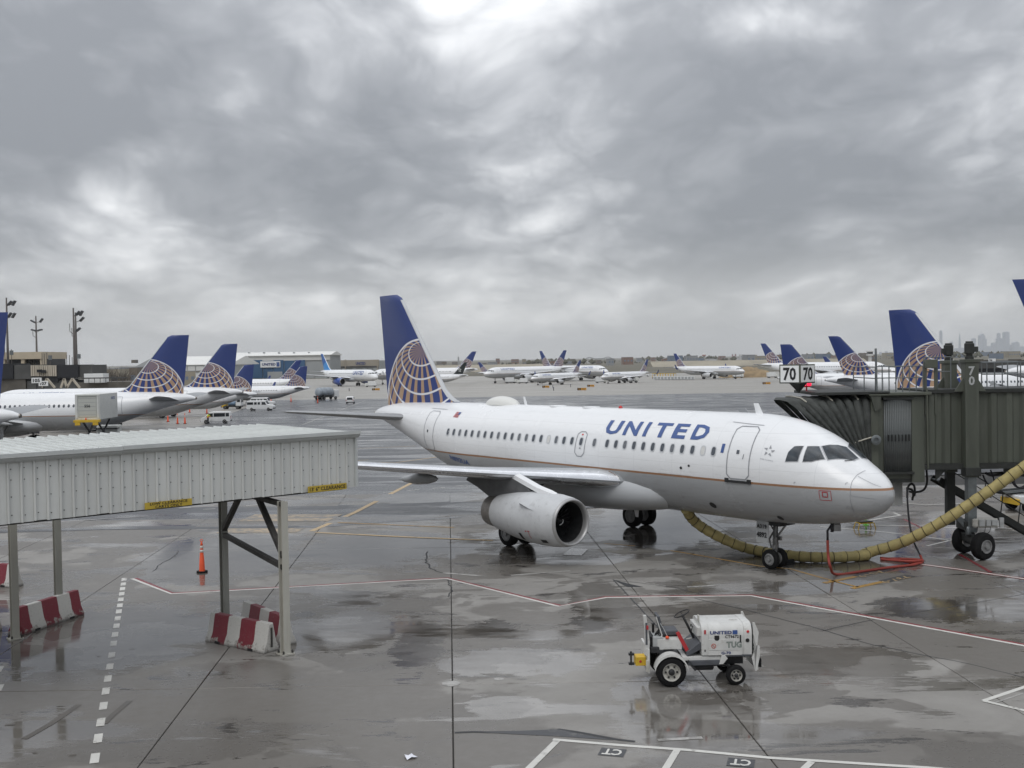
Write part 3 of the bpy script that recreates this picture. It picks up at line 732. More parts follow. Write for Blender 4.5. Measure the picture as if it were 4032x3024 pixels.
    def engines(s, k):
        for sd_ in (1, -1):
            o_ = s.W(Vector((-10.25, -sd_ * 5.75, 1.80 + (k - 1) * -.1))); n = 48 if s.hi else 20
            out_ = [(.10, .935), (.3, .985), (.8, 1.04), (1.5, 1.055), (2.3, 1.03), (3.1, .95), (3.9, .82), (4.35, .735), (4.35, .70)]
            m = M['nacelle_blue'] if s.livery == 'new' else M['nacelle_white']
            sc_ = lambda pr: [(a * k, r * k) for a, r in pr]
            e = MB().lathe(sc_(out_), o_, (-1, 0, 0), n, cap=False).build('engine', m, s.r, smooth=40)
            MB().lathe(sc_([(.10, .942), (.02, .915), (-.03, .875), (0, .835), (.12, .80), (.25, .795)]), o_, (-1, 0, 0), n, cap=False).build('intake_lip', M['lip_metal'], e, smooth=True)
            MB().lathe(sc_([(.25, .795), (.7, .80), (1.15, .81)]), o_, (-1, 0, 0), n, cap=False).build('intake_duct', M['dark_metal'], e, smooth=True)
            MB().lathe(sc_([(1.12, .0), (1.12, .82)]), o_, (-1, 0, 0), n, cap=False).build('fan_disc', M['black'], e)
            MB().lathe(sc_([(4.25, .715), (4.36, .70), (4.9, .655), (5.05, .63), (5.05, .60), (4.4, .60)]), o_, (-1, 0, 0), n, cap=False).build('exhaust_nozzle', M['hot_metal'], e, smooth=40)
            MB().lathe(sc_([(4.6, .58), (4.62, .2), (5.3, .03)]), o_, (-1, 0, 0), 20, cap=False).build('exhaust_core', M['black'], e, smooth=40)
            MB().lathe(sc_([(.62, .0), (.68, .07), (.85, .16), (1.08, .24)]), o_, (-1, 0, 0), 20, cap=False).build('spinner', M['dark_metal'], e, smooth=True)
            if s.hi:
                for b in range(24):
                    a = b * 2 * pi / 24; mb = MB(); pts = []
                    for rr, tw in ((.23, .35), (.5, .6), (.79, .85)):
                        rad = Vector((0, math.cos(a), math.sin(a))); tan = Vector((0, -math.sin(a), math.cos(a))); c = .075 + rr * .06
                        pts += [o_ + Vector((-1.0, 0, 0)) + rad * rr + (tan * math.sin(tw) + Vector((math.cos(tw), 0, 0))) * c * sgn for sgn in (-1, 1)]
                    mb.add(pts, [(0, 1, 3, 2), (2, 3, 5, 4)]); mb.build('fan_blade', M['dark_metal'], e)
            # pylon: from the nacelle crown back under the wing
            P = [(2.2, .95), (2.6, 1.30), (3.2, 1.55), (4.4, 1.50), (6.6, 1.28), (6.7, 1.15), (5.9, .92), (5.0, .55), (4.3, .62), (3.4, .85)]
            mb = MB(); rr = []
            for (yy, g) in ((-.16, .75), (-.13, 1.0), (.13, 1.0), (.16, .75)): pass
            mb.prism([(a * k, b * k) for a, b in P], lambda a, b, d: o_ + Vector((-a, d, b)), -.19 * k, .19 * k)
            mb.build('pylon', M['pylon_dark'], s.r, bevel=.04)
            MB().loft([[o_ + Vector((-a * k, yy * w_ * k, (b + zz) * k)) for yy, zz in ((-1, -.16), (-.9, .02), (0, .10), (.9, .02), (1, -.16))] for a, b, w_ in ((.85, .98, .05), (1.15, 1.06, .16), (1.9, 1.20, .2), (2.7, 1.43, .21), (3.5, 1.66, .2), (3.9, 1.70, .12))]).build('pylon_fairing', M['white_paint'] if s.hi else M['nacelle_white'], s.r, smooth=40)
    def gear(s):
        def wheel(c, r, w, parent, name='wheel'):
            mb = MB(); mb.lathe([(-w / 2, r * .62), (-w / 2, r * .86), (-w * .34, r * .985), (-w * .15, r), (w * .15, r), (w * .34, r * .985), (w / 2, r * .86), (w / 2, r * .62)], c, (0, 1, 0), 28, cap=False); wh = mb.build(name, M['rubber'], parent, smooth=45)
            for sg in (1, -1):
                mb = MB(); mb.lathe([(-.03, .62 * r), (.004, .50 * r), (.008, .46 * r), (-.03, .42 * r), (-.03, .2 * r), (.03, .18 * r), (.04, .0)], Vector(c) + Vector((0, sg * (w / 2 + .002), 0)), (0, sg, 0), 20, cap=False); mb.build('hub', M['hub_grey'], wh, smooth=30)
            return wh
        g = MB().bar((-5.07, 0, .42), (-5.0, 0, 1.95), .15).bar((-5.0, -.02, 1.15), (-4.35, 0, 1.95), .07).bar((-5.02, .05, 1.3), (-5.5, .1, 1.85), .05).build('nose_gear', M['dull_metal'], s.r, bevel=.02)
        MB().tube([(-5.07, -.30, .38), (-5.07, .30, .38)], .07, 10).build('axle', M['dark_metal'], g)
        if s.hi:
            mb = MB().bar((-5.22, 0, .75), (-5.32, 0, 1.1), .05).bar((-5.32, 0, 1.1), (-5.08, 0, 1.45), .05); mb.build('torque_link', M['dull_metal'], g)
            [MB().box(c_, (.14, .10, .16)).build('taxi_light', M['dull_metal'], g, bevel=.02) for c_ in ((-4.93, -.16, 1.15), (-4.93, .16, 1.15), (-5.0, -.12, .85))]
            mb = MB().tube([(-4.9, -.06, .5), (-4.82, -.1, .9), (-4.9, -.05, 1.4), (-4.85, -.1, 1.9)], .018, 6); mb.build('hydraulic_hose', M['black'], g)
            mb = MB().box((-5.0, 0, 1.82), (1.1, .9, .22)); mb.build('wheel_bay', M['black'], g)
        for yy in (-.25, .25): wheel((-5.07, yy, .38), .38, .21, g)
        for sd_ in (1, -1):
            c = s.W(Vector((-16.11, -sd_ * 3.795, .57)))
            g = MB().bar(c, c + Vector((.15, -sd_ * -.15, 2.5)), .2).bar(c + Vector((0, 0, .6)), c + Vector((-.1, sd_ * 1.6, 2.0)), .12).build('main_gear', M['dull_metal'], s.r, bevel=.02)
            mb = MB().box(c + Vector((.1, -sd_ * .28, 1.35)), (1.25, .05, 1.35)); mb.build('gear_door', M['plane_grey'], g)
            for yy in (-.46, .46): wheel(c + Vector((0, yy, 0)), .57, .40, g)
    def windows_simple(s, titles):
        mb = MB()
        for sd_ in (1, -1):
            x = 6.44
            while x < 24.2 + s.st:
                xb = x if x < 14 else (14.01 if x < 14 + s.st else x - s.st)
                pts = []
                for a in range(8):
                    an = a * pi / 4 + pi / 8; z = 4.53 + .17 * math.sin(an) * 1.08; xx = x + .12 * math.cos(an) * 1.08
                    xq = min(xb, 13.99) if xb < 14 else xb
                    p = skin(xq, th_of(xq, z), .012, sd_, 0); pts.append(Vector((-xx, p.y, p.z)))
                mb.add(pts, [tuple(range(8))]); x += .533
        mb.build('window_row', M['pane_dark'], s.r)['kind'] = 'stuff'
        mb = MB()
        for sd_ in (1, -1):
            for poly in COCKPIT:
                mb.add(*skin_poly([(x, th_of(x, z, y)) for x, y, z in poly], .012, sd_, 3))
        mb.build('cockpit_windows', M['cockpit_glass'], s.r, fix=False)
        for sd_ in (1, -1):
            mb = MB()
            for xa in (5.2, 26.0):
                mb.add(*skin_line([(xa + .45, 3.55), (xa - .45, 3.55), (xa - .45, 5.4), (xa + .45, 5.4)], .045, .012, sd_, True, st=s.st))
            mb.build('door_outline', M['line_grey'], s.r, fix=False)
            if titles:
                big = s.livery == 'new'
                vs, fs, asp = text_mesh('UNITED', .03, 4); x0, x1 = (13.2, 6.6) if not big else (13.6, 6.2); z0, z1 = (4.86, 5.46) if not big else (4.05, 5.45)
                f = (lambda a, b: skin(x0 + (x1 - x0) * a, th_of(8, z0) + (th_of(8, z1) - th_of(8, z0)) * b, .014, 1)) if sd_ == 1 else (lambda a, b: skin(x1 + (x0 - x1) * a, th_of(8, z0) + (th_of(8, z1) - th_of(8, z0)) * b, .014, -1))
                MB().add([f(a, b) for a, b in vs], fs).build('title', M['title_blue'], s.r, fix=False)
COCKPIT = [[(3.24, 1.65, 4.33), (2.80, 1.53, 4.35), (2.81, 1.18, 4.86), (3.09, 1.32, 4.85), (3.22, 1.50, 4.65)],
           [(2.62, 1.47, 4.35), (2.34, 1.36, 4.36), (1.97, 1.10, 4.45), (2.34, .90, 4.85), (2.67, 1.12, 4.85)],
           [(1.86, 1.04, 4.43), (1.28, .40, 4.40), (1.28, .10, 4.43), (1.80, .07, 4.82), (2.27, .82, 4.86)]]

# ------------------------------------------------------------------ the aircraft at the gate
PX, PY, YAW = 13.1126, 37.7019, .8997
jet = thing('airliner', 'large foreground airliner at the gate, nose to the right, UNITED on its white fuselage', 'airliner', (PX, PY, 0), -YAW)
A0 = Air(jet, 0.0, hi=True)
def part(name, vf, m, parent=jet, smooth=False): return MB().add(*vf).build(name, M[m] if isinstance(m, str) else m, parent, smooth, fix=False)
# passenger windows: frame with its pane, one shared mesh
def win_mesh(off, w, h, hole=None, m=None):
    def ringp(w, h, off):
        ps = []
        for a in range(20):
            an = a * 2 * pi / 20; ca, sa = math.cos(an), math.sin(an)
            xx = w / 2 * math.copysign(abs(ca) ** .6, ca); z = 4.53 + h / 2 * math.copysign(abs(sa) ** .75, sa); p = skin(10, th_of(10, z), off, 1); ps.append(Vector((-xx, p.y, p.z)))
        return ps
    mb = MB(); o = ringp(w, h, off)
    if hole:
        i = ringp(hole[0], hole[1], off); i2 = ringp(hole[0] * .97, hole[1] * .97, -.03)
        mb.add(o + i + i2, [(k, (k + 1) % 20, 20 + (k + 1) % 20, 20 + k) for k in range(20)] + [(20 + k, 20 + (k + 1) % 20, 40 + (k + 1) % 20, 40 + k) for k in range(20)])
    else: mb.add(o, [tuple(range(20))])
    ob = mb.build('w', m, fix=False); me = ob.data; D.objects.remove(ob); return me
wf, wp, wb = win_mesh(.012, .265, .385, (.20, .315), M['window_frame']), win_mesh(.006, .21, .325, None, M['pane_dark']), win_mesh(.009, .205, .32, None, M['pane_blind'])
wm = wp.copy(); wm.materials[0] = M['pane_mid']
xs_ = [6.44 + k * .5345 for k in range(12)] + [13.11, 13.96, 14.56] + [14.56 + k * .5285 for k in range(1, 19)]
for i, x in enumerate(xs_):
    o = obj('window', wf, jet, (-x, 0, 0)); obj('pane', wb if i in (1, 17) else (wm if i in (4, 9, 12, 16, 20, 21, 24, 27, 30) else wp), o)
    if x > 22.2:
        dy = skin(x, th_of(x, 4.53)).y - skin(10, th_of(10, 4.53)).y; o.location.y = dy
# cockpit glazing
for sd_ in (1, -1):
    for poly in COCKPIT:
        P_ = [(x, th_of(x, z, y)) for x, y, z in poly]
        cx, ct = sum(p[0] for p in P_) / len(P_), sum(p[1] for p in P_) / len(P_)
        o = part('cockpit_window', skin_poly([(cx + (p[0] - cx) * 1.09, ct + (p[1] - ct) * 1.09) for p in P_], .010, sd_, 6), 'soft_grey', smooth=True)
        part('glass', skin_poly(P_, .024, sd_, 6), 'cockpit_glass', o, smooth=True)
for sd_ in (1, -1):
    a, b = skin(1.30, th_of(1.30, 4.36, .42), .03, sd_), skin(1.42, th_of(1.42, 4.45, .75), .05, sd_)
    MB().bar(a, b, .02).build('wiper', M['black'], jet)
# doors
def door(x0, x1, z0, z1, name, sd_=1, w=.045, m='line_grey'):
    c = .16; P_ = [(x0 - c, z0), (x1 + c, z0), (x1, z0 + c), (x1, z1 - c * .7), (x1 + c, z1), (x0 - c, z1), (x0, z1 - c * .7), (x0, z0 + c)]
    d = part(name, skin_line(P_, w, .012, sd_, True, 6), m); return d
d = door(5.73, 4.72, 3.57, 5.49, 'front_door'); MB().add(*skin_line([(6.16, 5.62), (4.67, 5.54)], .03, .014)).build('rain_gutter', M['line_grey'], d, fix=False)
MB().add(*skin_poly([(5.34, th_of(5.4, 4.50)), (5.22, th_of(5.4, 4.50)), (5.22, th_of(5.4, 4.64)), (5.34, th_of(5.4, 4.64))], .016, 1, 2)).build('porthole', M['pane_dark'], d, fix=False)
MB().add(*skin_line([(5.02, 4.32), (5.0, 4.50)], .035, .016)).build('door_handle', M['line_grey'], d, fix=False)
mb = MB()
for xx in (5.74, 4.72): mb.box(skin(xx, th_of(xx, 3.50), .02), (.16, .06, .16))
mb.bar(skin(5.7, th_of(5.7, 3.47), .02), skin(4.75, th_of(4.75, 3.47), .02), .06, .09); mb.build('door_sill', M['dark_metal'], d)
d = door(26.50, 25.52, 3.48, 5.50, 'rear_door', w=.035); MB().add(*skin_line([(26.7, 5.62), (25.2, 5.60)], .03, .014)).build('rain_gutter', M['line_grey'], d, fix=False)
MB().add(*skin_poly([(26.16, th_of(26, 4.40)), (26.04, th_of(26, 4.40)), (26.04, th_of(26, 4.54)), (26.16, th_of(26, 4.54))], .016, 1, 2)).build('porthole', M['pane_dark'], d, fix=False)
d = door(14.28, 13.68, 3.90, 4.95, 'overwing_exit', w=.04)
for z_, c_ in ((4.80, 'red_bright'), (4.22, 'line_grey')): MB().add(*skin_poly([(14.02, th_of(14, z_)), (13.92, th_of(14, z_)), (13.92, th_of(14, z_ + .06)), (14.02, th_of(14, z_ + .06))], .014, 1, 1)).build('exit_mark', M[c_], d, fix=False)
# titles
def skin_text(name, body, x0, x1, z0, z1, m, sd_=1, bold=.012, cuts=5, xr=None):
    xr = xr or (x0 + x1) / 2; t0, t1 = th_of(xr, z0), th_of(xr, z1)
    vs, fs, _ = text_mesh(body, bold, cuts)
    return MB().add([skin(x0 + (x1 - x0) * a, t0 + (t1 - t0) * b, .014, sd_) for a, b in vs], fs).build(name, M[m], jet, fix=False)
for ch, a, b in (('U', 12.70, 11.82), ('N', 11.58, 10.72), ('I', 10.42, 10.22), ('T', 9.86, 9.02), ('E', 8.80, 8.10), ('D', 7.78, 6.97)):
    skin_text('title_letter', ch, a, b, 4.91, 5.47, 'title_blue', bold=.035)
skin_text('registration', 'N892UA', 24.02, 22.30, 3.00, 3.25, 'title_blue', xr=23, bold=.02)
skin_text('alliance_text', 'STAR ALLIANCE', 4.26, 3.72, 4.335, 4.375, 'soft_grey', xr=4, cuts=0)
for k in range(5):
    a = k * 2 * pi / 5; q_ = []
    for dr_, da in ((.27, 0.0), (.145, .62), (.10, -.25)): q_.append((3.97 - dr_ * math.sin(a + da) * .92, th_of(4, 4.67 + dr_ * math.cos(a + da) * .80)))
    part('star_mark', skin_poly(q_, .014, 1, 1), 'line_grey')
part('emblem_patch', skin_poly([(6.09, th_of(6, 4.50)), (5.95, th_of(6, 4.50)), (5.95, th_of(6, 4.83)), (6.09, th_of(6, 4.83))], .014, 1, 2), 'title_blue')
for k in range(7):
    z0 = 5.25 + k * .038; part('flag_stripe', skin_poly([(24.15, th_of(24, z0)), (23.72, th_of(24, z0)), (23.72, th_of(24, z0 + .021)), (24.15, th_of(24, z0 + .021))], .014, 1, 1), 'red')
part('flag_canton', skin_poly([(23.90, th_of(24, 5.38)), (23.72, th_of(24, 5.38)), (23.72, th_of(24, 5.50)), (23.90, th_of(24, 5.50))], .017, 1, 1), 'title_blue')
# radome joint, lightning strips, service panels
part('radome_joint', skin_line([(.98, 2.62), (.97, 2.9), (.96, 3.45), (.96, 3.72), (.90, 3.95), (.80, 4.08)], .018, .010), 'line_grey')
for a in ([(.86, 3.90), (.22, 3.54)], [(.94, 3.25), (.3, 3.14)], [(.9, 2.75), (.6, 2.68)]): part('lightning_strip', skin_line(a, .016, .012), 'line_grey')
d = part('service_panel', skin_line([(1.96, 3.38), (1.56, 3.38), (1.56, 3.04), (1.96, 3.04)], .022, .012, 1, True), 'red'); MB().add(*skin_line([(1.85, 3.33), (1.68, 3.33), (1.68, 3.16), (1.85, 3.16)], .035, .012, 1, True)).build('panel_mark', M['red'], d, fix=False)
for x, z, r in ((8.02, 3.80, .07), (7.61, 3.91, .06), (6.89, 2.39, .16), (4.0, 2.15, .12)): part('service_port', skin_poly([(x + r * math.cos(a * pi / 4), th_of(x, z + r * .8 * math.sin(a * pi / 4))) for a in range(8)], .012, 1, 1), 'dark_metal')
for x, z in ((2.85, 3.62), (1.12, 3.68), (1.12, 2.86), (2.7, 2.9)): part('skin_mark', skin_line([(x, z - .06), (x, z), (x - .06, z)], .018, .012), 'line_grey')
for a in ([(10.3, 2.35), (8.4, 2.35), (8.4, 3.36), (10.3, 3.36)], [(7.5, 2.1), (7.0, 2.1), (7.0, 2.5), (7.5, 2.5)], [(21.6, 2.6), (20.2, 2.6), (20.2, 3.3), (21.6, 3.3)]): part('hatch_outline', skin_line(a, .014, .010, 1, True), 'soft_grey')
part('scuff_plate', skin_poly([(9.3, th_of(9, 3.52)), (7.5, th_of(9, 3.52)), (7.5, th_of(9, 3.57)), (9.3, th_of(9, 3.57))], .011, 1, 1), 'flag_white')
part('scuff_plate', skin_poly([(22.0, th_of(21, 3.52)), (20.4, th_of(21, 3.52)), (20.4, th_of(21, 3.56)), (22.0, th_of(21, 3.56))], .011, 1, 1), 'flag_white')
# roof: satcom radome, blade aerials, beacon
rings = []
for i in range(13):
    u = i / 12; f = (math.sin(pi * u)) ** .5 if 0 < u < 1 else 0.0; x = 20.6 + 2.55 * u
    rings.append([(-x, .52 * f * math.cos(a), 5.88 + .44 * f * math.sin(a)) for a in [pi * k / 10 for k in range(11)]] + [(-x, 0, 5.80)])
MB().loft(rings).build('satellite_radome', mat('radome_white', (.70, .70, .67), .45), jet, smooth=50)
def blade(x, z, h, c, name='blade_aerial'):
    MB().loft([[(-x - c / 2, 0, z), (-x, .03, z), (-x + c / 2, 0, z), (-x, -.03, z)], [(-x - c / 2 - h * .3, 0, z + h), (-x - h * .3, .012, z + h), (-x - h * .25 + c * .12, 0, z + h), (-x - h * .3, -.012, z + h)]]).build(name, M['white_paint'], jet)
blade(20.0, 5.9, .42, .22); blade(5.7, 5.86, .45, .36); blade(12.5, 1.50, -.3, .3)
MB().lathe([(0, .09), (.07, .085), (.11, .04), (.12, 0)], (-13.4, 0, 5.92), (0, 0, 1), 12).build('beacon', M['red_bright'], jet, smooth=True)
for x in (17.6, 15.3): MB().lathe([(0, .42), (.05, .38), (.07, 0)], (-x, 0, 5.90), (0, 0, 1), 20).build('aerial_plate', M['white_paint'], jet, smooth=True)
MB().add([(-5.55, -.50, 1.02), (-4.98, -.50, 1.02), (-4.98, -.46, 1.84), (-5.55, -.46, 1.84), (-5.55, -.47, 1.02), (-4.98, -.47, 1.02), (-4.98, -.43, 1.84), (-5.55, -.43, 1.84)], [(0, 1, 2, 3), (7, 6, 5, 4), (0, 4, 5, 1), (3, 2, 6, 7), (0, 3, 7, 4), (1, 5, 6, 2)]).build('nose_gear_door', M['placard'], jet)
for tx, z0, h_ in (('A319', 1.56, .17), ('4892', 1.22, .21)):
    vs, fs, _ = text_mesh(tx, .03); MB().add([(-5.52 + .48 * a, -.510, z0 + h_ * b) for a, b in vs], fs).build('gear_door_number', M['text_black'], jet, fix=False)
# engine marks: strake, black vents, red stencil
e0 = Vector((-10.25, -5.75, 1.80))
def nac(a, ang, off=.012): 
    pr = [(.10, .935), (.3, .985), (.8, 1.04), (1.5, 1.055), (2.3, 1.03), (3.1, .95), (3.9, .82), (4.35, .735)]
    for i in range(len(pr) - 1):
        if pr[i][0] <= a <= pr[i + 1][0]: r = pr[i][1] + (pr[i + 1][1] - pr[i][1]) * (a - pr[i][0]) / (pr[i + 1][0] - pr[i][0]); break
    else: r = 1
    r += off; return e0 + Vector((-a, -r * math.cos(ang), r * math.sin(ang)))
def nac_patch(name, a0, a1, g0, g1, m):
    vs = []; 
    for j in range(5):
        for i in range(3): vs.append(nac(a0 + (a1 - a0) * i / 2, g0 + (g1 - g0) * j / 4))
    MB().add(vs, [(j * 3 + i, j * 3 + i + 1, j * 3 + i + 4, j * 3 + i + 3) for j in range(4) for i in range(2)]).build(name, M[m], jet, fix=False)
nac_patch('engine_vent', 2.05, 2.22, -.92, -.55, 'black'); nac_patch('engine_vent', .62, .95, -.88, -.70, 'dark_metal')
nac_patch('engine_stencil', 1.48, 1.51, -.72, -.42, 'red'); nac_patch('engine_stencil', 1.40, 1.56, -.40, -.36, 'red'); nac_patch('engine_stencil', 1.62, 1.70, -.43, -.37, 'red')
for a in (.98, 2.55): nac_patch('cowl_joint', a, a + .015, -1.3, 1.3, 'line_grey')
MB().add([nac(1.1, .42, 0), nac(2.2, .62, 0), nac(1.85, .56, .26), nac(1.45, .48, .06)], [(0, 1, 2, 3)]).build('engine_strake', M['nacelle_white'], jet)
vs = [e0 + Vector((-.60 - .25 * (rr / .24) ** 1.6 + .03, -rr * math.cos(an), rr * math.sin(an))) for an, rr in [(2.4 + k * .35, .08 + .012 * k) for k in range(8)]]
MB().tube(vs, .016, 6).build('spinner_swirl', M['sign_white'], jet)

# ------------------------------------------------------------------ the other airliners
def prototype(key, st, scale, livery='globe', winglet=False, eng=1.0, titles=True):
    r = D.objects.new('airliner', None); COL.objects.link(r); r.scale = (scale,) * 3; Air(r, st, False, livery, winglet, eng, titles, rake=key[0] in 'bns'); return r
PROTO = {}
TYPES = {'a319': (0, 1.0, 'globe', False, 1.0), 'a320': (3.73, 1.0, 'globe', False, 1.0), 'b738': (5.5, 1.0, 'globe', True, .95), 'star738': (5.5, 1.0, 'star', True, .95), 'b757': (12.5, 1.02, 'globe', False, 1.15),
         'ejet': (6.5, .78, 'globe', True, .85), 'b767': (8.3, 1.30, 'globe', True, 1.05), 'b777': (7.2, 1.55, 'globe', False, 1.2), 'new777': (7.2, 1.55, 'new', False, 1.25)}
def plane(kind, label, tail, Y, heading, group=None, dz=0.0, roll=None):
    """tail: photo pixel of the tail-cone end; heading in degrees, 0 = pointing right, 90 = away"""
    st, sc_, liv, wl, en = TYPES[kind]
    if kind not in PROTO: r = PROTO[kind] = prototype(kind, st, sc_, liv, wl, en)
    else: r = copy_tree(PROTO[kind])
    p = at(tail[0], tail[1], Y); h = math.radians(heading); L = (33.95 + st) * sc_
    r.location = (p.x + math.cos(h) * L, Y + math.sin(h) * L, zg(Y) + dz); r.rotation_euler = (0, 0, h)
    return tag(r, label, 'airliner', group)
gl_, gr_, gf_ = 'airliners parked at the left pier', 'airliners parked at the right pier', 'airliners standing across the airfield'
plane('a319', 'airliner cut off by the left edge, only tail cone and fin tip showing', (77, 1637), 72, 180, gl_)
plane('a320', 'nearest whole airliner tail on the left, large globe fin, white truck 556 beside its fuselage', (771, 1582), 118, 178, gl_)
plane('a320', 'second globe-tailed airliner on the left, just behind the truck-served one', (955, 1545), 155, 178, gl_)
plane('ejet', 'small regional jet on the left, third globe fin in the row, below the blue hangar', (1012, 1543), 198, 178, gl_)
plane('ejet', 'regional jet on the left with dotted windows and tail cone just beyond the white vans', (1219, 1528), 268, 176, gl_)
plane('b738', 'airliner whose fin shows behind the regional jet, in front of the blue hangar', (1195, 1500), 360, 178, gl_)
plane('new777', 'wide-body airliner with pale-blue tail and blue engine facing right before the hangars', (1262, 1474), 640, -52, gf_)
plane('star738', 'airliner with black tail and white star marks, right of the big foreground fin', (1844, 1478), 560, 183, gf_)
plane('b777', 'wide-body airliner behind the black-tailed one, fin leaning right', (1882, 1466), 640, 180, gf_)
plane('b738', 'airliner facing right whose small fin rises just right of the black-tailed one', (1880, 1470), 700, -20, gf_)
plane('b777', 'long wide-body facing left in the middle distance with a tall globe fin', (2236, 1462), 660, 219, gf_)
plane('b777', 'wide-body facing right, its nose beyond the two smaller airliners', (2122, 1462), 690, -52, gf_)
plane('b738', 'nearer left-facing airliner in the middle distance with upturned wing tips and globe fin', (2291, 1477), 556, 228, gf_)
plane('b738', 'rightmost left-facing airliner in the middle distance, white box truck at its belly', (2556, 1472), 576, 226, gf_)
plane('b767', 'airliner with upturned wing tips facing right beside yellow baggage dollies', (2650, 1462), 676, -50, gf_)
plane('b777', 'wide-body facing right behind the brown dirt heap, globe fin left of the 70 signs', (2990, 1447), 530, -38, gf_)
plane('b738', 'small far globe fin between the two large fins right of the 70 signs', (3236, 1440), 560, -20, gf_)
plane('a320', 'airliner facing right whose tail stands behind the white 70 signs', (3062, 1500), 222, -8, gr_)
plane('b757', 'airliner facing right with grey belly and globe fin, right of the 70 signs', (3250, 1489), 174, -6, gr_)
plane('a319', 'airliner behind the jet bridge, its big globe fin rising through the roof railing', (3476, 1500), 88.5, -51.5, gr_)
plane('b738', 'far airliner showing only a thin blue fin behind the big fin at the jet bridge', (3512, 1452), 330, -30, gr_)
plane('b767', 'airliner beyond the right edge, only a blue fin corner in view at the right', (3960, 1415), 105, -12, gr_)
# ------------------------------------------------------------------ covered conveyor bridge on posts, left
mat('clad', (.63, .64, .62), .5, var=.06, scale=.8, dirt=.22, dirtcol=(.2, .18, .15), streak=True, rnd=.22)
mat('clad_roof', (.62, .64, .625), .42, var=.08, scale=.8, dirt=.25, dirtcol=(.25, .25, .23), rnd=.12)
mat('gutter', (.50, .52, .515), .4, var=.05, scale=1, dirt=.1)
mat('post_paint', (.30, .30, .27), .55, var=.08, scale=1.5, dirt=.30, dirtcol=(.10, .075, .05), streak=True)
mat('post_pale', (.46, .45, .40), .55, var=.08, scale=1.5, dirt=.30, dirtcol=(.16, .10, .06), streak=True)
mat('rust_steel', (.05, .047, .043), .7, var=.3, scale=3, dirt=.3, dirtcol=(.10, .06, .04))
mat('sign_yellow', (.50, .36, .045), .5, var=.06, scale=3, dirt=.2)
br = thing('conveyor_bridge', 'long pale green-grey corrugated metal bridge on posts with yellow clearance signs', 'covered bridge', (-4.71, 32.31, 0), math.atan2(6.6, 7.5))
# local frame: +x along the bridge (0 at the right-hand end, negative to the left), +y = away from the camera side
ZB, ZT, LEN, DEP = 4.45, 6.02, 18.0, 5.4
PW = .305
pan = MB(); w = PW; pf = [(0, 0), (.012, -.045), (.04, -.05), (.06, -.02), (.075, 0), (w - .004, .002), (w - .004, .03), (0, .03)]
pan.prism(pf, lambda a, b, d: (a, b, d), ZB, ZT - .03)
p0 = pan.build('wall_panel', M['clad'], br); p0.location = (-PW, 0, 0)
N_ = int(LEN / PW)
for i in range(1, N_): obj('wall_panel', p0.data, br, (-PW * (i + 1), random.uniform(-.003, .003), random.uniform(-.012, .006)))
for i in range(int(DEP / PW)): obj('wall_panel', p0.data, br, (0.0, .02 + PW * i, 0), pi / 2)
rp = MB().prism([(0, 0), (.01, .05), (.045, .05), (.055, .004), (w - .004, .004), (w - .004, -.02), (0, -.02)], lambda a, b, d: (a, d, ZT + .06 + b + .035 * d / DEP), -.10, DEP)
r0 = rp.build('roof_panel', M['clad_roof'], br); r0.location = (-PW, 0, 0)
for i in range(1, N_): obj('roof_panel', r0.data, br, (-PW * (i + 1), 0, random.uniform(-.004, .004)))
r1 = MB().prism([(0, 0), (.01, .05), (.045, .05), (.055, .004), (w - .004, .004), (w - .004, -.02), (0, -.02)], lambda a, b, d: (a, d, ZT + .06 + b + .035), DEP + .002, DEP + 3.4).build('roof_panel', M['clad_roof'], br); r1.location = (-11.0, 0, 0)
for i in range(1, 22): obj('roof_panel', r1.data, br, (-11.0 - PW * i, 0, 0))
mb = MB().prism([(0, -.10), (-.07, -.10), (-.13, -.05), (-.16, .0), (-.20, .02), (-.20, .12), (-.17, .12), (-.17, .05), (0, .03)], lambda a, b, d: (d, a, ZT + b - .02), -LEN, -7.0); mb.build('gutter', M['gutter'], br)
mb = MB().prism([(0, -.10), (-.07, -.10), (-.13, -.05), (-.16, .0), (-.20, .02), (-.20, .12), (-.17, .12), (-.17, .05), (0, .03)], lambda a, b, d: (d, a, ZT + b - .005), -6.99, .12); mb.build('gutter', M['gutter'], br)
MB().box((-LEN / 2, DEP / 2, ZB + .06), (LEN - .1, DEP - .1, .1)).build('floor_deck', M['rust_steel'], br)
MB().box((-LEN / 2, DEP, (ZB + ZT) / 2), (LEN, .04, ZT - ZB)).build('rear_wall', M['clad'], br)
MB().box((.035, -.03, (ZB + ZT) / 2), (.07, .10, ZT - ZB - .02)).build('corner_trim', M['gutter'], br)
MB().box((-LEN / 2, .35, ZB - .02), (LEN - .5, .10, .12)).build('edge_beam', M['rust_steel'], br); MB().box((-LEN / 2, DEP - .3, ZB - .02), (LEN - .5, .12, .12)).build('edge_beam', M['rust_steel'], br)
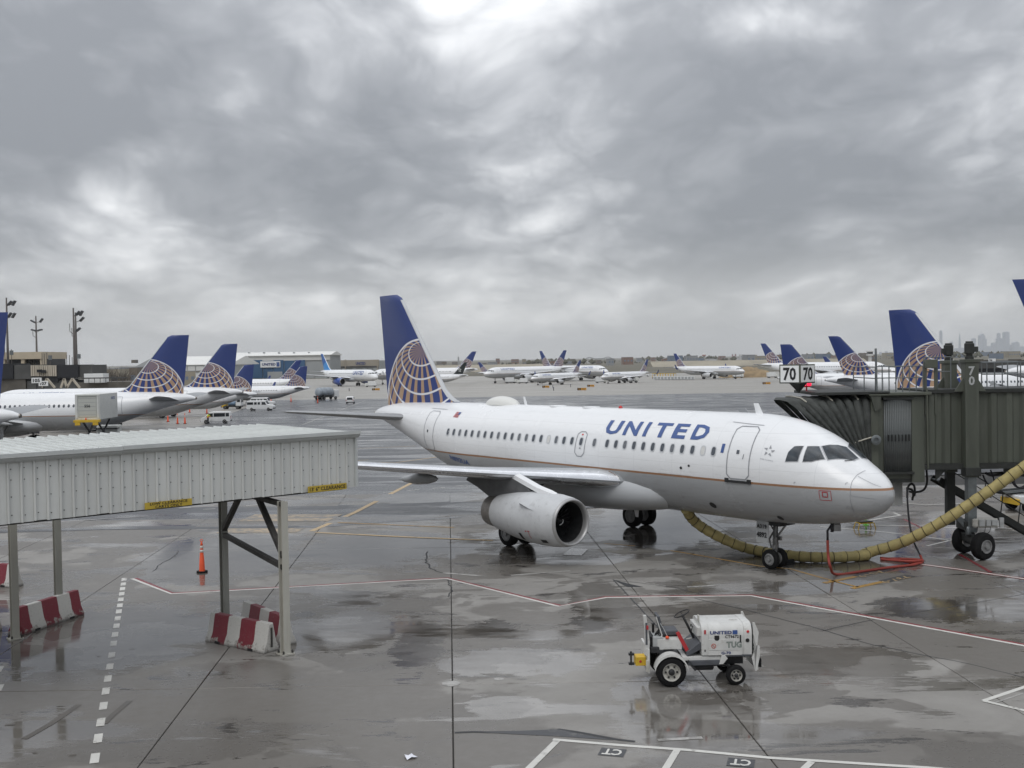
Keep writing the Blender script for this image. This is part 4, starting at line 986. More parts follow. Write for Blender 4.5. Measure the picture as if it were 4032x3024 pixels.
# fastener heads, a few per panel
mb = MB()
for i in range(44):
    for z in (ZB + .18, ZB + .62, ZB + 1.02, ZT - .28): mb.box((-PW * i - .2, -.004, z + random.uniform(-.02, .02)), (.022, .016, .022))
mb.build('fastener', M['rust_steel'], br)['kind'] = 'stuff'
Minv = br.matrix_basis.inverted() if False else (Matrix.Translation(br.location) @ Matrix.Rotation(br.rotation_euler.z, 4, 'Z')).inverted()
def loc(p): return Minv @ Vector(p)
def clearance_sign(u0, u1, v0, v1, lines, h):
    # sign lies on the near face (local y = 0)
    def hit(u, v):
        d = Minv.to_3x3() @ ray(u, v); o = Minv @ Vector((0, 0, CAM_H)); tt = -o.y / d.y; return o + d * tt
    a, b = hit(u0, v0), hit(u1, v1); xl, xr = min(a.x, b.x), max(a.x, b.x); zl, zh = min(a.z, b.z), max(a.z, b.z)
    s_ = MB().box(((xl + xr) / 2, -.075, (zl + zh) / 2), (xr - xl, .03, zh - zl)).build('clearance_sign', M['sign_yellow'], br)
    for i, (tx, wf_) in enumerate(lines):
        zc_ = zh - (zh - zl) * (i + .5) / len(lines)
        flat_text('lettering', tx, M['text_black'], ((xl + xr) / 2, -.091, zc_), (1, 0, 0), (0, 0, 1), h, s_, w=(xr - xl) * wf_, bold=.02)
clearance_sign(566, 750, 2006, 1961, [('LOW CLEARANCE', .80), ('CARTS ONLY', .58)], .072)
clearance_sign(1208, 1358, 1940, 1900, [('13\' 6" CLEARANCE', .93)], .115)
def post(x, y, m, z1=ZB - .15, w=.20):
    p = loc((x, y, 0)); mb = MB(); t_ = .03
    mb.box((p.x, p.y - w / 2, z1 / 2), (w, t_, z1)).box((p.x, p.y + w / 2, z1 / 2), (w, t_, z1)).box((p.x, p.y, z1 / 2), (t_, w, z1))
    o = mb.build('post', m, br); MB().box((p.x, p.y, .02), (w + .18, w + .18, .04)).build('base_plate', M['post_pale'], o)
    for sx in (-1, 1):
        for sy in (-1, 1): MB().lathe([(0, .03), (.07, .03), (.09, .01)], (p.x + sx * (w / 2 + .04), p.y + sy * (w / 2 + .04), .04), (0, 0, 1), 8).build('bolt', M['rust_steel'], o)
    return p
a = post(-6.47, 30.45, M['post_pale']); b = post(-9.25, 34.6, M['post_paint'])
post(-15.05, 32.65, M['post_pale']); post(-14.75, 35.1, M['post_paint'])
z_ = 3.05
for q0, q1 in (((a.x, a.y, 2.45), (b.x, b.y, 2.75)), ((a.x, a.y, 2.75), (a.x * .62 + b.x * .38, a.y * .62 + b.y * .38, 4.25)), ((b.x, b.y, 2.85), (a.x * .35 + b.x * .65, a.y * .35 + b.y * .65, 4.25)), ((a.x, a.y, 4.22), (b.x, b.y, 4.22))):
    MB().bar(q0, q1, .15, .13).build('brace', M['rust_steel'], br)

# ------------------------------------------------------------------ concrete barriers
def stripe_mat():
    m = D.materials.new('barrier_stripes'); m.use_nodes = True; tr = m.node_tree; p = tr.nodes['Principled BSDF']
    g = tr.nodes.new('ShaderNodeTexCoord').outputs['Object']; x, y, z = sep(tr, g)
    u, _, _ = sep(tr, tr.nodes.new('ShaderNodeUVMap').outputs[0])
    n = noise(tr, g, 5, 7, .65); n2 = noise(tr, g, 18, 5, .6)
    f = (u + (n - .5) * .05).m('FRACT').lt(.54)
    c = mixc(tr, f, (.50, .49, .46), (.17, .014, .026))
    chip = (n + z.ss(0.0, .45, .18, 0.0)).ss(.66, .74); c = mixc(tr, chip, c, (.30, .285, .26))
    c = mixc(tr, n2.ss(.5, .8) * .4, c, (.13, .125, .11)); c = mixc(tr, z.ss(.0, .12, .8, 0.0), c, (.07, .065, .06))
    tr.links.new(c, p.inputs['Base Color']); p.inputs['Roughness'].default_value = .6
    bn = tr.nodes.new('ShaderNodeBump'); bn.inputs['Strength'].default_value = .5; bn.inputs['Distance'].default_value = .02; tr.links.new((n + n2 * .4).k, bn.inputs['Height']); tr.links.new(bn.outputs[0], p.inputs['Normal'])
    M['barrier_stripes'] = m
stripe_mat()
def barrier_mesh(L, seed):
    rnd = random.Random(seed)
    pf = [(-.30, 0), (-.30, .08), (-.19, .30), (-.095, .80), (-.085, .82), (.085, .82), (.095, .80), (.19, .30), (.30, .08), (.30, 0)]
    rings = []; xs = [-L / 2, -L / 2 + .03] + [-L / 2 + L * k / 12 for k in range(1, 12)] + [L / 2 - .03, L / 2]
    for i, x in enumerate(xs):
        e = .03 if i in (0, len(xs) - 1) else 0.0; chip = rnd.random() < .3 or i in (0, len(xs) - 1)
        rings.append([(x, (y - math.copysign(e, y)) * (1 - (rnd.uniform(0, .12) if z < .1 and chip else 0)), max(0, z - (e if z > .7 else 0) + (rnd.uniform(0, .07) if 0 < z < .1 and chip else 0))) for y, z in pf])
    return MB().loft(rings)
def barrier(p, q, label, seed, start=.09):
    p, q = Vector(p), Vector(q); d = q - p; mb = barrier_mesh(d.length, seed)
    r = thing('concrete_barrier', label, 'barrier', ((p.x + q.x) / 2, (p.y + q.y) / 2, 0), math.atan2(d.y, d.x), 'striped barriers round the bridge posts')
    o = mb.build('barrier_body', M['barrier_stripes'], r, smooth=35); l = o.data.uv_layers.new(name='UVMap')
    for lp in o.data.loops: l.data[lp.index].uv = ((o.data.vertices[lp.vertex_index].co.x / d.length + .5 - start) / .46 + 4, 0)
    for k in (-1, 1): MB().box((k * (d.length / 2 + .004), 0, .42), (.03, .06, .55)).build('end_slot', M['rust_steel'], r)
    for k in (-.28, .28): MB().box((k * d.length, -.292, .05), (.22, .03, .07)).build('fork_pocket', M['black'], r)
b1a, b1b = G(812, 2528), G(1060, 2580)
barrier(b1a + Vector((.12, .30, 0)), b1b + Vector((.0, .32, 0)), 'red and white striped concrete barrier in front of the right-hand bridge post', 3)
barrier((b1a.x + .75, b1a.y + 1.75), (b1b.x + .30, b1b.y + 1.05), 'striped barrier half hidden behind the nearer barrier at the right-hand bridge post', 4, .2)
barrier((-15.25, 33.1), (-14.42, 35.75), 'slanted red and white striped barrier beside the left-hand bridge posts', 5, .37)
bl = G(80, 2312); barrier((bl.x - 1.9, bl.y + .9), (bl.x - .15, bl.y + .1), 'farther striped barrier at the left edge, showing only its chipped end', 6)
bl = G(-20, 2500); barrier((bl.x - 1.6, bl.y + .6), (bl.x - .1, bl.y + .35), 'striped barrier cut off by the left edge, left of the leftmost bridge post', 8)

# ------------------------------------------------------------------ traffic cones
mat('cone_white', (.62, .60, .56), .5, dirt=.2)
def cone_proto():
    r = D.objects.new('traffic_cone', None); COL.objects.link(r)
    MB().prism([(.26 * math.cos(k * pi / 4 + pi / 8), .26 * math.sin(k * pi / 4 + pi / 8)) for k in range(8)], lambda a, b, d: (a, b, d), 0, .075).build('base', M['rubber'], r, bevel=.015)
    MB().lathe([(.07, .135), (.1, .13), (.72, .095), (.74, .085), (.90, .078)], (0, 0, 0), (0, 0, 1), 18).build('body', M['orange'], r, smooth=40)
    MB().lathe([(.90, .079), (1.02, .073)], (0, 0, 0), (0, 0, 1), 18).build('band', M['cone_white'], r, smooth=True)
    MB().lathe([(1.02, .073), (1.08, .070)], (0, 0, 0), (0, 0, 1), 18).build('collar', M['orange'], r, smooth=True)
    MB().lathe([(1.08, .070), (1.2, .062)], (0, 0, 0), (0, 0, 1), 18).build('band', M['cone_white'], r, smooth=True)
    MB().lathe([(1.2, .062), (1.3, .05), (1.34, .03), (1.4, .028)], (0, 0, 0), (0, 0, 1), 14).tube([(.055 * math.cos(a), 0, 1.43 + .055 * math.sin(a)) for a in [k * pi / 6 for k in range(13)]], .016, 6).build('handle', M['orange'], r, smooth=True)
    return r
CONE = cone_proto(); first = True
def cone(u, v, label, group='cones on the apron', sc_=1.0):
    global first
    o = CONE if first else copy_tree(CONE); first = False
    o.location = G(u, v); o.scale = (sc_,) * 3; o.rotation_euler.z = random.random()
    return tag(o, label, 'traffic cone', group)
cone(796, 2254, 'tall orange cone with white bands standing alone between the bridge posts', 'orange traffic cones', .88)
Z2 = lambda a, b: (500 + a * .27125, 1250 + b * .27125)
for (a, b), lb in (((595, 1518), 'leftmost of three orange cones left of the white van with a worker'), ((735, 1548), 'middle of three orange cones left of the white van with a worker'), ((842, 1546), 'orange cone of the three nearest the van with the worker'),
                   ((910, 1382), 'orange cone beneath the belly of the nearest left airliner tail'), ((1160, 1398), 'orange cone standing just above the roof of the worker\'s van'), ((1163, 1318), 'orange cone left of the yellow tug, above another cone'), ((2092, 1232), 'small orange cone right of the pair of white vans')):
    cone(*Z2(a, b), lb, 'orange traffic cones', 1.15)
for u, v, lb in ((1146, 1582, 'tiny orange cone in front of the far regional jet'), (1251, 1587, 'tiny orange cone beside the rear of the tank truck'), (3400, 1545, 'tiny orange cone just left of another beside the jet bridge railing'), (3410, 1545, 'right one of two tiny orange cones near the jet bridge roof')): cone(u, v, lb, 'orange traffic cones', 1.2)
# ------------------------------------------------------------------ passenger boarding bridge, right
mat('jb_green', (.080, .088, .070), .55, var=.28, scale=1.2, dirt=.45, dirtcol=(.15, .145, .13), streak=True, rnd=.35)
mat('jb_pale', (.085, .092, .072), .5, var=.12, scale=1.2, dirt=.2)
mat('jb_shutter', (.115, .125, .125), .45, metal=.3, var=.15, scale=2, dirt=.2)
mat('jb_dark', (.022, .024, .022), .6, var=.25, scale=2, dirt=.2, dirtcol=(.08, .08, .07))
mat('canopy', (.052, .056, .052), .75, var=.35, scale=3, dirt=.4, dirtcol=(.015, .015, .015), bump=.3)
mat('galv', (.16, .175, .18), .45, metal=.5, var=.15, scale=4)
mat('strap', (.42, .40, .34), .7, var=.15, scale=6)
jb = thing('jet_bridge', 'dark green boarding bridge with corrugated tunnel, wheels and roof railing reaching the airliner', 'jet bridge', (18.2, 43.4, 0))
def J(u, v, Y=43.35): p = at(u, v, Y); return Vector((p.x - 18.2, p.y - 43.4, p.z))
ZF, ZR = 3.55, 6.62
y0, y1 = 0.0, 3.0
# cab: frame, curved shutter, floor
cx0, cx1 = J(3429, 1600).x, J(3640, 1600).x          # left and right side of the cab
MB().box(((cx0 + cx1) / 2, 1.55, 4.82), (cx1 - cx0, 3.0, 3.36)).build('cab', M['jb_green'], jb, bevel=.03)
MB().box(((cx0 + cx1) / 2 + .05, 1.5, 6.55), (cx1 - cx0 + .35, 3.5, .12)).build('cab_roof', M['jb_pale'], jb, bevel=.02)
sx0, sx1 = J(3481, 1600).x, J(3590, 1600).x
mb = MB(); n = 44
for i in range(16):
    u = (i + .5) / 16; mb.tube([(sx0 + (sx1 - sx0) * u, .02 - .10 * math.sin(pi * u), 3.42), (sx0 + (sx1 - sx0) * u, .02 - .10 * math.sin(pi * u), 6.32)], .042, 8)
    if i == 0: slat_ = mb.build('shutter_slat', M['jb_shutter'], jb, smooth=True); base_x = sx0 + (sx1 - sx0) * u; base_y = -.10 * math.sin(pi * u)
    else: obj('shutter_slat', slat_.data, jb, (sx0 + (sx1 - sx0) * u - base_x, -.10 * math.sin(pi * u) - base_y, 0))
    mb = MB()
for i in range(7): MB().box((sx0 + .14 + (sx1 - sx0 - .28) * i / 6, -.13, 4.80), (.035, .05, .26)).build('shutter_slot', M['black'], jb)
MB().box(((sx0 + sx1) / 2, -.02, 3.40), (sx1 - sx0 + .1, .30, .10)).build('shutter_track', M['jb_dark'], jb); MB().box(((sx0 + sx1) / 2, -.02, 6.36), (sx1 - sx0 + .1, .2, .08)).build('shutter_track', M['jb_dark'], jb)
MB().box(((cx0 + cx1) / 2, 1.4, 3.08), (cx1 - cx0 - .1, 2.7, .16)).build('cab_floor', M['jb_dark'], jb)
MB().box((cx0 + .14, -.02, 4.8), (.28, .10, 3.2)).build('cab_post', M['jb_pale'], jb); MB().box((cx1 - .26, -.02, 4.72), (.5, .08, 3.4)).build('cab_post', M['jb_green'], jb)
MB().tube([J(3650, 1530, 43.2), J(3652, 1700, 43.2), J(3655, 1845, 43.2)], .035, 8).build('conduit', M['jb_pale'], jb)
# bellows canopy: folded hoops from the cab to the aircraft door, closing on its far side
hoops = 9; cl_ = J(3432, 1600, 44.0)
door_pt = Vector((11.62 - 18.2, 43.0 - 43.4, 0))
for i in range(hoops):
    u0, u1 = i / hoops, (i + 1) / hoops
    def hoop(u, g):
        top = 6.42 - .10 * u; bot = 3.45 + .1 * u; hw = 1.55
        ps = []
        for a, k in ((-1, 0), (-1, .45), (-1, .80), (-.93, .95), (-.72, 1), (0, 1.01), (.72, 1), (.93, .95), (1, .80), (1, 0)):
            x = cx0 - u * (.30 + 3.0 * k); r_ = hw + (g if k > .1 else 0); z = bot + (top - bot) * k + (g if k > .9 else 0)
            ps.append(Vector((x, 1.45 + a * r_ - .25 * u, z)))
        return ps
    rings = [hoop(u0 + .002, -.03), hoop(u0 * .7 + u1 * .3, .05), hoop((u0 + u1) / 2, .07), hoop(u0 * .3 + u1 * .7, .05), hoop(u1 - .002, -.03)]
    rings = [[p + Vector((random.uniform(-.012, .012), random.uniform(-.012, .012), random.uniform(-.015, .015))) for p in r] for r in rings]
    MB().loft(rings, cap=False, closed=False).build('bellows_fold', M['canopy'], jb, smooth=60)
    if i in (1, 4, 7):
        h = hoop((u0 + u1) / 2, .10); MB().tube(h[3:7], .028, 6).build('strap', M['strap'], jb)
hs = [J(3335, 1757, 43.3), J(3380, 1738, 43.2), J(3432, 1722, 43.15)]
MB().tube(smoothpath(hs, 6), .03, 8).build('spacer_arm', M['strap'], jb, smooth=True)
MB().lathe([(0, .19), (.07, .20), (.09, .16), (.09, .09), (.03, .08)], J(3448, 1732, 43.05), (0, -1, 0), 24).build('bumper_roller', M['galv'], jb, smooth=40)
# hood over the canopy
MB().box((cx0 - .75, 1.5, 6.60), (2.9, 3.5, .12)).build('canopy_hood', M['jb_dark'], jb, bevel=.02)
mb = MB().add([Vector((cx0 - .05, -.2, 6.5)), Vector((cx0 + .35, -.2, 6.62)), Vector((cx0 + .35, -.2, 6.0)), Vector((cx0 + .12, -.2, 5.85)), Vector((cx0 - .05, -.12, 6.5)), Vector((cx0 + .35, -.12, 6.62)), Vector((cx0 + .35, -.12, 6.0)), Vector((cx0 + .12, -.12, 5.85))], [(0, 1, 2, 3), (7, 6, 5, 4), (0, 4, 5, 1), (1, 5, 6, 2), (2, 6, 7, 3), (3, 7, 4, 0)])
mb.build('gusset', M['jb_green'], jb)
# tunnel wall with upright ribs, roof and floor beams
tx0, tx1 = cx1, 12.0
MB().box(((tx0 + tx1) / 2, 1.5, (ZF + ZR) / 2), (tx1 - tx0, 2.6, ZR - ZF - .1)).build('tunnel', M['jb_green'], jb)
MB().box(((tx0 + tx1) / 2, 1.5, ZR), (tx1 - tx0, 3.0, .14)).build('tunnel_roof', M['jb_dark'], jb)
MB().box(((tx0 + tx1) / 2, .08, ZF + .06), (tx1 - tx0, .22, .22)).build('floor_beam', M['jb_dark'], jb); MB().box(((tx0 + tx1) / 2, 2.9, ZF + .06), (tx1 - tx0, .22, .22)).build('floor_beam', M['jb_dark'], jb)
wp_ = MB().prism([(0, 0), (.10, -.09), (.30, -.09), (.40, 0), (.62, 0), (.62, .04), (0, .04)], lambda a, b, d: (a, b, d), ZF + .18, ZR - .09).build('wall_rib', M['jb_green'], jb, bevel=.01)
wp_.location = (tx0 + .15, .19, 0)
for i in range(1, int((tx1 - tx0) / .62)):
    if abs(tx0 + .15 + i * .62 - .0) > .55: obj('wall_rib', wp_.data, jb, (tx0 + .15 + i * .62, .19, 0))
# lift columns with drive motors
for k, (ux, yy, wd) in enumerate(((3822, -.05, .54), (3740, 1.9, .5))):
    x = J(ux, 1600, 43.35 + yy).x; c = MB()
    top = 7.75 if k == 0 else 7.7
    col_ = c.box((x, yy, (3.2 + top) / 2), (wd, .42, top - 3.2)).build('lift_column', M['jb_green'], jb, bevel=.02)
    MB().box((x, yy, (1.0 + 3.3) / 2), (wd * .66, .34, 2.3)).build('inner_column', M['galv'] if k == 0 else M['jb_dark'], col_, bevel=.02)
    for sx in (-1, 1): MB().prism([(0, 6.6), (sx * .36, 6.6), (0, 7.15)], lambda a, b, d: (x + sx * wd / 2 + a, d, b), yy - .03, yy + .03).build('bracket', M['jb_green'], col_)
    MB().box((x, yy, top + .06), (wd + .1, .5, .14)).build('column_head', M['jb_green'], col_, bevel=.02)
    MB().lathe([(0, .17), (.1, .17), (.12, .12), (.22, .12), (.24, .19), (.62, .19), (.66, .14), (.72, .14)], (x - .02, yy, top + .12), (0, 0, 1), 16).build('lift_motor', M['jb_dark'], col_, smooth=40)
    MB().box((x + (.22 if k == 0 else -.22), yy, top + .52), (.18, .16, .22)).build('terminal_box', M['jb_dark'], col_, bevel=.02)
    if k == 0:
        for ch, z in (('7', 7.42), ('0', 7.03)): flat_text('column_number', ch, M['placard'], (x - .02, yy - .212, z), (1, 0, 0), (0, 0, 1), .36, col_, w=.24, bold=.03)
        MB().box((x, yy - .05, 3.42), (.62, .5, .34)).build('column_collar', M['jb_dark'], col_, bevel=.02)
        CX = x
# bogie: axle beam, two big wheels
yw = 42.83 - 43.4
bog = MB().box((CX - .05, .25, 1.25), (.5, .9, .35)).box((CX, .35, .75), (.28, 1.6, .30)).build('bogie', M['jb_dark'], jb, bevel=.03)
MB().tube([(CX - .35, .2, 1.5), (CX - .15, -.15, 1.15), (CX - .2, -.3, .9)], .11, 10).build('drive_motor', M['galv'], bog, smooth=True)
wa, wb_ = G(3870, 2204), G(3795, 2176); axis = Vector((.42, -.90, 0)).normalized()
for P_, nm in ((wa, 1), (wb_, -1)):
    c = Vector((P_.x - 18.2, P_.y - 43.4 + (.0), .54)); 
    r, w = .54, .40
    mb = MB().lathe([(-w / 2, r * .55), (-w / 2, r * .80), (-w * .38, r * .95), (-w * .2, r), (w * .2, r), (w * .38, r * .95), (w / 2, r * .80), (w / 2, r * .55)], c, axis, 32, cap=False); wh = mb.build('wheel', M['rubber'], jb, smooth=40)
    MB().lathe([(0, r * .50), (.015, r * .50), (.02, r * .44), (-.04, r * .40), (-.03, r * .2), (.05, r * .18), (.06, 0)], c + axis * (w / 2), axis, 24, cap=False).build('hub', M['hub_grey'], wh, smooth=30)
MB().bar((wa.x - 18.2 - .1, wa.y - 43.4 + .2, .56), (wb_.x - 18.2 + .1, wb_.y - 43.4 + .3, .56), .2).build('axle', M['jb_dark'], bog)
# control boxes beside the column
cb = J(3875, 2060, 42.9)
pnl = MB().box((cb.x + .06, cb.y, cb.z), (.92, .10, .36)).build('control_panel', M['hub_white'], jb, bevel=.01)
for i, (dx, w_, h_) in enumerate(((-.46, .20, .28), (-.20, .22, .26), (.06, .18, .24), (.30, .22, .22), (.58, .16, .38))): MB().box((cb.x + .06 + dx, cb.y - .10, cb.z + .03), (w_, .12, h_)).build('junction_box', M['placard'] if i else M['hub_white'], pnl, bevel=.01)
for dx in (-.3, .0, .2): MB().tube(smoothpath([(cb.x + dx, cb.y - .1, cb.z - .12), (cb.x + dx - .04, cb.y - .14, cb.z - .3), (cb.x + dx - .12, cb.y - .05, cb.z - .42)], 4), .012, 6).build('control_wire', M['black'], pnl)
# service stair behind, going down to the right
s0, s1 = J(3700, 1890, 45.5), J(4110, 2130, 45.5); yst = s0.y
for yy in (yst, yst + .9): MB().bar((s0.x, yy, s0.z), (s1.x, yy, s1.z), .06, .26).build('stair_stringer', M['jb_dark'], jb)
ns = 16
for i in range(ns):
    u = (i + .5) / ns; MB().box((s0.x + (s1.x - s0.x) * u, yst + .45, s0.z + (s1.z - s0.z) * u + .04), (.25, .84, .04)).build('stair_tread', M['galv'], jb)
for yy in (yst,):
    MB().bar((s0.x + .3, yy, s0.z + .9), (s1.x, yy, s1.z + 1.0), .045).build('stair_rail', M['jb_dark'], jb); MB().bar((s0.x + .3, yy, s0.z + .5), (s1.x, yy, s1.z + .55), .035).build('stair_rail', M['jb_dark'], jb)
    for i in range(6):
        u = (i + .5) / 6; x = s0.x + (s1.x - s0.x) * u; z = s0.z + (s1.z - s0.z) * u; MB().bar((x, yy, z), (x + .12, yy, z + .98), .035).build('stair_baluster', M['jb_dark'], jb)
# roof railing
def rail(pts, h, n, z, name='roof_rail'):
    for k in (h, h * .55): MB().tube([(p[0], p[1], z + k) for p in pts], .024, 6).build(name, M['galv'], jb)
    for i in range(len(pts) - 1):
        a, b = Vector(pts[i] + (z,)), Vector(pts[i + 1] + (z,))
        for k in range(n[i] + 1): p = a.lerp(b, k / n[i]); MB().tube([p, p + Vector((0, 0, h))], .024, 6).build('rail_post', M['galv'], jb)
xa, xb, xc, xd = J(3452, 1500).x, J(3640, 1500).x, J(3762, 1500).x, J(3880, 1500).x
rail([(xa, .1), (xb, .1)], 1.02, [7], 6.62); rail([(xa, 2.9), (xa, .1)], 1.0, [2], 6.62); rail([(xb + .15, .4), (xc, .4)], 1.30, [2], 6.68)
rail([(xd, .3), (xd + 2.6, .3)], 1.05, [5], 6.68); rail([(xd, 2.8), (xd + 2.6, 2.8)], 1.05, [4], 6.68)
MB().tube([J(3452, 1545), J(3448, 1372)], .045, 8).build('mast', M['galv'], jb)
for ux in (3650, 3690): MB().box((J(ux, 1500).x, .12, 6.75), (.09, .09, 2.1)).build('light_post', M['jb_green'], jb)
MB().box((J(3669, 1412).x, .12, 7.72), (.46, .35, .34)).build('light_box', M['jb_pale'], jb, bevel=.02)
# gate number box on a post, with twin red lamps
sg = thing('gate_sign', 'white double gate sign reading 70 on a dark post above the bellows', 'sign', (0, 0, 0))
YS_ = 44.6; pc = at(3143, 1470, YS_); base = at(3143, 1556, YS_)
MB().bar((pc.x, YS_, 6.6), (pc.x, YS_, pc.z), .10).build('post', M['jb_dark'], sg)
zt, zb_ = at(3143, 1437, YS_).z, at(3143, 1507, YS_).z
MB().loft([[(pc.x - .42, YS_ - .1, zb_), (pc.x, YS_ - .26, zb_), (pc.x + .35, YS_ - .1, zb_), (pc.x, YS_ + .2, zb_)], [(pc.x - .06, YS_ - .05, zb_ - .36), (pc.x, YS_ - .06, zb_ - .36), (pc.x + .06, YS_ - .05, zb_ - .36), (pc.x, YS_ + .06, zb_ - .36)]]).build('bracket', M['jb_dark'], sg)
pl_, pr2 = at(3068, 1470, YS_ + .18), at(3210, 1470, YS_ + .30); ed = Vector((pc.x, YS_ - .30, 0))
for (E_, f0, f1, nm) in ((pl_, 0, 1, 'L'), (pr2, 0, 1, 'R')):
    a, b = (Vector((E_.x, E_.y, 0)), ed) if nm == 'L' else (ed, Vector((E_.x, E_.y, 0)))
    r_ = (b - a).normalized(); up = Vector((0, 0, 1)); n_ = r_.cross(up); w = (b - a).length - .06; c = (a + b) / 2 + Vector((0, 0, (zt + zb_) / 2)); h = zt - zb_
    Mx = Matrix((r_, -n_, up)).transposed()
    f_ = MB().box(c - n_ * .05, (w + .05, .08, h + .05), Mx).build('frame', M['jb_pale'], sg)
    MB().box(c - n_ * .004, (w - .05, .02, h - .05), Mx).build('face', M['sign_white'], f_)
    flat_text('number', '70', M['text_black'], c + n_ * .010, r_, up, h * .74, f_, w=w * .66, bold=.03)
bc = at(3176, 1492 + 50, YS_ + .6); lamp = thing('warning_lamp', 'pair of lit red warning lamps on a short stem beside the gate sign', 'warning lamp', (bc.x, bc.y, 6.62))
MB().bar((0, 0, 0), (0, 0, .22), .05).bar((-.14, 0, .22), (.14, 0, .22), .05).build('stem', M['red'], lamp)
mat('lamp_red', (.6, .01, .03), .3, emit=((1.0, .02, .07), 1.6))
for dx in (-.11, .11):
    MB().lathe([(0, .075), (.05, .09), (.26, .08), (.34, .03), (.35, 0)], (dx, 0, .25), (0, 0, 1), 16).build('lens', M['lamp_red'], lamp, smooth=40)
# grey ground power box under the cab with dark cables
gb = J(3545, 1975, 44.2); MB().box((gb.x - .75, gb.y + .3, 2.45), (1.7, .6, .95)).build('power_unit', M['placard'], jb, bevel=.02)
MB().box((gb.x - .75, gb.y - .02, 2.25), (.5, .02, .06)).build('unit_label', M['red'], jb)
MB().bar((gb.x - .6, gb.y, 3.1), (gb.x - .6, gb.y, 2.9), .3).build('unit_hanger', M['jb_dark'], jb)
for pts in (((3648, 1850), (3650, 1900), (3635, 1930), (3600, 1938), (3580, 1935)), ((3572, 1960), (3575, 1920), (3588, 1905), (3600, 1915), (3602, 1945), (3595, 1955), (3592, 1970)), ((3580, 1925), (3592, 1930), (3596, 1950))):
    MB().tube(smoothpath([J(u, v, 43.6) for u, v in pts], 6), .045, 8).build('power_cable', M['rubber'], jb, smooth=True)

# ------------------------------------------------------------------ yellow air hose from the bridge to the belly
mat('hose_yellow', (.37, .305, .125), .7, var=.15, scale=2.5, dirt=.35, dirtcol=(.07, .06, .035), bump=.25)
mat('hose_band', (.075, .062, .03), .8)
z7 = lambda a, b: (2932 + a * .49729, 1600 + b * .49729)
Bz = lambda a, b: (2300 + a * .5877, 1500 + b * .5877)
pts = [Vector((PX - math.cos(YAW) * 9.05 - math.sin(YAW) * .62, PY + math.sin(YAW) * 9.05 - math.cos(YAW) * .62, 1.95))]
for (a, b), Y in (((735, 935), 44.9), ((840, 1010), 44.8), ((1000, 1088), 44.5)): pts.append(at(*Bz(a, b), Y))
for (a, b) in ((1150, 1135), (1400, 1172), (1640, 1182), (1880, 1168)): p = G(*Bz(a, b), .215); pts.append(p)
p = G(*z7(960, 1163), .23); pts.append(p)
for (a, b), Y in (((1200, 1095), 42.9), ((1450, 978), 42.4), ((1700, 828), 42.0), ((1950, 660), 41.7), ((2212, 480), 41.4), ((2420, 350), 41.2), ((2560, 320), 41.6)): pts.append(at(*z7(a, b), Y))
path = smoothpath(pts, 10)
hose = thing('air_hose', 'thick yellow ribbed air hose lying across the apron under the airliner nose', 'hose')
rr = []
for i in range(len(path)): rr.append(.205 + .012 * math.sin(i * 1.7))
MB().tube(path, rr, 20).build('hose_body', M['hose_yellow'], hose, smooth=True)
acc = 0.0
for i in range(1, len(path) - 1):
    acc += (path[i] - path[i - 1]).length
    if acc > .40:
        acc = 0.0; d = (path[i + 1] - path[i - 1]).normalized(); MB().lathe([(-.016, .20), (-.012, .224), (.012, .224), (.016, .20)], path[i], d, 20, cap=False).build('hose_band', M['hose_band'], hose, smooth=True)
# red ground-power cable hanging from the nose, and its dark feeder
mat('cable_red', (.30, .045, .032), .6, var=.15, scale=4, dirt=.25); mat('cable_black', (.016, .016, .020), .6)
rc = thing('power_cable', 'red ground power cable hanging from the airliner nose and coiled on the apron', 'cable')
plug = Vector((PX - math.cos(YAW) * 2.3 - math.sin(YAW) * .25, PY + math.sin(YAW) * 2.3 - math.cos(YAW) * .25, 2.02))
MB().box(plug + Vector((.2, .1, -.13)), (.26, .2, .26)).build('socket_box', M['dull_metal'], rc, bevel=.02)
top = [plug, at(*z7(656, 985), plug.y), at(*z7(657, 1060), plug.y)]
MB().tube([plug + Vector((0, 0, .02)), plug + Vector((0, 0, -.28))], .06, 10).build('plug', M['cable_black'], rc, smooth=True)
MB().tube(top, .043, 8).build('plug_sleeve', M['cable_black'], rc, smooth=True)
body = [top[-1], at(*z7(662, 1180), plug.y)] + [at(*z7(680, 1275), plug.y - .1)] + [G(*z7(a, b), .05) for a, b in ((725, 1330), (930, 1306), (1150, 1275), (1330, 1255), (1400, 1232), (1396, 1216), (1240, 1207), (1080, 1207))]
MB().tube(smoothpath(body, 8), .05, 8).build('cable_run', M['cable_red'], rc, smooth=True)
MB().tube(smoothpath([G(*z7(a, b), .06) for a, b in ((1075, 1200), (1200, 1215), (1330, 1242), (1395, 1238), (1408, 1222))], 8), .05, 8).build('cable_coil', M['cable_red'], rc, smooth=True)
MB().tube(smoothpath([G(*z7(a, b), .15) for a, b in ((1075, 1212), (1220, 1222), (1340, 1226), (1405, 1218))], 8), .045, 8).build('cable_coil', M['cable_red'], rc, smooth=True)
fd = [at(*z7(a, b), Y) for (a, b), Y in (((1286, 640), 43.6), ((1290, 760), 43.5), ((1302, 900), 43.4), ((1330, 1045), 43.2), ((1365, 1130), 43.0), ((1390, 1180), 42.8))] + [G(*z7(1405, 1214), .06)]
MB().tube(smoothpath(fd[:6], 6), .038, 8).build('feeder_cable', M['cable_black'], rc, smooth=True); MB().tube(smoothpath(fd[5:], 4), .046, 8).build('feeder_end', M['cable_red'], rc, smooth=True)
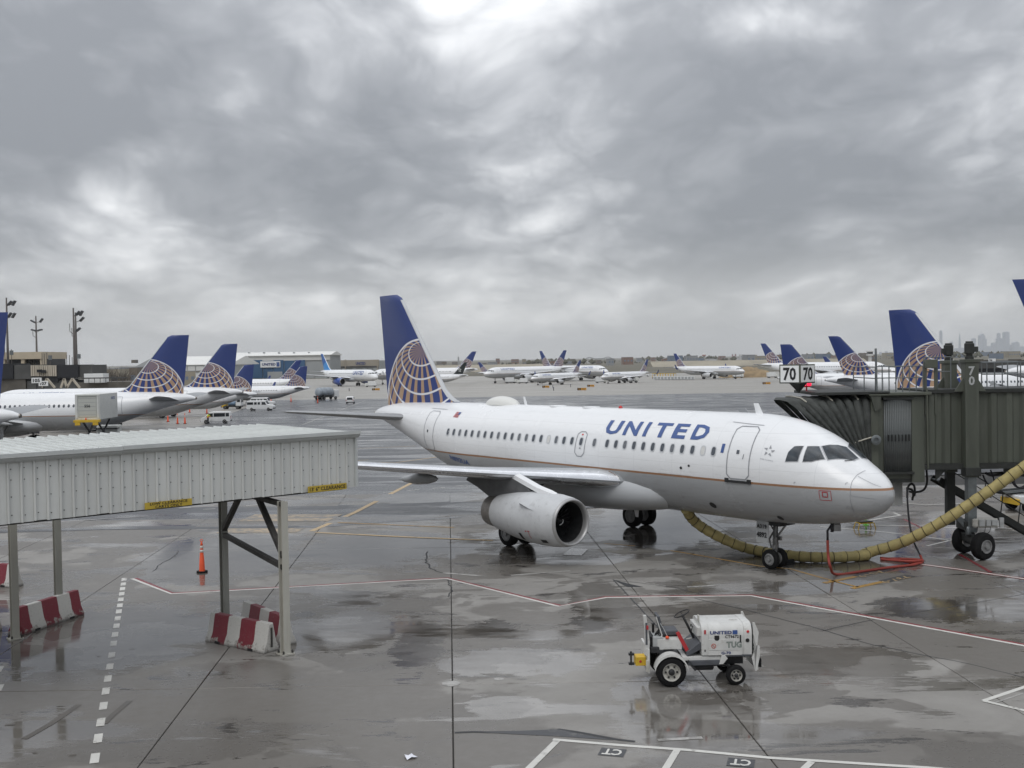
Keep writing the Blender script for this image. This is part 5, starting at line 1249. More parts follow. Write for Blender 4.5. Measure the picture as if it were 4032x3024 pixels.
# rubber chocks at nose wheel, yellow step, green marker
ch = G(3105, 2220); o = MB().prism([(-.16, 0), (.16, 0), (.04, .16), (-.04, .16)], lambda a, b, d: (a, d, b), -.28, .28).build('wheel_chock', M['rubber'], None, bevel=.02); o.location = (ch.x, ch.y, 0); o.rotation_euler = (0, 0, -YAW)
tag(o, 'black rubber chock on the ground just right of the airliner nose wheel', 'wheel chock')
st = G(3405, 2082); stool = thing('work_step', 'small low yellow work step with splayed legs behind the airliner nose', 'work step', st, .2); stool.scale = (.8, .8, .8)
MB().box((0, 0, .42), (.8, .45, .06)).build('step_top', M['black'], stool); MB().box((0, 0, .36), (.84, .48, .05)).build('frame', M['yellow'], stool)
for sx in (-1, 1):
    for sy in (-1, 1): MB().tube([(sx * .34, sy * .2, .38), (sx * .46, sy * .24, .34), (sx * .56, sy * .27, 0)], .03, 6).build('leg', M['yellow'], stool)
gm = G(3410, 2068); mk = thing('marker_post', 'slim bright green marker post standing behind the yellow work step', 'marker', gm)
MB().lathe([(0, .14), (.03, .14), (.03, .05), (.55, .05), (.6, .02)], (0, 0, 0), (0, 0, 1), 12).build('post', mat('marker_green', (.16, .5, .06), .5), mk, smooth=40); MB().lathe([(.35, .052), (.42, .052)], (0, 0, 0), (0, 0, 1), 12).build('band', M['cone_white'], mk)

# clutter beneath the tunnel: pipes, coiled hose, brackets
for pts, r_ in ((((3880, 1862), (3905, 1872), (3960, 1868), (4060, 1874)), .05), (((3870, 1870), (3890, 1905), (3935, 1915), (3990, 1880)), .035), (((3900, 1850), (3915, 1900), (3900, 1960)), .03)):
    MB().tube(smoothpath([J(u, v, 43.9) for u, v in pts], 6), r_, 8).build('service_pipe', M['cable_black'], jb, smooth=True)
cc = J(4015, 1885, 43.2)
for k in range(4): MB().tube([cc + Vector((.30 * math.cos(a), -.05 * k, .36 * math.sin(a))) for a in [j * pi / 10 for j in range(21)]], .035, 6).build('hose_coil', M['cable_black'], jb, smooth=True)
for ux in (3690, 3960): MB().prism([(0, 0), (.5, 0), (0, -.5)], lambda a, b, d: (J(ux, 1850).x + a, d, ZF + b), .1, .16).build('knee_brace', M['jb_dark'], jb)
bp = G(4040, 2010); bl_ = thing('belt_loader', 'white and yellow belt loader half hidden behind the jet bridge stair at the right edge', 'belt loader', (bp.x + .8, bp.y, zg(bp.y)), .15)
MB().box((0, 0, .65), (3.4, 1.5, .45)).build('body', M['van_white'], bl_, bevel=.08); MB().box((-1.75, 0, .55), (.15, 1.5, .3)).build('bumper', M['yellow'], bl_, bevel=.03); MB().box((-.9, -.55, 1.0), (.7, .35, .2)).build('engine_cover', M['hub_white'], bl_, bevel=.05)
MB().bar((-2.2, .25, .95), (2.6, .25, 1.15), .7, .12).build('conveyor', M['rubber'], bl_); MB().bar((-2.2, -.12, 1.0), (2.6, -.12, 1.2), .06, .12).build('conveyor_rail', M['galv'], bl_); MB().bar((-2.2, .62, 1.0), (2.6, .62, 1.2), .06, .12).build('conveyor_rail', M['galv'], bl_)
for x_ in (-1.2, 1.2):
    for y_ in (-.72, .72): MB().lathe([(-.11, .2), (-.11, .32), (.11, .32), (.11, .2)], (x_, y_, .32), (0, 1, 0), 16).build('wheel', M['rubber'], bl_, smooth=40)
MB().box((-.3, -.5, 1.15), (.5, .45, .12)).build('seat', M['black'], bl_); MB().tube([(-.75, -.5, 1.2), (-.85, -.5, 1.5)], .03, 6).build('steering_post', M['black'], bl_)
# ------------------------------------------------------------------ baggage tractor in the foreground
mat('tug_white', (.57, .57, .55), .45, var=.07, scale=3, dirt=.35, dirtcol=(.20, .15, .10), coat=.1)
mat('tug_grey', (.075, .08, .09), .6, var=.15, scale=5, dirt=.15)
mat('tug_letter', (.22, .25, .23), .5); mat('navy', (.03, .05, .17), .5)
tp = G(2640, 2703); tug = thing('baggage_tractor', 'small open white baggage tractor with black steering wheel parked on the wet concrete', 'tractor', (tp.x, tp.y + .62, 0), .03)
HW = .60                                     # half width of the body; +x = front (right), -y = camera side
def wheel_t(x, y, r, w, hub):
    sg = -1 if y < 0 else 1
    wh = MB().lathe([(-w / 2, r * .6), (-w / 2, r * .84), (-w * .4, r * .95), (-w * .22, r), (w * .22, r), (w * .4, r * .95), (w / 2, r * .84), (w / 2, r * .6)], (x, y, r), (0, 1, 0), 36, cap=False).build('wheel', M['rubber'], tug, smooth=40)
    rim = MB().lathe([(-.03, r * .62), (.006, r * .58), (-.02, r * .52), (-.06, r * .47), (-.065, r * .34), (-.03, r * .28), (-.03, 0)], (x, y + sg * w / 2, r), (0, sg, 0), 28, cap=False).build('rim', M['hub_white'], wh, smooth=30)
    MB().lathe([(0, r * .22), (.03, r * .2), (.05, r * .1), (.05, 0)], (x, y + sg * (w / 2 - .03), r), (0, sg, 0), 16).build('hub', M['dark_metal'], wh, smooth=30)
    for k in range(6):
        a = k * pi / 3; MB().lathe([(0, .026), (.035, .022)], (x + r * .38 * math.cos(a), y + sg * (w / 2 - .055), r + r * .38 * math.sin(a)), (0, sg, 0), 8).build('lug_nut', M['dark_metal'], wh)
    # tread blocks on the shoulder
for y in (-.60, .60): wheel_t(0, y, .375, .26, 1); wheel_t(1.62, y * .97, .245, .19, 0)
B_ = lambda n, c, d, m, par=tug, bv=.012: MB().box(c, d).build(n, M[m], par, bevel=bv)
# chassis
B_('chassis', (.85, 0, .55), (2.05, .62, .22), 'dark_metal'); B_('floor_plate', (.78, 0, .66), (.95, 1.1, .10), 'tug_white'); B_('running_board', (.83, -.50, .56), (.80, .22, .12), 'tug_grey'); B_('running_board', (.83, .50, .56), (.80, .22, .12), 'tug_grey')
MB().lathe([(0, .05), (.02, .085), (.46, .085), (.48, .05)], (.62, -.42, .42), (1, 0, 0), 14).build('muffler', M['black'], tug, smooth=40)
MB().bar((.43, -.58, .62), (.62, -.58, .38), .06).build('step_bracket', M['dark_metal'], tug)
# hood with rounded shoulders
pf = [(-HW + .03, .74), (-HW, 1.20), (-HW + .02, 1.36), (-HW + .10, 1.47), (-HW + .22, 1.515), (HW - .22, 1.515), (HW - .10, 1.47), (HW - .02, 1.36), (HW, 1.20), (HW - .03, .74)]
hood = MB().prism(pf, lambda a, b, d: (d, a, b), .95, 1.83).build('hood', M['tug_white'], tug, smooth=40)
MB().prism([(a * 1.012, b + (.006 if b > 1 else 0)) for a, b in pf], lambda a, b, d: (d, a, b), .78, .945).build('dash_panel', M['tug_white'], tug, smooth=40)
MB().prism([(a * 1.01, b + (.005 if b > 1 else 0)) for a, b in pf], lambda a, b, d: (d, a, b), 1.835, 2.03).build('nose_panel', M['tug_white'], tug, smooth=40)
MB().bar((1.55, -.2, 1.53), (1.75, -.2, 1.53), .03).build('hood_latch', M['tug_white'], hood)
B_('side_panel', (1.36, -HW - .002, 1.005), (.84, .012, .28), 'tug_white', hood, .006); B_('side_panel', (1.36, -HW + .008, .80), (.84, .018, .12), 'tug_white', hood, .006)
MB().prism([(-.06, .06), (.06, .06), (.06, -.03), (.03, -.065), (-.03, -.065), (-.06, -.03)], lambda a, b, d: (1.155 + a, d, 1.175 + b), -HW - .012, -HW + .02).build('vent', M['black'], hood)
MB().bar((1.74, -HW - .02, 1.24), (1.74, -HW - .02, 1.07), .028).build('panel_latch', M['black'], hood); MB().lathe([(0, .035), (.015, .03), (.02, 0)], (1.93, -HW - .004, 1.32), (0, -1, 0), 14).build('side_marker', M['red_bright'], hood)
MB().lathe([(0, .05), (.012, .045)], (1.92, -HW - .002, 1.10), (0, -1, 0), 14).build('grommet', M['black'], hood)
B_('reflector', (.86, -HW - .012, 1.33), (.045, .012, .10), 'red', hood, .0); B_('rocker_slot', (.86, -HW + .02, .86), (.03, .02, .05), 'black', hood, 0)
# grille plate, leaning forward at the foot, with a rubber bumper
MB().prism([(2.05, 1.54), (2.10, 1.54), (2.20, 1.30), (2.16, 1.0), (2.02, .66), (2.10, .34), (2.14, .34), (2.22, .70), (2.22, .95), (2.13, .98), (2.06, 1.25)], lambda a, b, d: (a, d, b), -HW - .02, -HW + .02).build('grille_guard', M['tug_white'], tug)
MB().prism([(2.05, 1.54), (2.10, 1.54), (2.20, 1.30), (2.16, 1.0), (2.02, .66), (2.10, .34), (2.14, .34), (2.22, .70), (2.22, .95), (2.13, .98), (2.06, 1.25)], lambda a, b, d: (a, d, b), HW - .02, HW + .02).build('grille_guard', M['tug_white'], tug)
B_('grille', (2.06, 0, 1.1), (.04, 1.1, .72), 'dark_metal'); B_('front_plate', (2.16, 0, .66), (.05, 1.2, .62), 'tug_white')
for k in range(7): B_('grille_bar', (2.09, 0, .82 + k * .09), (.02, 1.06, .02), 'tug_white', tug, 0)
B_('bumper', (2.22, -.46, .52), (.10, .24, .22), 'rubber'); B_('bumper', (2.22, .46, .52), (.10, .24, .22), 'rubber')
B_('deck_skirt', (1.70, 0, .72), (.62, 1.18, .05), 'tug_grey')
MB().prism([(1.20, .52), (1.30, .52), (1.42, .66), (1.36, .74), (1.27, .74)], lambda a, b, d: (a, d, b), -HW - .02, -HW + .16).build('front_fender', M['tug_white'], tug, bevel=.01)
# rear fenders
for s_ in (-1, 1):
    rings = []
    for k in range(13):
        a = math.radians(12 + k * 13); rings.append([(.40 * math.cos(a) * 1.05, s_ * y, .375 + .46 * math.sin(a) + dz) for y, dz in ((.46, .0), (.74, .0), (.75, -.06), (.735, -.06), (.73, -.015), (.46, -.015))])
    MB().loft(rings).build('rear_fender', M['tug_white'], tug, smooth=40)
# seat deck, seat, lever
B_('seat_box', (.02, -.05, .98), (.62, .62, .26), 'tug_white'); B_('fuel_box', (-.27, -.1, 1.0), (.26, .5, .34), 'placard'); B_('battery_cover', (.08, -.05, 1.12), (.44, .60, .04), 'tug_white')
seat = B_('seat', (.05, .0, 1.24), (.42, .52, .12), 'tug_grey', tug, .03)
MB().prism([(-.17, 1.20), (-.10, 1.20), (-.20, 1.66), (-.27, 1.66)], lambda a, b, d: (a, d, b), -.25, .25).build('backrest', M['tug_grey'], tug, bevel=.02)
MB().tube([(-.30, -.27, 1.66), (-.16, -.29, 1.2), (-.24, -.3, 1.02)], .016, 6).build('seat_frame', M['tug_white'], tug); MB().tube([(.0, -.31, 1.12), (-.12, -.31, 1.36), (-.2, -.31, 1.5)], .012, 6).build('seat_belt', M['placard'], tug)
MB().lathe([(0, .045), (.05, .045), (.07, 0)], (-.04, -.36, 1.13), (0, 0, 1), 12).build('beacon', M['orange'], tug, smooth=True)
MB().bar((.22, -.34, 1.28), (.48, -.38, .78), .05, .09).build('brake_lever', M['red'], tug)
MB().prism([(.42, .70), (.80, .90), (.80, 1.04), (.74, 1.04), (.42, .80)], lambda a, b, d: (a, d, b), -.52, .50).build('foot_ramp', M['tug_grey'], tug)
MB().lathe([(0, .03), (.2, .03), (.23, .05), (.24, 0)], (-.32, .1, 1.17), (0, 0, 1), 10).build('filler', M['black'], tug, smooth=True)
# steering
c = Vector((.41, .08, 1.64)); ax = Vector((-.42, 0, .90)).normalized(); ux = ax.cross(Vector((0, 1, 0))).normalized(); uy = ax.cross(ux)
sw = MB().tube([c + (ux * math.cos(a) + uy * math.sin(a)) * .20 for a in [k * 2 * pi / 28 for k in range(29)]], .014, 8).build('steering_wheel', M['black'], tug, smooth=True)
for k in range(3):
    a = k * 2 * pi / 3 + .5; MB().tube([c - ax * .05, c + (ux * math.cos(a) + uy * math.sin(a)) * .20], .009, 6).build('spoke', M['black'], sw)
MB().tube([c - ax * .03, (.60, .08, 1.25), (.72, .08, 1.0), (.74, .08, .95)], .032, 10).build('steering_column', M['black'], tug, smooth=True)
MB().tube([(.62, -.05, 1.2), (.66, -.06, 1.36)], .012, 6).box((.62, -.05, 1.37), (.03, .03, .06)).build('gear_lever', M['black'], tug)
MB().tube([(.50, -.05, 1.02), (.62, -.1, 1.06)], .02, 6).build('pedal', M['hub_white'], tug)
B_('dash', (.74, 0, 1.30), (.10, .9, .22), 'tug_white'); MB().box((.77, -.25, 1.60), (.03, .14, .16)).bar((.77, -.25, 1.52), (.8, -.25, 1.45), .02).build('mirror', M['hub_white'], tug, bevel=.01)
# rear guard post, lights, hitch
MB().prism([(-.64, .78), (-.56, .72), (-.52, .82), (-.50, 1.10), (-.58, 1.76), (-.66, 1.76), (-.62, 1.3)], lambda a, b, d: (a, d, b), -.52, -.44).build('guard_post', M['tug_white'], tug, bevel=.01)
B_('tail_light', (-.56, -.535, 1.46), (.05, .02, .10), 'red', tug, 0); B_('rear_plate', (-.54, 0, .62), (.06, 1.1, .60), 'tug_white'); B_('wing_plate', (-.56, -.53, .50), (.09, .06, .30), 'hub_white')
B_('rear_pack', (-.42, .0, 1.0), (.12, .6, .34), 'black'); B_('guard_bar', (-.585, -.48, 1.30), (.05, .10, .55), 'tug_grey', tug, 0)
for k in range(5): MB().tube(smoothpath([(-.34 + k * .03, -.2 + k * .05, 1.1), (-.30 + k * .04, -.25 + k * .04, 1.26 + .03 * k), (-.2 + k * .03, -.28, 1.16)], 4), .012, 6).build('hose', M['black'], tug)
MB().tube(smoothpath([(.5, -.45, .5), (.8, -.5, .40), (1.2, -.45, .46), (1.5, -.4, .40)], 5), .018, 6).build('brake_line', M['black'], tug); MB().tube([(1.62, -.55, .245), (1.62, .55, .245)], .05, 8).build('front_axle', M['dark_metal'], tug); MB().tube([(0, -.5, .375), (0, .5, .375)], .07, 8).build('rear_axle', M['dark_metal'], tug)
B_('tow_chain_box', (-.36, -.36, .86), (.22, .16, .14), 'dark_metal'); B_('seat_cushion_edge', (.26, 0, 1.20), (.03, .5, .10), 'black')
h_ = B_('hitch', (-.71, -.2, .57), (.26, .34, .22), 'yellow'); MB().lathe([(0, .035), (.01, .03)], (-.72, -.372, .57), (0, -1, 0), 14).build('hitch_marker', M['red'], h_)
for z in (.76, .52): B_('hitch_jaw', (-.93, -.25, z - .03), (.14, .10, .05), 'dark_metal', h_, 0)
MB().tube([(-.94, -.25, .45), (-.94, -.25, .80)], .025, 8).build('hitch_pin', M['dark_metal'], h_)
# lettering
def tt(tx, x0, x1, z0, z1, m, y=-HW - .018, bold=.012): 
    vs, fs, _ = text_mesh(tx, bold); MB().add([(x0 + (x1 - x0) * a, y - .002, z0 + (z1 - z0) * b) for a, b in vs], fs).build('lettering', M[m], tug, fix=False)
tt('UNITED', .985, 1.53, 1.265, 1.35, 'navy', -HW - .004, .035); B_('logo', (1.61, -HW - .004, 1.31), (.12, .006, .10), 'title_blue', tug, 0); tt('CT9672', 1.36, 1.70, 1.165, 1.24, 'text_black', -HW - .006, .02)
tt('TUG', 1.39, 1.775, .92, 1.085, 'tug_letter', -HW - .010, .06); tt('G-70', 1.26, 1.50, .765, .835, 'navy', -HW - .010, .03)
MB().lathe([(0, .06), (.003, .06), (.003, .045), (0, .045)], (1.07, -HW - .018, .98), (0, -1, 0), 20, cap=False).bar((1.03, -HW - .02, 1.02), (1.11, -HW - .02, .94), .012).build('no_smoking_mark', mat('sign_red', (.5, .12, .09), .5), tug)
# ------------------------------------------------------------------ vehicles near the left gates
def veh_wheel(par, x, y, r, w=.22):
    o = MB().lathe([(-w / 2, r * .6), (-w / 2, r * .9), (-w * .3, r), (w * .3, r), (w / 2, r * .9), (w / 2, r * .6)], (x, y, r), (0, 1, 0), 18).build('wheel', M['rubber'], par, smooth=40)
    sg = -1 if y < 0 else 1; MB().lathe([(0, r * .58), (.01, r * .5), (-.02, 0)], (x, y + sg * w / 2, r), (0, sg, 0), 14, cap=False).build('hub', M['hub_grey'], o, smooth=True)
mat('glass_dark', (.02, .024, .028), .1)
mat('lamp_clear', (.6, .6, .58), .2); mat('lamp_tail', (.35, .02, .02), .3)
def van(label, u, v, rz, L, H_, body, wins, wheels, wdt=1.8, col='van_white', name='van', group='white vans on the apron'):
    """body: side outline (x fraction, z fraction); +x is the front"""
    p = G(u, v) + Vector((0, .8 if abs(math.cos(rz)) > .5 else L / 2, 0)); r = thing(name, label, 'van', p, rz, group)
    rings = []
    def sc_(a, b): return (a - .5) * L, b * H_
    poly = [sc_(a, b) for a, b in body]
    def fn(a, b, d):
        k = 1 - .14 * max(0, (b / H_ - .5)) ** 1.2 * 1.4
        return (a, d * k, b)
    MB().prism(poly, fn, -wdt / 2, wdt / 2).build('body', M[col], r, bevel=.06)
    for sd_ in (-1, 1):
        for w in wins:
            ps = [sc_(a, b) for a, b in w]; vs = []
            for a, b in ps:
                q = fn(a, b, sd_ * (wdt / 2 + .008)); vs.append(q)
            MB().add(vs, [tuple(range(len(vs)))]).build('window', M['glass_dark'], r)
        for wx in wheels: veh_wheel(r, (wx - .5) * L, sd_ * (wdt / 2 - .1), .33)
        MB().box(((.985 - .5) * L, sd_ * wdt * .36, .36 * H_), (.06, .3, .16)).build('headlight', M['lamp_clear'], r); MB().box((-.5 * L, sd_ * wdt * .45, .5 * H_), (.05, .12, .4)).build('tail_light', M['lamp_tail'], r)
    a, b = sc_(*body[WS[0]]), sc_(*body[WS[1]])
    d_ = Vector((b[0] - a[0], 0, b[1] - a[1])); n_ = Vector((d_.z, 0, -d_.x)).normalized(); n_ = n_ if n_.x > 0 else -n_
    p0, p1 = Vector((a[0], 0, a[1])) + d_ * .08 + n_ * .015, Vector((a[0], 0, a[1])) + d_ * .9 + n_ * .015
    MB().add([p0 + Vector((0, -wdt * .40, 0)), p0 + Vector((0, wdt * .40, 0)), p1 + Vector((0, wdt * .36, 0)), p1 + Vector((0, -wdt * .36, 0))], [(0, 1, 2, 3)]).build('windscreen', M['glass_dark'], r)
    MB().add([(-.5 * L - .012, -wdt * .38, .55 * H_), (-.5 * L - .012, wdt * .38, .55 * H_), (-.475 * L - .012, wdt * .36, .88 * H_), (-.475 * L - .012, -wdt * .36, .88 * H_)], [(0, 1, 2, 3)]).build('rear_window', M['glass_dark'], r)
    MB().box((.5 * L - .02, 0, .22 * H_), (.1, wdt * .96, .2)).build('bumper', M['dark_metal'], r); MB().box((-.5 * L, 0, .22 * H_), (.1, wdt * .96, .2)).build('bumper', M['dark_metal'], r)
    return r
compact = [(.0, .16), (.0, .55), (.015, .90), (.05, .985), (.6, 1.0), (.70, .965), (.86, .60), (.97, .50), (1.0, .40), (1.0, .16)]; WS = (6, 5)
compact_w = [[(.04, .58), (.16, .58), (.16, .88), (.05, .88)], [(.18, .58), (.56, .58), (.56, .88), (.18, .88)], [(.59, .58), (.82, .58), (.72, .85), (.59, .88)]]
van('low white van with a worker in a yellow vest at its front door', 847, 1668, pi + .12, 4.5, 1.85, compact, compact_w, (.2, .82))
longv = [(.0, .16), (.0, .55), (.012, .92), (.04, .99), (.64, 1.0), (.70, .97), (.79, .60), (.97, .52), (1.0, .42), (1.0, .16)]
longw = [[(.03, .60), (.26, .60), (.26, .84), (.03, .84)], [(.30, .60), (.40, .60), (.40, .84), (.30, .84)], [(.43, .60), (.52, .60), (.52, .84), (.43, .84)], [(.58, .58), (.76, .58), (.70, .86), (.58, .86)]]
van('long white passenger van facing right with dark side windows', 1024, 1617, -.06, 5.6, 2.1, longv, longw, (.2, .83), 2.0)
van('white van almost hidden behind the long passenger van, roof and windows showing', 1033, 1601, -.05, 5.4, 2.1, longv, longw, (.2, .83), 2.0)
pick = [(.0, .2), (.0, .56), (.02, .60), (.08, .93), (.14, 1.0), (.56, 1.0), (.63, .95), (.76, .60), (.97, .54), (1.0, .44), (1.0, .2)]; WS = (7, 6)
pw = [[(.09, .62), (.3, .62), (.3, .9), (.14, .9)], [(.33, .62), (.70, .62), (.60, .9), (.33, .9)]]
van('small white car seen from behind, driving away past the tank truck', 1375, 1590, pi / 2 + .05, 4.6, 1.75, pick, pw, (.2, .8), 1.85)
# catering truck 556
p = at(343, 1600, 106.8); tr_ = thing('catering_truck', 'high-lift white box truck numbered 556 with yellow rear platform at the left airliner', 'truck', (p.x - .1, p.y + 2.5, zg(108)), math.radians(93))
MB().box((.6, 0, .75), (6.6, .9, .3)).build('chassis', M['dark_metal'], tr_)
for x in (-1.9, -.9, 2.9):
    for s_ in (-1, 1): veh_wheel(tr_, x, s_ * .95, .48, .34)
MB().bar((-1.9, -.7, 1.0), (2.0, -.7, 3.2), .14).bar((2.0, -.7, 1.0), (-1.9, -.7, 3.2), .14).bar((-1.9, .7, 1.0), (2.0, .7, 3.2), .14).bar((2.0, .7, 1.0), (-1.9, .7, 3.2), .14).build('scissor_lift', M['dark_metal'], tr_)
mat('box_white', (.64, .65, .62), .45, var=.05, scale=1, dirt=.15); mat('box_frame', (.50, .51, .47), .45)
bx = MB().box((.3, 0, 4.65), (5.6, 2.4, 2.5)).build('cargo_box', M['box_white'], tr_, bevel=.03)
MB().box((-2.52, 0, 4.70), (.05, 1.75, 2.1)).build('rear_shutter', M['box_frame'], bx, bevel=.02)
for s_ in (-1, 1): MB().box((-2.55, s_ * 1.02, 4.7), (.06, .16, 2.3)).build('shutter_rail', M['box_white'], bx)
MB().box((-2.56, 0, 5.78), (.10, 1.9, .12)).build('shutter_housing', M['box_frame'], bx)
for k in range(5): MB().box((-2.549, 0, 3.9 + k * .4), (.012, 1.7, .02)).build('shutter_seam', M['line_grey'], bx)
flat_text('number', '556', M['text_black'], (-2.56, 0, 4.75), (0, -1, 0), (0, 0, 1), .28, bx, bold=.02)
flat_text('side_lettering', 'UNITED', M['title_blue'], (1.6, -1.205, 5.4), (1, 0, 0), (0, 0, 1), .28, bx, w=1.3, bold=.03)
MB().box((-2.7, 0, 3.28), (.5, 2.5, .24)).build('platform', M['yellow'], tr_, bevel=.02)
for s_ in (-1, 1): MB().box((-2.85, s_ * .85, 3.02), (.2, .5, .28)).build('platform_foot', M['yellow'], tr_)
MB().lathe([(0, .08), (.16, .07), (.2, 0)], (-2.6, .15, 3.4), (0, 0, 1), 10).build('beacon', M['orange'], tr_, smooth=True)
MB().box((4.1, 0, 1.55), (1.5, 2.2, 1.9)).build('cab', M['box_white'], tr_, bevel=.12); MB().box((4.86, 0, 1.95), (.03, 1.9, .8)).build('windscreen', M['glass_dark'], tr_)
MB().box((3.3, 0, 2.2), (.9, 2.3, .1)).build('front_platform', M['dark_metal'], tr_)
# lavatory truck with yellow front, blue tank
p = G(*Z2(1530, 1330)); lt = thing('service_truck', 'small service truck with blue tank and yellow end, left of the white passenger van', 'truck', p, -.05)
MB().box((0, 0, .6), (4.4, 1.5, .25)).build('chassis', M['dark_metal'], lt); MB().box((1.6, 0, 1.55), (1.2, 1.8, 1.7)).build('cab', M['van_white'], lt, bevel=.1); MB().box((2.21, 0, 1.85), (.02, 1.5, .7)).build('windscreen', M['glass_dark'], lt)
for s_ in (-1, 1): MB().box((1.65, s_ * .91, 1.85), (.7, .02, .6)).build('window', M['glass_dark'], lt)
MB().lathe([(0, .3), (.1, .55), (1.7, .55), (1.8, .3)], (-.95, 0, 1.3), (1, 0, 0), 16).build('tank', mat('tank_blue', (.16, .24, .34), .4, dirt=.2), lt, smooth=40)
MB().box((-1.7, 0, 1.0), (.9, 1.7, 1.0)).build('rear_locker', M['yellow'], lt, bevel=.03); MB().box((-2.2, 0, .55), (.2, 1.7, .3)).build('bumper', M['dark_metal'], lt)
for x in (-1.4, 1.4):
    for s_ in (-1, 1): veh_wheel(lt, x, s_ * .75, .40, .28)
# tank truck seen from behind
p = G(1282, 1574); tk = thing('tank_truck', 'grey-blue tank truck with rusty ribs standing before the wide-body', 'truck', p, math.radians(52))
mat('tank_grey', (.30, .34, .38), .42, var=.2, scale=1.5, dirt=.6, dirtcol=(.22, .14, .07))
MB().lathe([(0, .5), (.25, 1.15), (.4, 1.25), (5.2, 1.25), (5.4, 1.1), (5.5, .5)], (-3.2, 0, 2.25), (1, 0, 0), 24).build('tank', M['tank_grey'], tk, smooth=40)
for x in (-2.2, -.6, 1.0): MB().lathe([(0, 1.24), (.0, 1.30), (.12, 1.30), (.12, 1.24)], (x, 0, 2.25), (1, 0, 0), 24, cap=False).build('tank_rib', M['tank_grey'], tk)
MB().box((.2, 0, .85), (7.4, 1.0, .3)).build('chassis', M['dark_metal'], tk); MB().box((3.3, 0, 1.75), (1.7, 2.3, 2.0)).build('cab', M['van_white'], tk, bevel=.15); MB().box((-3.3, 0, .95), (.3, 2.3, .5)).build('rear_bumper', M['dark_metal'], tk)
MB().box((-1.0, 1.15, 1.1), (2.0, .5, .6)).build('side_locker', M['dark_metal'], tk)
MB().box((-1.0, -1.15, 1.1), (2.0, .5, .6)).build('side_locker', M['dark_metal'], tk)
for x in (-2.4, -1.4, 2.9):
    for s_ in (-1, 1): veh_wheel(tk, x, s_ * 1.0, .48, .32)
# worker leaning into the van
p = G(822, 1669) + Vector((0, -.45, 0)); wk = thing('person', 'worker in dark trousers and a yellow-orange vest leaning at the white van', 'person', p, -.3)
me = D.meshes.new('body'); V_ = [(0, 0, .98), (0, .10, .95), (.02, .11, .52), (0, .12, .09), (.12, .13, .04), (0, -.10, .95), (.03, -.11, .52), (0, -.13, .09), (.12, -.14, .04), (.03, 0, 1.2), (.08, 0, 1.40), (.10, .19, 1.40), (.22, .24, 1.16), (.38, .18, 1.08), (.10, -.19, 1.40), (.22, -.24, 1.16), (.40, -.18, 1.10), (.12, 0, 1.50), (.15, 0, 1.64), (.155, 0, 1.72)]
E_ = [(0, 1), (1, 2), (2, 3), (3, 4), (0, 5), (5, 6), (6, 7), (7, 8), (0, 9), (9, 10), (10, 11), (11, 12), (12, 13), (10, 14), (14, 15), (15, 16), (10, 17), (17, 18), (18, 19)]
me.from_pydata(V_, E_, []); bo = D.objects.new('body', me); COL.objects.link(bo); bo.parent = wk
sk = bo.modifiers.new('skin', 'SKIN'); R_ = [.15, .10, .075, .05, .045, .10, .075, .05, .045, .15, .14, .075, .05, .04, .075, .05, .04, .055, .095, .07]
for i, r_ in enumerate(R_): me.skin_vertices[0].data[i].radius = (r_, r_)
me.skin_vertices[0].data[0].use_root = True
bo.modifiers.new('sub', 'SUBSURF').levels = 1; bo.modifiers['sub'].render_levels = 2
def worker_mat():
    m = D.materials.new('worker'); m.use_nodes = True; tr = m.node_tree; x, y, z = sep(tr, tr.nodes.new('ShaderNodeTexCoord').outputs['Object'])
    c = mixc(tr, z.gt(.97), (.015, .016, .022), (.75, .25, .04)); c = mixc(tr, z.gt(1.22), c, (.65, .80, .04)); c = mixc(tr, z.gt(1.47), c, (.35, .2, .14)); c = mixc(tr, z.gt(1.68), c, (.02, .02, .02))
    tr.links.new(c, tr.nodes['Principled BSDF'].inputs['Base Color']); M['worker'] = m; return m
me.materials.append(worker_mat())
# rubber-strip marking board poles by the far jets: orange taxiway signs
mat('taxi_orange', (.55, .26, .02), .5); mat('taxi_black', (.05, .03, .02), .5); mat('tan_light', (.6, .5, .3), .6)
for u, v, w_, lb in ((1480, 1538, 30, 'orange and black taxiway sign in front of the blue-tailed wide-body'), (2149, 1528, 28, 'leftmost orange and black taxiway sign of the middle three'), (2291, 1538, 36, 'nearest orange and black taxiway sign of the middle three'), (2326, 1524, 28, 'farther orange and black taxiway sign just right of the nearest one'), (3018, 1514, 31, 'orange and black taxiway sign on the right, left of the 70 signs')):
    p = G(u, v); k = w_ * p.y / F_PX; r = thing('taxiway_sign', lb, 'sign', p, 0, 'taxiway signs')
    MB().box((-k * .3, 0, .55), (k * .4, .25, .8)).build('black_panel', M['taxi_black'], r); MB().box((k * .2, 0, .55), (k * .6, .25, .8)).build('orange_panel', M['taxi_orange'], r)
    flat_text('arrow_text', 'B', M['taxi_orange'], (-k * .3, -.13, .55), (1, 0, 0), (0, 0, 1), .5, r, bold=.02); flat_text('arrow_text', 'CC', M['taxi_black'], (k * .2, -.13, .55), (1, 0, 0), (0, 0, 1), .5, r, bold=.02)
    for s_ in (-.35, .35): MB().box((k * s_, 0, .08), (.1, .1, .16)).build('leg', M['dark_metal'], r)
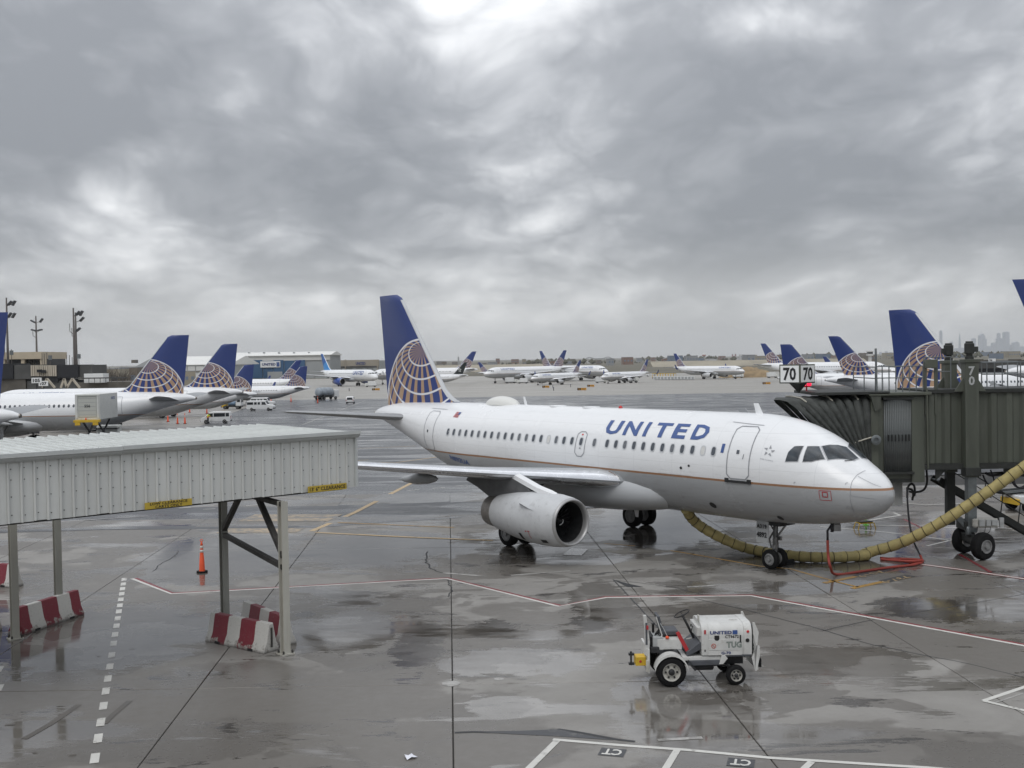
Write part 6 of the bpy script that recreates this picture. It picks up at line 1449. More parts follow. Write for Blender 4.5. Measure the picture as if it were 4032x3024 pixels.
for u, v, lb in ((2180, 1538, 'dark marker post left of the nearest taxiway sign'), (2247, 1524, 'dark marker post left of the farther taxiway sign'), (1375, 1540, 'dark marker post in front of the wide-body blue engine'), (2177, 1527, 'small dark marker post just right of the leftmost middle sign')):
    p = G(u, v); r = thing('marker_light', lb, 'marker', p, 0, 'taxiway marker posts'); MB().lathe([(0, .22), (.05, .22), (.06, .13), (.9, .13), (1.0, .2), (1.1, .1)], (0, 0, 0), (0, 0, 1), 10).build('stem', M['dark_metal'], r); MB().lathe([(0, .12), (.14, .1), (.2, 0)], (0, 0, 1.1), (0, 0, 1), 10).build('lens', M['title_blue'], r)

# ------------------------------------------------------------------ left pier: dark terminal, lamp masts, bridges
mat('tan_wall', (.50, .43, .32), .6, var=.06, scale=.3, dirt=.1); mat('tan_panel', (.48, .43, .35), .55, var=.06, scale=.5); mat('pier_black', (.014, .015, .018), .5, var=.2, scale=.4); mat('pier_grey', (.075, .075, .072), .6, var=.2, scale=.3)
mat('pier_brown', (.115, .105, .088), .65, var=.25, scale=.4, dirt=.3); mat('mast_steel', (.10, .088, .08), .6); mat('lamp_face', (.05, .055, .06), .3)
YP = 216.0
def px(u, v=1440, Y=YP): return at(u, v, Y)
pier = thing('terminal_pier', 'dark terminal pier behind the left jets with tan panel and tan upper storey', 'terminal', (0, YP, zg(YP)))
def PB(name, u0, u1, v0, v1, m, dy=0.0, dep=6.0, par=None, Y=YP, bev=0.0):
    a, b = at(u0, v0, Y), at(u1, v1, Y); par = par or pier; o = par.location
    return MB().box(((a.x + b.x) / 2 - o.x, Y - o.y + dy + dep / 2, (a.z + b.z) / 2 - o.z), (abs(b.x - a.x), dep, abs(a.z - b.z))).build(name, M[m], par, bevel=bev)
PB('lower_wall', -700, 100, 1485, 1640, 'pier_brown', .5, 10); PB('lower_wall', 100, 300, 1500, 1640, 'pier_grey', .7, 9); PB('lower_wall', 300, 560, 1506, 1640, 'pier_brown', .5, 10)
for u0, u1, m in ((-300, 52, 'pier_black'), (52, 121, 'pier_grey'), (224, 310, 'pier_black'), (310, 360, 'pier_grey')): PB('upper_block', u0, u1, 1437, 1492 if u1 < 300 else 1486, m, 0.0 if m == 'pier_black' else .3, 8)
PB('shadow_block', 121, 226, 1480, 1505, 'pier_black', .4, 8)
n_ = 12
for k in range(n_): PB('tan_panel', 121 + 103 * k / n_ + .5, 121 + 103 * (k + 1) / n_ - .5, 1438.5, 1481, 'tan_panel', -.12 - (.05 if k % 2 else 0), 2)
PB('tv_cabinet', 152, 168, 1455, 1466, 'pier_black', -.9, .8); PB('tv_cabinet', 168, 184, 1457, 1468, 'pier_black', -.7, .6)
tan = thing('terminal_block', 'tan concrete terminal block with dark window bays above the left pier', 'terminal', (0, 250, zg(250)))
PB('upper_band', -400, 166, 1394, 1413, 'tan_wall', 0, 14, tan, 250); PB('window_band', -400, 166, 1413, 1440, 'pier_black', 1.2, 12, tan, 250)
for u in (-60, 5, 80, 155): PB('pier_column', u, u + (14 if u < 150 else 12), 1413, 1441, 'tan_wall', .3, 2, tan, 250)
for k in range(9): PB('mullion', 96 + k * 7, 97.5 + k * 7, 1413, 1440, 'pier_brown', .9, .3, tan, 250)
# inverted-V bridge struts and cargo unit on the lower roof
for (a, b, c) in ((168, 185, 216), (240, 253, 264), (263, 285, 314)):
    v0, v1 = 1527, 1491; MB().bar(at(a, v0, 205) - pier.location, at(b, v1, 205) - pier.location, .35).build('strut', M['tan_panel'], pier); MB().bar(at(b, v1, 205) - pier.location, at(c, v0, 205) - pier.location, .35).build('strut', M['tan_panel'], pier)
PB('roof_unit', 342, 418, 1471, 1506, 'sign_white', -1.5, 3)
for k in range(8): PB('roof_post', 345 + k * 22, 347 + k * 22, 1486, 1508, 'pier_grey', -2.4, .12)
PB('roof_post', 300, 520, 1487, 1488.2, 'pier_grey', -2.4, .1)
for u, v, tx, Y, lb in ((144, 1498, '105', 190, 'white gate sign reading 105 by the left pier'), (171, 1510, '107', 204, 'white gate sign reading 107 just right of the 105 sign')):
    p = at(u, v, Y); r = thing('gate_sign', lb, 'sign', (p.x, Y, zg(Y)), 0, 'gate number signs'); h = p.z - zg(Y)
    MB().bar((0, .1, 0), (0, .1, h), .2).build('post', M['dark_metal'], r); MB().box((0, 0, h), (1.75, .14, .95)).build('board', M['sign_white'], r, bevel=.02); flat_text('number', tx, M['text_black'], (0, -.08, h), (1, 0, 0), (0, 0, 1), .62, r, w=1.25, bold=.04)
def mast(u, vb, vt, Y, lamps, label):
    p, q_ = at(u, vb, Y), at(u, vt, Y); r = thing('light_mast', label, 'light mast', (p.x, Y, zg(Y)), 0, 'flood-light masts')
    H_ = q_.z - zg(Y); MB().lathe([(0, .34), (H_ * .5, .25), (H_, .15)], (0, 0, 0), (0, 0, 1), 10).build('pole', M['mast_steel'], r, smooth=True)
    for (dx, dz, tilt) in lamps:
        a = MB().bar((0, 0, H_ + dz - .6), (dx, 0, H_ + dz - .1), .09).build('arm', M['mast_steel'], r)
        MB().box((dx, 0, H_ + dz), (1.15, .8, .35), Matrix.Rotation(tilt, 3, 'Y')).build('flood_lamp', M['lamp_face'], a, bevel=.05)
    MB().tube([(-.8, 0, H_ - 2.6), (-.8, 0, H_ - 4.2), (-.1, 0, H_ - 4.8)], .06, 6).build('bracket', M['mast_steel'], r); MB().box((0, 0, H_ + .25), (.2, .2, .5)).build('cap', M['mast_steel'], r)
mast(32, 1440, 1182, 222, ((.7, -.6, -.8), (1.5, -.6, -1.0), (.6, -3.0, -.9), (1.4, -3.1, -1.0)), 'tallest flood-light mast, near the left edge')
mast(146, 1440, 1252, 262, ((-.7, -.8, .5), (1.3, -.6, -.9), (-.6, -2.9, .2), (.9, -2.9, -.2)), 'shorter flood-light mast with four lamps above the tan block')
mast(294, 1440, 1222, 220, ((.9, -.6, -.8), (1.6, -.6, -1.0)), 'left one of the twin flood-light masts on the pier'); mast(302, 1440, 1240, 222, ((1.3, -.9, -.8), (.5, -3.0, -.7)), 'right one of the twin flood-light masts on the pier')
for k, (u, v0, v1) in enumerate(((18, 1362, 1440), (28, 1378, 1440), (45, 1376, 1440), (165, 1390, 1440), (174, 1392, 1440), (184, 1388, 1440), (197, 1400, 1440), (262, 1398, 1440), (273, 1398, 1440), (284, 1406, 1440), (310, 1394, 1440))):
    p = at(u, v0, 218); q_ = at(u, v1, 218); r = thing('antenna', 'thin roof antenna on the left pier, ' + nth(k) + ' of eleven', 'antenna', (p.x, 218, q_.z), 0, 'antennas on the left pier'); MB().tube([(0, 0, 0), (0, 0, p.z - q_.z)], .06, 6).build('rod', M['mast_steel'], r)
    if u in (197, 310, 45): MB().box((0, 0, (p.z - q_.z) * .8), (.7, .2, .9)).build('panel', M['galv'], r)
# pier roof seen on the right behind the jet bridge
pr_ = thing('terminal_pier', 'low dark pier roof on the right beyond the jet bridge railing, with a 94 sign', 'terminal', (0, 205, zg(205)))
PB('roof', 3700, 4300, 1424, 1444, 'pier_grey', 0, 12, pr_, 205); PB('lower_wall', 3700, 4300, 1444, 1520, 'pier_black', .5, 10, pr_, 205)
for k in range(10): PB('roof_unit', 3720 + k * 36, 3732 + k * 36 + (k % 3) * 6, 1414 + (k % 4) * 3, 1425, 'pier_brown', 1, 3, pr_, 205)
PB('sign_board', 3889, 3915, 1412, 1425, 'sign_white', -.6, .3, pr_, 205); p = at(3902, 1418.5, 204.3); flat_text('number', '94', M['text_black'], Vector((p.x, 204.38, p.z)) - pr_.location, (1, 0, 0), (0, 0, 1), .42, pr_, bold=.03)

# ------------------------------------------------------------------ hangars
mat('hangar_white', (.62, .62, .60), .6, var=.04, scale=.05); mat('hangar_grey', (.34, .355, .36), .6, var=.05, scale=.05); mat('hangar_blue', (.028, .095, .20), .55, var=.08, scale=.05); mat('hangar_tan', (.36, .32, .26), .65, var=.06, scale=.05); mat('roof_white', (.74, .74, .71), .55, var=.03, scale=.05)
def hbox(par, name, u0, u1, v0, v1, m, dy=0, dep=40): return PB(name, u0, u1, v0, v1, m, dy, dep, par, par.location.y)
def hroof(par, u0, u1, v_eave, v_ridge, m, dep=60):
    Y = par.location.y; a, b = at(u0, v_eave, Y), at(u1, v_eave, Y); zr = at(u0, v_ridge, Y).z; o = par.location
    MB().prism([(-.5, a.z - o.z), (dep * .5, zr - o.z), (dep, a.z - o.z), (dep, a.z - o.z - .5), (-.5, a.z - o.z - .5)], lambda p, q, d: (d, p, q), a.x - o.x - 1, b.x - o.x + 1).build('roof', M[m], par)
h1 = thing('hangar', 'big blue-fronted aircraft hangar with white UNITED banners', 'hangar', (0, 935, -5.5))
hbox(h1, 'shell', 905, 1298, 1402, 1500, 'hangar_grey', 2, 60); hroof(h1, 905, 1299, 1402, 1388, 'roof_white'); hbox(h1, 'fascia', 905, 1298, 1403, 1417, 'hangar_white', 1, 2)
for k in range(7): hbox(h1, 'door_leaf', 908 + k * 42, 949 + k * 42, 1418, 1489, 'hangar_blue', .6 + (k % 2) * .5, 1.2)
hbox(h1, 'side_door', 912, 938, 1446, 1489, 'hangar_white', .2, 1); hbox(h1, 'side_door', 1053, 1112, 1464, 1489, 'hangar_grey', .1, 1)
for u0, u1 in ((941, 984), (1025, 1104)):
    b_ = hbox(h1, 'banner', u0, u1, 1423, 1446, 'sign_white', -.2, .3); p = at(u0 * .58 + u1 * .42, 1434.5, 934.6); flat_text('banner_text', 'UNITED', M['navy'], p - h1.location, (1, 0, 0), (0, 0, 1), 2.2, b_, w=(u1 - u0) * .68 * 935 / F_PX, bold=.04); hbox(h1, 'banner_logo', u1 - (u1 - u0) * .19, u1 - (u1 - u0) * .04, 1426, 1443, 'title_blue', -.45, .2)
for k in range(5): hbox(h1, 'roof_vent', 960 + k * 60, 967 + k * 60, 1386, 1391, 'hangar_grey', 14, 3)
h2 = thing('hangar', 'long pale hangar with white roof behind the first two left fins', 'hangar', (0, 820, -5.5))
hbox(h2, 'shell', 600, 905, 1438, 1500, 'hangar_grey', 1, 70); hroof(h2, 600, 906, 1438, 1404, 'roof_white', 90)
Y = 800; a, b, c = at(528, 1446, Y), at(598, 1409, Y), at(668, 1444, Y); o_ = h2.location
MB().prism([(a.x, a.z), (b.x, b.z), (c.x, c.z), (c.x, -5.5), (a.x, -5.5)], lambda p, q, d: (p, d - o_.y, q - o_.z), 800, 818).build('gable_end', M['hangar_grey'], h2); hbox(h2, 'roof_unit', 546, 562, 1417, 1429, 'pier_brown', -16, 6)
for k in range(6): hbox(h2, 'wall_bay', 705 + k * 33, 735 + k * 33, 1442, 1462, 'hangar_white', .2, 1)
h3 = thing('hangar', 'low wide grey hangar with UNITED above its doors, right of the blue hangar', 'hangar', (0, 1010, -5.5))
hbox(h3, 'shell', 1299, 1492, 1422, 1500, 'hangar_grey', 2, 50); hbox(h3, 'parapet', 1299, 1492, 1419, 1443, 'hangar_tan', 1, 2); hbox(h3, 'door_head', 1302, 1488, 1443, 1447, 'pier_grey', .6, 1)
for k in range(9): hbox(h3, 'door_leaf', 1303 + k * 20.6, 1321 + k * 20.6, 1447, 1490, 'hangar_grey', .9 + (k % 2) * .4, 1)
hbox(h3, 'pylon', 1357, 1362, 1416, 1470, 'hangar_tan', .2, 2); hbox(h3, 'pylon', 1483, 1488, 1416, 1470, 'hangar_tan', .2, 2)
p = at(1420, 1431, 1009); flat_text('wall_text', 'UNITED', M['navy'], p - h3.location, (1, 0, 0), (0, 0, 1), 2.6, h3, w=9, bold=.05)

# ------------------------------------------------------------------ far ground, sheds, woods, industry
mat('far_tan', (.30, .27, .21), .8, var=.15, scale=.03); mat('brick_far', (.20, .12, .09), .7); mat('far_grey', (.25, .26, .27), .7); mat('far_white', (.55, .55, .54), .6); mat('far_blue', (.14, .18, .24), .6); mat('far_brown', (.15, .125, .10), .8)
def farbox(name, label, cat, u0, u1, vt, Y, m, dep=20, group=None, detail=True):
    a, b = at(u0, vt, Y), at(u1, vt, Y); r = thing(name, label, cat, ((a.x + b.x) / 2, Y, -6.0), 0, group); w, h = abs(b.x - a.x), a.z + 6.0
    MB().box((0, dep / 2, h / 2), (w, dep, h)).build('wall', M[m], r)
    if detail:
        MB().box((0, dep / 2, h + h * .02), (w * 1.01, dep * 1.02, max(.3, h * .04))).build('roof', M['far_grey'], r)
        n = max(2, int(w / max(h * .35, 3)))
        for k in range(min(n, 7)): MB().box((-w / 2 + w * (k + .5) / min(n, 7), -.05, h * .55), (w / min(n, 7) * .5, .2, h * .22)).build('window', M['far_blue'], r)
    return r
rnd = random.Random(11)
e_ = MB(); 
for u0, u1, vt, Y in ((1690, 2145, 1440, 1250), (2560, 3400, 1424, 1500)):
    a, b = at(u0, vt, Y), at(u1, vt, Y); o = MB().prism([(-30, -6), (0, a.z), (40, a.z), (70, -6)], lambda p, q, d: (d, Y + p, q), a.x, b.x).build('embankment', M['far_tan']); o['kind'] = 'structure'
mats_ = ['far_grey', 'far_white', 'far_blue', 'far_brown', 'brick_far', 'far_tan']
for i in range(48):
    u = 1720 + 49 * i + rnd.uniform(-15, 15); w = rnd.uniform(14, 50); Y = rnd.uniform(1700, 3600)
    yh = 1414 - .0158 * (u - 2016); mt = rnd.choice(mats_); tall = rnd.uniform(-3, 14); farbox('warehouse', 'low far ' + {'far_grey': 'grey', 'far_white': 'white', 'far_blue': 'blue-grey', 'far_brown': 'brown', 'brick_far': 'red-brown', 'far_tan': 'tan'}[mt] + (' wide' if w > 30 else ' narrow') + (' tallish' if tall < 3 else ' flat') + ' warehouse in the hazy belt beyond the airfield, ' + ('left part' if u < 2500 else 'middle part' if u < 3200 else 'right part'), 'warehouse', u, u + w, yh + tall, Y, mt, 40, 'far warehouses beyond the airfield')
for u0, u1, v, Y, m, lb in ((700, 770, 1463, 700, 'far_tan', 'low tan shed below the long pale hangar, left part'), (770, 850, 1468, 690, 'far_white', 'low white shed below the long pale hangar'), (380, 470, 1455, 600, 'far_tan', 'low flat tan shed beside the bare trees left of the hangars'), (470, 540, 1449, 640, 'far_brown', 'brown flat shed just left of the pale gable')):
    farbox('shed', lb, 'shed', u0, u1, v, Y, m, 15)
for u0, u1, vt, Y, m, lb in ((1737, 1759, 1424, 2500, 'far_grey', None), (2447, 2460, 1412, 5200, 'far_blue', 'left one of two square far towers right of the arched bridge'), (2512, 2526, 1410, 5200, 'far_blue', 'right one of two square far towers right of the arched bridge'), (2712, 2744, 1404, 3000, 'far_blue', 'pale blue office block behind the right-facing airliner with raised wing tips'), (2744, 2769, 1415, 2900, 'brick_far', 'low red-brown block beside the pale blue office'), (2914, 2932, 1397, 4200, 'far_white', 'pale apartment tower right of two striped chimneys'), (2795, 2812, 1412, 3500, 'far_grey', 'small grey block right of the water tower'), (2112, 2132, 1419, 6000, 'far_blue', 'faint pale block left of the tall mid-distance fins'), (3260, 3300, 1408, 2600, 'far_tan', 'tan block behind the airliner fin right of the 70 signs'), (3550, 3620, 1412, 2600, 'brick_far', 'brown block behind the largest right fin')):
    if lb: farbox('tower_block', lb, 'building', u0, u1, vt, Y, m, 25)
# chimney with steam, striped chimneys, billboards, water tower, light control tower
mat('stack', (.34, .35, .36), .7); mat('stripe_red', (.35, .06, .05), .6)
def stack(u, vt, Y, r_, label, striped=False):
    p = at(u, vt, Y); r = thing('chimney', label, 'chimney', (p.x, Y, -6), 0); h = p.z + 6
    MB().lathe([(0, r_ * 1.15), (h, r_)], (0, 0, 0), (0, 0, 1), 16).build('shaft', M['stack'], r, smooth=40)
    if striped:
        for k in range(3): MB().lathe([(h - 3 - k * h * .18, r_ * 1.06), (h - 3 - k * h * .18 - h * .09, r_ * 1.08)], (0, 0, 0), (0, 0, 1), 16, cap=False).build('band', M['stripe_red'], r)
    return p
sp = stack(1805, 1405, 3200, 2.2, 'tall grey chimney with steam right of the big foreground fin'); stack(2884, 1394, 4000, 2.5, 'left one of two red-striped chimneys on the horizon', True); stack(2896, 1393, 4000, 2.5, 'right one of two red-striped chimneys on the horizon', True)
st_m = D.materials.new('steam'); st_m.use_nodes = True; tr = st_m.node_tree; tr.nodes.clear(); o_ = tr.nodes.new('ShaderNodeOutputMaterial'); pv2 = tr.nodes.new('ShaderNodeVolumePrincipled'); pv2.inputs['Color'].default_value = (.95, .95, .95, 1); pv2.inputs['Density'].default_value = .007; pv2.inputs['Anisotropy'].default_value = 0; tr.links.new(pv2.outputs[0], o_.inputs['Volume'])
plume = MB()
o = None
for k, (du, dv, r_) in enumerate(((-1, -4, 4), (-3, -12, 8), (-6, -22, 14), (2, -28, 12))):
    q_ = at(1805 + du, 1405 + dv, 3200); b = bmesh.new(); bmesh.ops.create_icosphere(b, subdivisions=2, radius=r_); vs = [(v.co.x + q_.x, v.co.y * .6 + q_.y, v.co.z * .8 + q_.z) for v in b.verts]; b.verts.index_update(); plume.add(vs, [tuple(v.index for v in f.verts) for f in b.faces]); b.free()
so_ = plume.build('steam', st_m); so_['kind'] = 'stuff'; so_['label'] = 'faint white steam drifting up from the grey chimney'; so_['category'] = 'steam'
def billboard(u0, u1, v0, v1, Y, label, m='far_grey'):
    a, b = at(u0, v0, Y), at(u1, v1, Y); r = thing('billboard', label, 'billboard', ((a.x + b.x) / 2, Y, -6), 0); w, h = abs(b.x - a.x), abs(a.z - b.z); zc_ = (a.z + b.z) / 2 + 6
    MB().box((0, 0, zc_), (w, 1, h)).build('board', M[m], r); MB().box((0, 1, (zc_ - h / 2) / 2), (1.2, 1.2, zc_ - h / 2)).build('post', M['dark_metal'], r); MB().box((0, -.6, zc_), (w * .9, .2, h * .8)).build('face', M['far_tan' if m == 'far_white' else 'far_brown'], r)
billboard(1737, 1759, 1424, 1433, 2000, 'dark billboard on one post right of the foreground fin'); billboard(2958, 2981, 1397, 1406, 2200, 'pale billboard on a tall post left of the 70 signs', 'far_white')
def globe_tower(u, v, Y, r_, label):
    p = at(u, v, Y); r = thing('water_tower', label, 'water tower', (p.x, Y, -6), 0); h = p.z + 6
    MB().lathe([(-r_, .1), (-r_ * .8, r_ * .6), (0, r_), (r_ * .8, r_ * .6), (r_, .1)], (0, 0, h), (0, 0, 1), 16).build('tank', M['far_white'], r, smooth=True); MB().lathe([(0, 1.6), (h - r_, 1.0)], (0, 0, 0), (0, 0, 1), 10).build('stem', M['far_grey'], r); MB().lathe([(-.8, r_ * 1.01), (.8, r_ * 1.01)], (0, 0, h), (0, 0, 1), 16, cap=False).build('band', M['stripe_red'], r)
globe_tower(2772, 1399, 2600, 4.5, 'ball-shaped water tower above the right-facing airliner with raised wing tips')
r = thing('control_tower', 'squat white airport tower on a stem behind the jet bridge mast', 'tower', (at(3425, 1400, 900).x, 900, -5.5)); p = at(3425, 1382, 900); h = p.z + 5.5
MB().box((0, 0, h / 2 - 2), (2.2, 2.2, h - 4)).build('stem', M['far_white'], r); MB().box((0, 0, h - 3.2), (4.4, 4.4, 1.6)).build('gallery', M['far_white'], r); MB().box((0, 0, h - 1.6), (3.8, 3.8, 1.6)).build('glass_cab', M['glass_dark'], r); MB().box((0, 0, h - .4), (4.6, 4.6, .8)).build('roof', M['far_white'], r)
# arched truss bridge on the horizon
mat('bridge_steel', (.10, .115, .13), .7); Yb = 5200; kx = Yb / F_PX
tb = thing('truss_bridge', 'dark arched steel truss bridge on the horizon between the middle fins', 'bridge', (0, Yb, -6)); a = at(2233, 1428, Yb); b = at(2560, 1426, Yb)
MB().bar((a.x - 40, 0, a.z + 6), (b.x + 260, 0, b.z + 6), 8, 3.5).build('deck', M['bridge_steel'], tb)
xs0, xs1 = at(2290, 1420, Yb).x, at(2425, 1420, Yb).x; prev = None
for k in range(25):
    u = k / 24; x = xs0 + (xs1 - xs0) * u; hump = math.exp(-((u - .22) / .10) ** 2) + math.exp(-((u - .78) / .10) ** 2); z = a.z + 6 + 8 + 9 * (1 - (2 * u - 1) ** 4) + 8 * hump
    if k in (0, 24): z = a.z + 8
    if prev: MB().bar(prev, (x, 0, z), 2.5).build('chord', M['bridge_steel'], tb)
    MB().bar((x, 0, z), (x, 0, a.z + 6), 1.2).build('hanger', M['bridge_steel'], tb); prev = (x, 0, z)
for k in range(12): x = a.x + (b.x - a.x) * k / 11; MB().box((x, 0, (a.z + 6) / 2), (5, 6, a.z + 6)).build('pier', M['bridge_steel'], tb)
# distant city towers (real distance and height)
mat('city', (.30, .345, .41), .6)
YC = 16500.0; z8 = lambda a, b: (3432 + a * .33149, 1050 + b * .33149)
n_t = 0
CITY = [(808, 836, 765, 'slab'), (765, 788, 905, 's'), (930, 962, 893, 's'), (1033, 1058, 795, 'spire'), (1190, 1232, 855, 's'), (1268, 1300, 860, 's'), (1276, 1336, 795, 'angle'), (1330, 1362, 860, 's'), (1425, 1482, 905, 's'), (1490, 1525, 793, 's'), (1485, 1558, 855, 's'), (1563, 1627, 780, 's'), (1630, 1662, 930, 's'), (1676, 1742, 890, 'angle'), (870, 925, 965, 's'), (1060, 1120, 965, 's'), (1120, 1190, 975, 's'), (1232, 1270, 960, 's'), (1360, 1425, 945, 's'), (1742, 1810, 950, 's'), (1640, 1700, 960, 's'), (985, 1035, 970, 's'), (90, 118, 1015, 's'), (160, 190, 1003, 's'), (212, 240, 1015, 's'), (838, 872, 985, 's'), (1830, 1900, 940, 's')]
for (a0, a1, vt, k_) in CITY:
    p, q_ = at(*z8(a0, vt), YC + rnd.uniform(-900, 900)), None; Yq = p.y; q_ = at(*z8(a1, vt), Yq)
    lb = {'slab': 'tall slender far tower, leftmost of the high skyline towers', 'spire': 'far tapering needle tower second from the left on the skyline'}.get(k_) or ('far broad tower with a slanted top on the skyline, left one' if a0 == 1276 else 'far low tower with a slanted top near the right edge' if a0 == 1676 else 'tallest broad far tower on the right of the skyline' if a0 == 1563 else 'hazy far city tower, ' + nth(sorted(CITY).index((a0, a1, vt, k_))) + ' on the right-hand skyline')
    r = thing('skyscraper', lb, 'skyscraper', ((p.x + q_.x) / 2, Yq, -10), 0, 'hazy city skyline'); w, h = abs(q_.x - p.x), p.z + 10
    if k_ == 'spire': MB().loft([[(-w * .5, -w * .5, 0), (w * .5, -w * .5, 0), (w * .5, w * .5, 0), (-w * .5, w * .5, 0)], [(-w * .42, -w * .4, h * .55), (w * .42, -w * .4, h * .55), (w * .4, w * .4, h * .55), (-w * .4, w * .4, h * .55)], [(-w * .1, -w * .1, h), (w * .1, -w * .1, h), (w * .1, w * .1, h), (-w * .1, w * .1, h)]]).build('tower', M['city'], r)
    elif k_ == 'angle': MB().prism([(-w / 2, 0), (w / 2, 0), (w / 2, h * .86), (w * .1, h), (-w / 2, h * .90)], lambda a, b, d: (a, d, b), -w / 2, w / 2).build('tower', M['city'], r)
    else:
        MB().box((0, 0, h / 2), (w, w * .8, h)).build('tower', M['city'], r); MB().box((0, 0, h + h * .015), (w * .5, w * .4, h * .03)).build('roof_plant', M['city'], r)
# woods and scrub on the far side, and bare trees by the sheds
mat('twig', (.075, .06, .048), .9, var=.3, scale=.2); mat('scrub', (.07, .07, .045), .9, var=.3, scale=.05)
def scrub(name, boxes, label, m, n):
    mb = MB()
    for (x0, x1, y0, y1, h) in boxes:
        for k in range(n):
            x, y = rnd.uniform(x0, x1), rnd.uniform(y0, y1); hh = h * rnd.uniform(.35, 1.0) * (0.7 + .5 * math.sin(x * .013)); w = hh * rnd.uniform(.35, .8); c = Vector((x, y, zg(y) - .2))
            ring = [c + Vector((w * math.cos(a) * rnd.uniform(.6, 1.1), w * .6 * math.sin(a), hh * rnd.uniform(.25, .65))) for a in [j * pi / 3 for j in range(6)]]
            mb.add([c] + ring + [c + Vector((rnd.uniform(-.2, .2) * w, 0, hh))], [(0, 1 + j, 1 + (j + 1) % 6) for j in range(6)] + [(7, 1 + (j + 1) % 6, 1 + j) for j in range(6)])
    o = mb.build(name, M[m]); tag(o, label, 'woodland', None, 'stuff'); return o
scrub('far_wood', [(-700, -330, 1300, 1500, 11), (-330, 2000, 2400, 2700, 14), (300, 2600, 3600, 4200, 20), (-900, -200, 1600, 1900, 12)], 'dark far woodland along the horizon', 'scrub', 420)
for i, (u, v, Y) in enumerate(((385, 1440, 480), (405, 1437, 490), (430, 1441, 500), (455, 1438, 485), (478, 1440, 505), (500, 1446, 500))):
    p = at(u, v, Y); r = thing('bare_tree', 'leafless winter tree, ' + nth(i) + ' in the row beside the left pier', 'tree', (p.x, Y, zg(Y)), rnd.random() * 6, 'bare trees left of the hangars'); h = p.z - zg(Y)
    MB().tube([(0, 0, 0), (.1, 0, h * .3), (0, .1, h * .55)], [.3, .2, .12], 7).build('trunk', M['twig'], r); mb = MB()
    for k in range(130):
        a = rnd.random() * 2 * pi; z0 = h * rnd.uniform(.2, .6); L = h * rnd.uniform(.15, .48); d = Vector((math.cos(a) * rnd.uniform(.3, .9), math.sin(a) * rnd.uniform(.3, .9), rnd.uniform(.4, 1.2))).normalized(); s0 = Vector((math.cos(a), math.sin(a), 0)) * (z0 - h * .2) * rnd.uniform(.1, .6) + Vector((0, 0, z0))
        mb.bar(s0, s0 + d * L, .05)
    mb.build('crown', M['twig'], r)['kind'] = 'stuff'
# dirt heap, yellow dollies, white containers, trucks around the far jets
mat('dirt', (.26, .19, .11), .9, var=.3, scale=.3, bump=.5)
p = G(3000, 1490); mb = MB(); n = 22; vs = []
for j in range(9):
    for i in range(n):
        u = i / (n - 1) * 2 - 1; w_ = j / 8 * 2 - 1; vs.append((p.x + u * 17, p.y + 40 + w_ * 10, zg(p.y) - .1 + max(0, 1 - u * u) ** .7 * max(0, 1 - w_ * w_) ** .6 * 6.5 * rnd.uniform(.8, 1.1)))
o = mb.add(vs, [(j * n + i, j * n + i + 1, (j + 1) * n + i + 1, (j + 1) * n + i) for j in range(8) for i in range(n - 1)]).build('dirt_heap', M['dirt'], smooth=True); tag(o, 'brown heap of dirt left of the 70 signs', 'dirt heap')
for k in range(9):
    p = G(2598 + k * 11, 1494); r = thing('baggage_dolly', 'yellow-framed dolly, ' + nth(k) + ' in the row beside the right-facing airliner', 'dolly', (p.x, p.y + 30, zg(p.y + 30)), 0, 'yellow dollies in a row')
    MB().box((0, 0, .6), (1.5, 2.4, .2)).build('bed', M['dark_metal'], r)
    for sx in (-.7, .7): MB().box((sx, -1.1, 1.9), (.25, .15, 2.6)).build('frame_post', M['yellow'], r)
    MB().box((0, -1.1, 3.1), (1.6, .3, .3)).build('top_bar', M['yellow'], r)
    for sx in (-.5, .5): MB().lathe([(-.1, .3), (.1, .3)], (sx, -1.0, .3), (0, 1, 0), 10).build('wheel', M['rubber'], r)
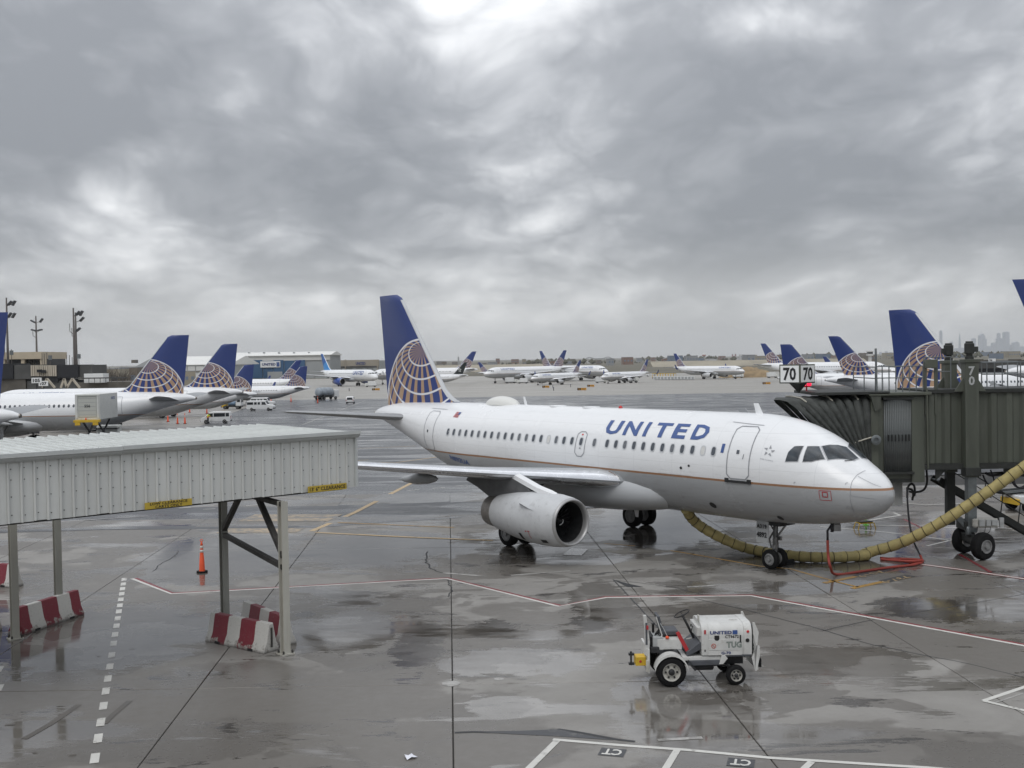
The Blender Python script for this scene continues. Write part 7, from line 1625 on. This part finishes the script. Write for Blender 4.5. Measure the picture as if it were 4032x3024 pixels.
for k in range(12):
    p = G(2585 + k * 13.5, 1497); r = thing('cargo_container', 'white cargo container, ' + nth(k) + ' in the row before the yellow dollies', 'container', (p.x, p.y + 6, zg(p.y)), 0, 'white containers in a row')
    MB().prism([(-.9, .3), (.9, .3), (.9, 1.9), (.5, 2.3), (-.9, 2.3)], lambda a, b, d: (a, d, b), -.8, .8).build('shell', M['van_white'], r); MB().box((0, 0, .2), (1.9, 1.7, .2)).build('pallet', M['dark_metal'], r); MB().box((0, -.82, 1.2), (1.3, .04, 1.3)).build('door', M['hangar_grey'], r)
def boxtruck(u, v, rz, label, sc_=1.0):
    p = G(u, v); r = thing('box_truck', label, 'truck', p, rz, 'service trucks at the far jets', sc_); MB().box((-.6, 0, 2.1), (4.8, 2.3, 2.5)).build('box', M['van_white'], r); MB().box((2.7, 0, 1.5), (1.5, 2.1, 1.7)).build('cab', M['box_white'], r, bevel=.1); MB().box((3.46, 0, 1.8), (.02, 1.8, .7)).build('windscreen', M['glass_dark'], r); MB().box((0, 0, .7), (6.2, 1.0, .3)).build('chassis', M['dark_metal'], r)
    for x in (-2.0, 2.4):
        for s_ in (-1, 1): veh_wheel(r, x, s_ * .9, .45, .3)
boxtruck(2480, 1507, 0, 'white box truck at the belly of the rightmost left-facing far airliner', 1.35); boxtruck(1462, 1524, pi, 'low white truck before the nose gear of the blue-tailed wide-body', .9); boxtruck(2905, 1488, 0, 'white truck left of the dirt heap'); boxtruck(3040, 1488, .2, 'white truck just left of the lower edge of the 70 signs')
boxtruck(2010, 1509, .3, 'white service truck under the long left-facing wide-body'); boxtruck(2060, 1510, 2.8, 'service truck by the covered nose of the nearer left-facing far airliner', .9); boxtruck(2365, 1508, .1, 'service truck left of the rightmost left-facing far airliner', .9)
# ------------------------------------------------------------------ damp air
hm = D.materials.new('haze'); hm.use_nodes = True; tr = hm.node_tree; tr.nodes.clear()
o_ = tr.nodes.new('ShaderNodeOutputMaterial'); vp = tr.nodes.new('ShaderNodeVolumePrincipled')
vp.inputs['Color'].default_value = (.93, .95, .98, 1); vp.inputs['Density'].default_value = 5.0e-5; vp.inputs['Anisotropy'].default_value = .2
tr.links.new(vp.outputs[0], o_.inputs['Volume'])
hz_ = MB().box((0, 9500, 240), (36000, 34000, 504)).build('haze', hm); hz_['kind'] = 'stuff'; hz_['label'] = 'thin damp haze over the airfield and the far city'
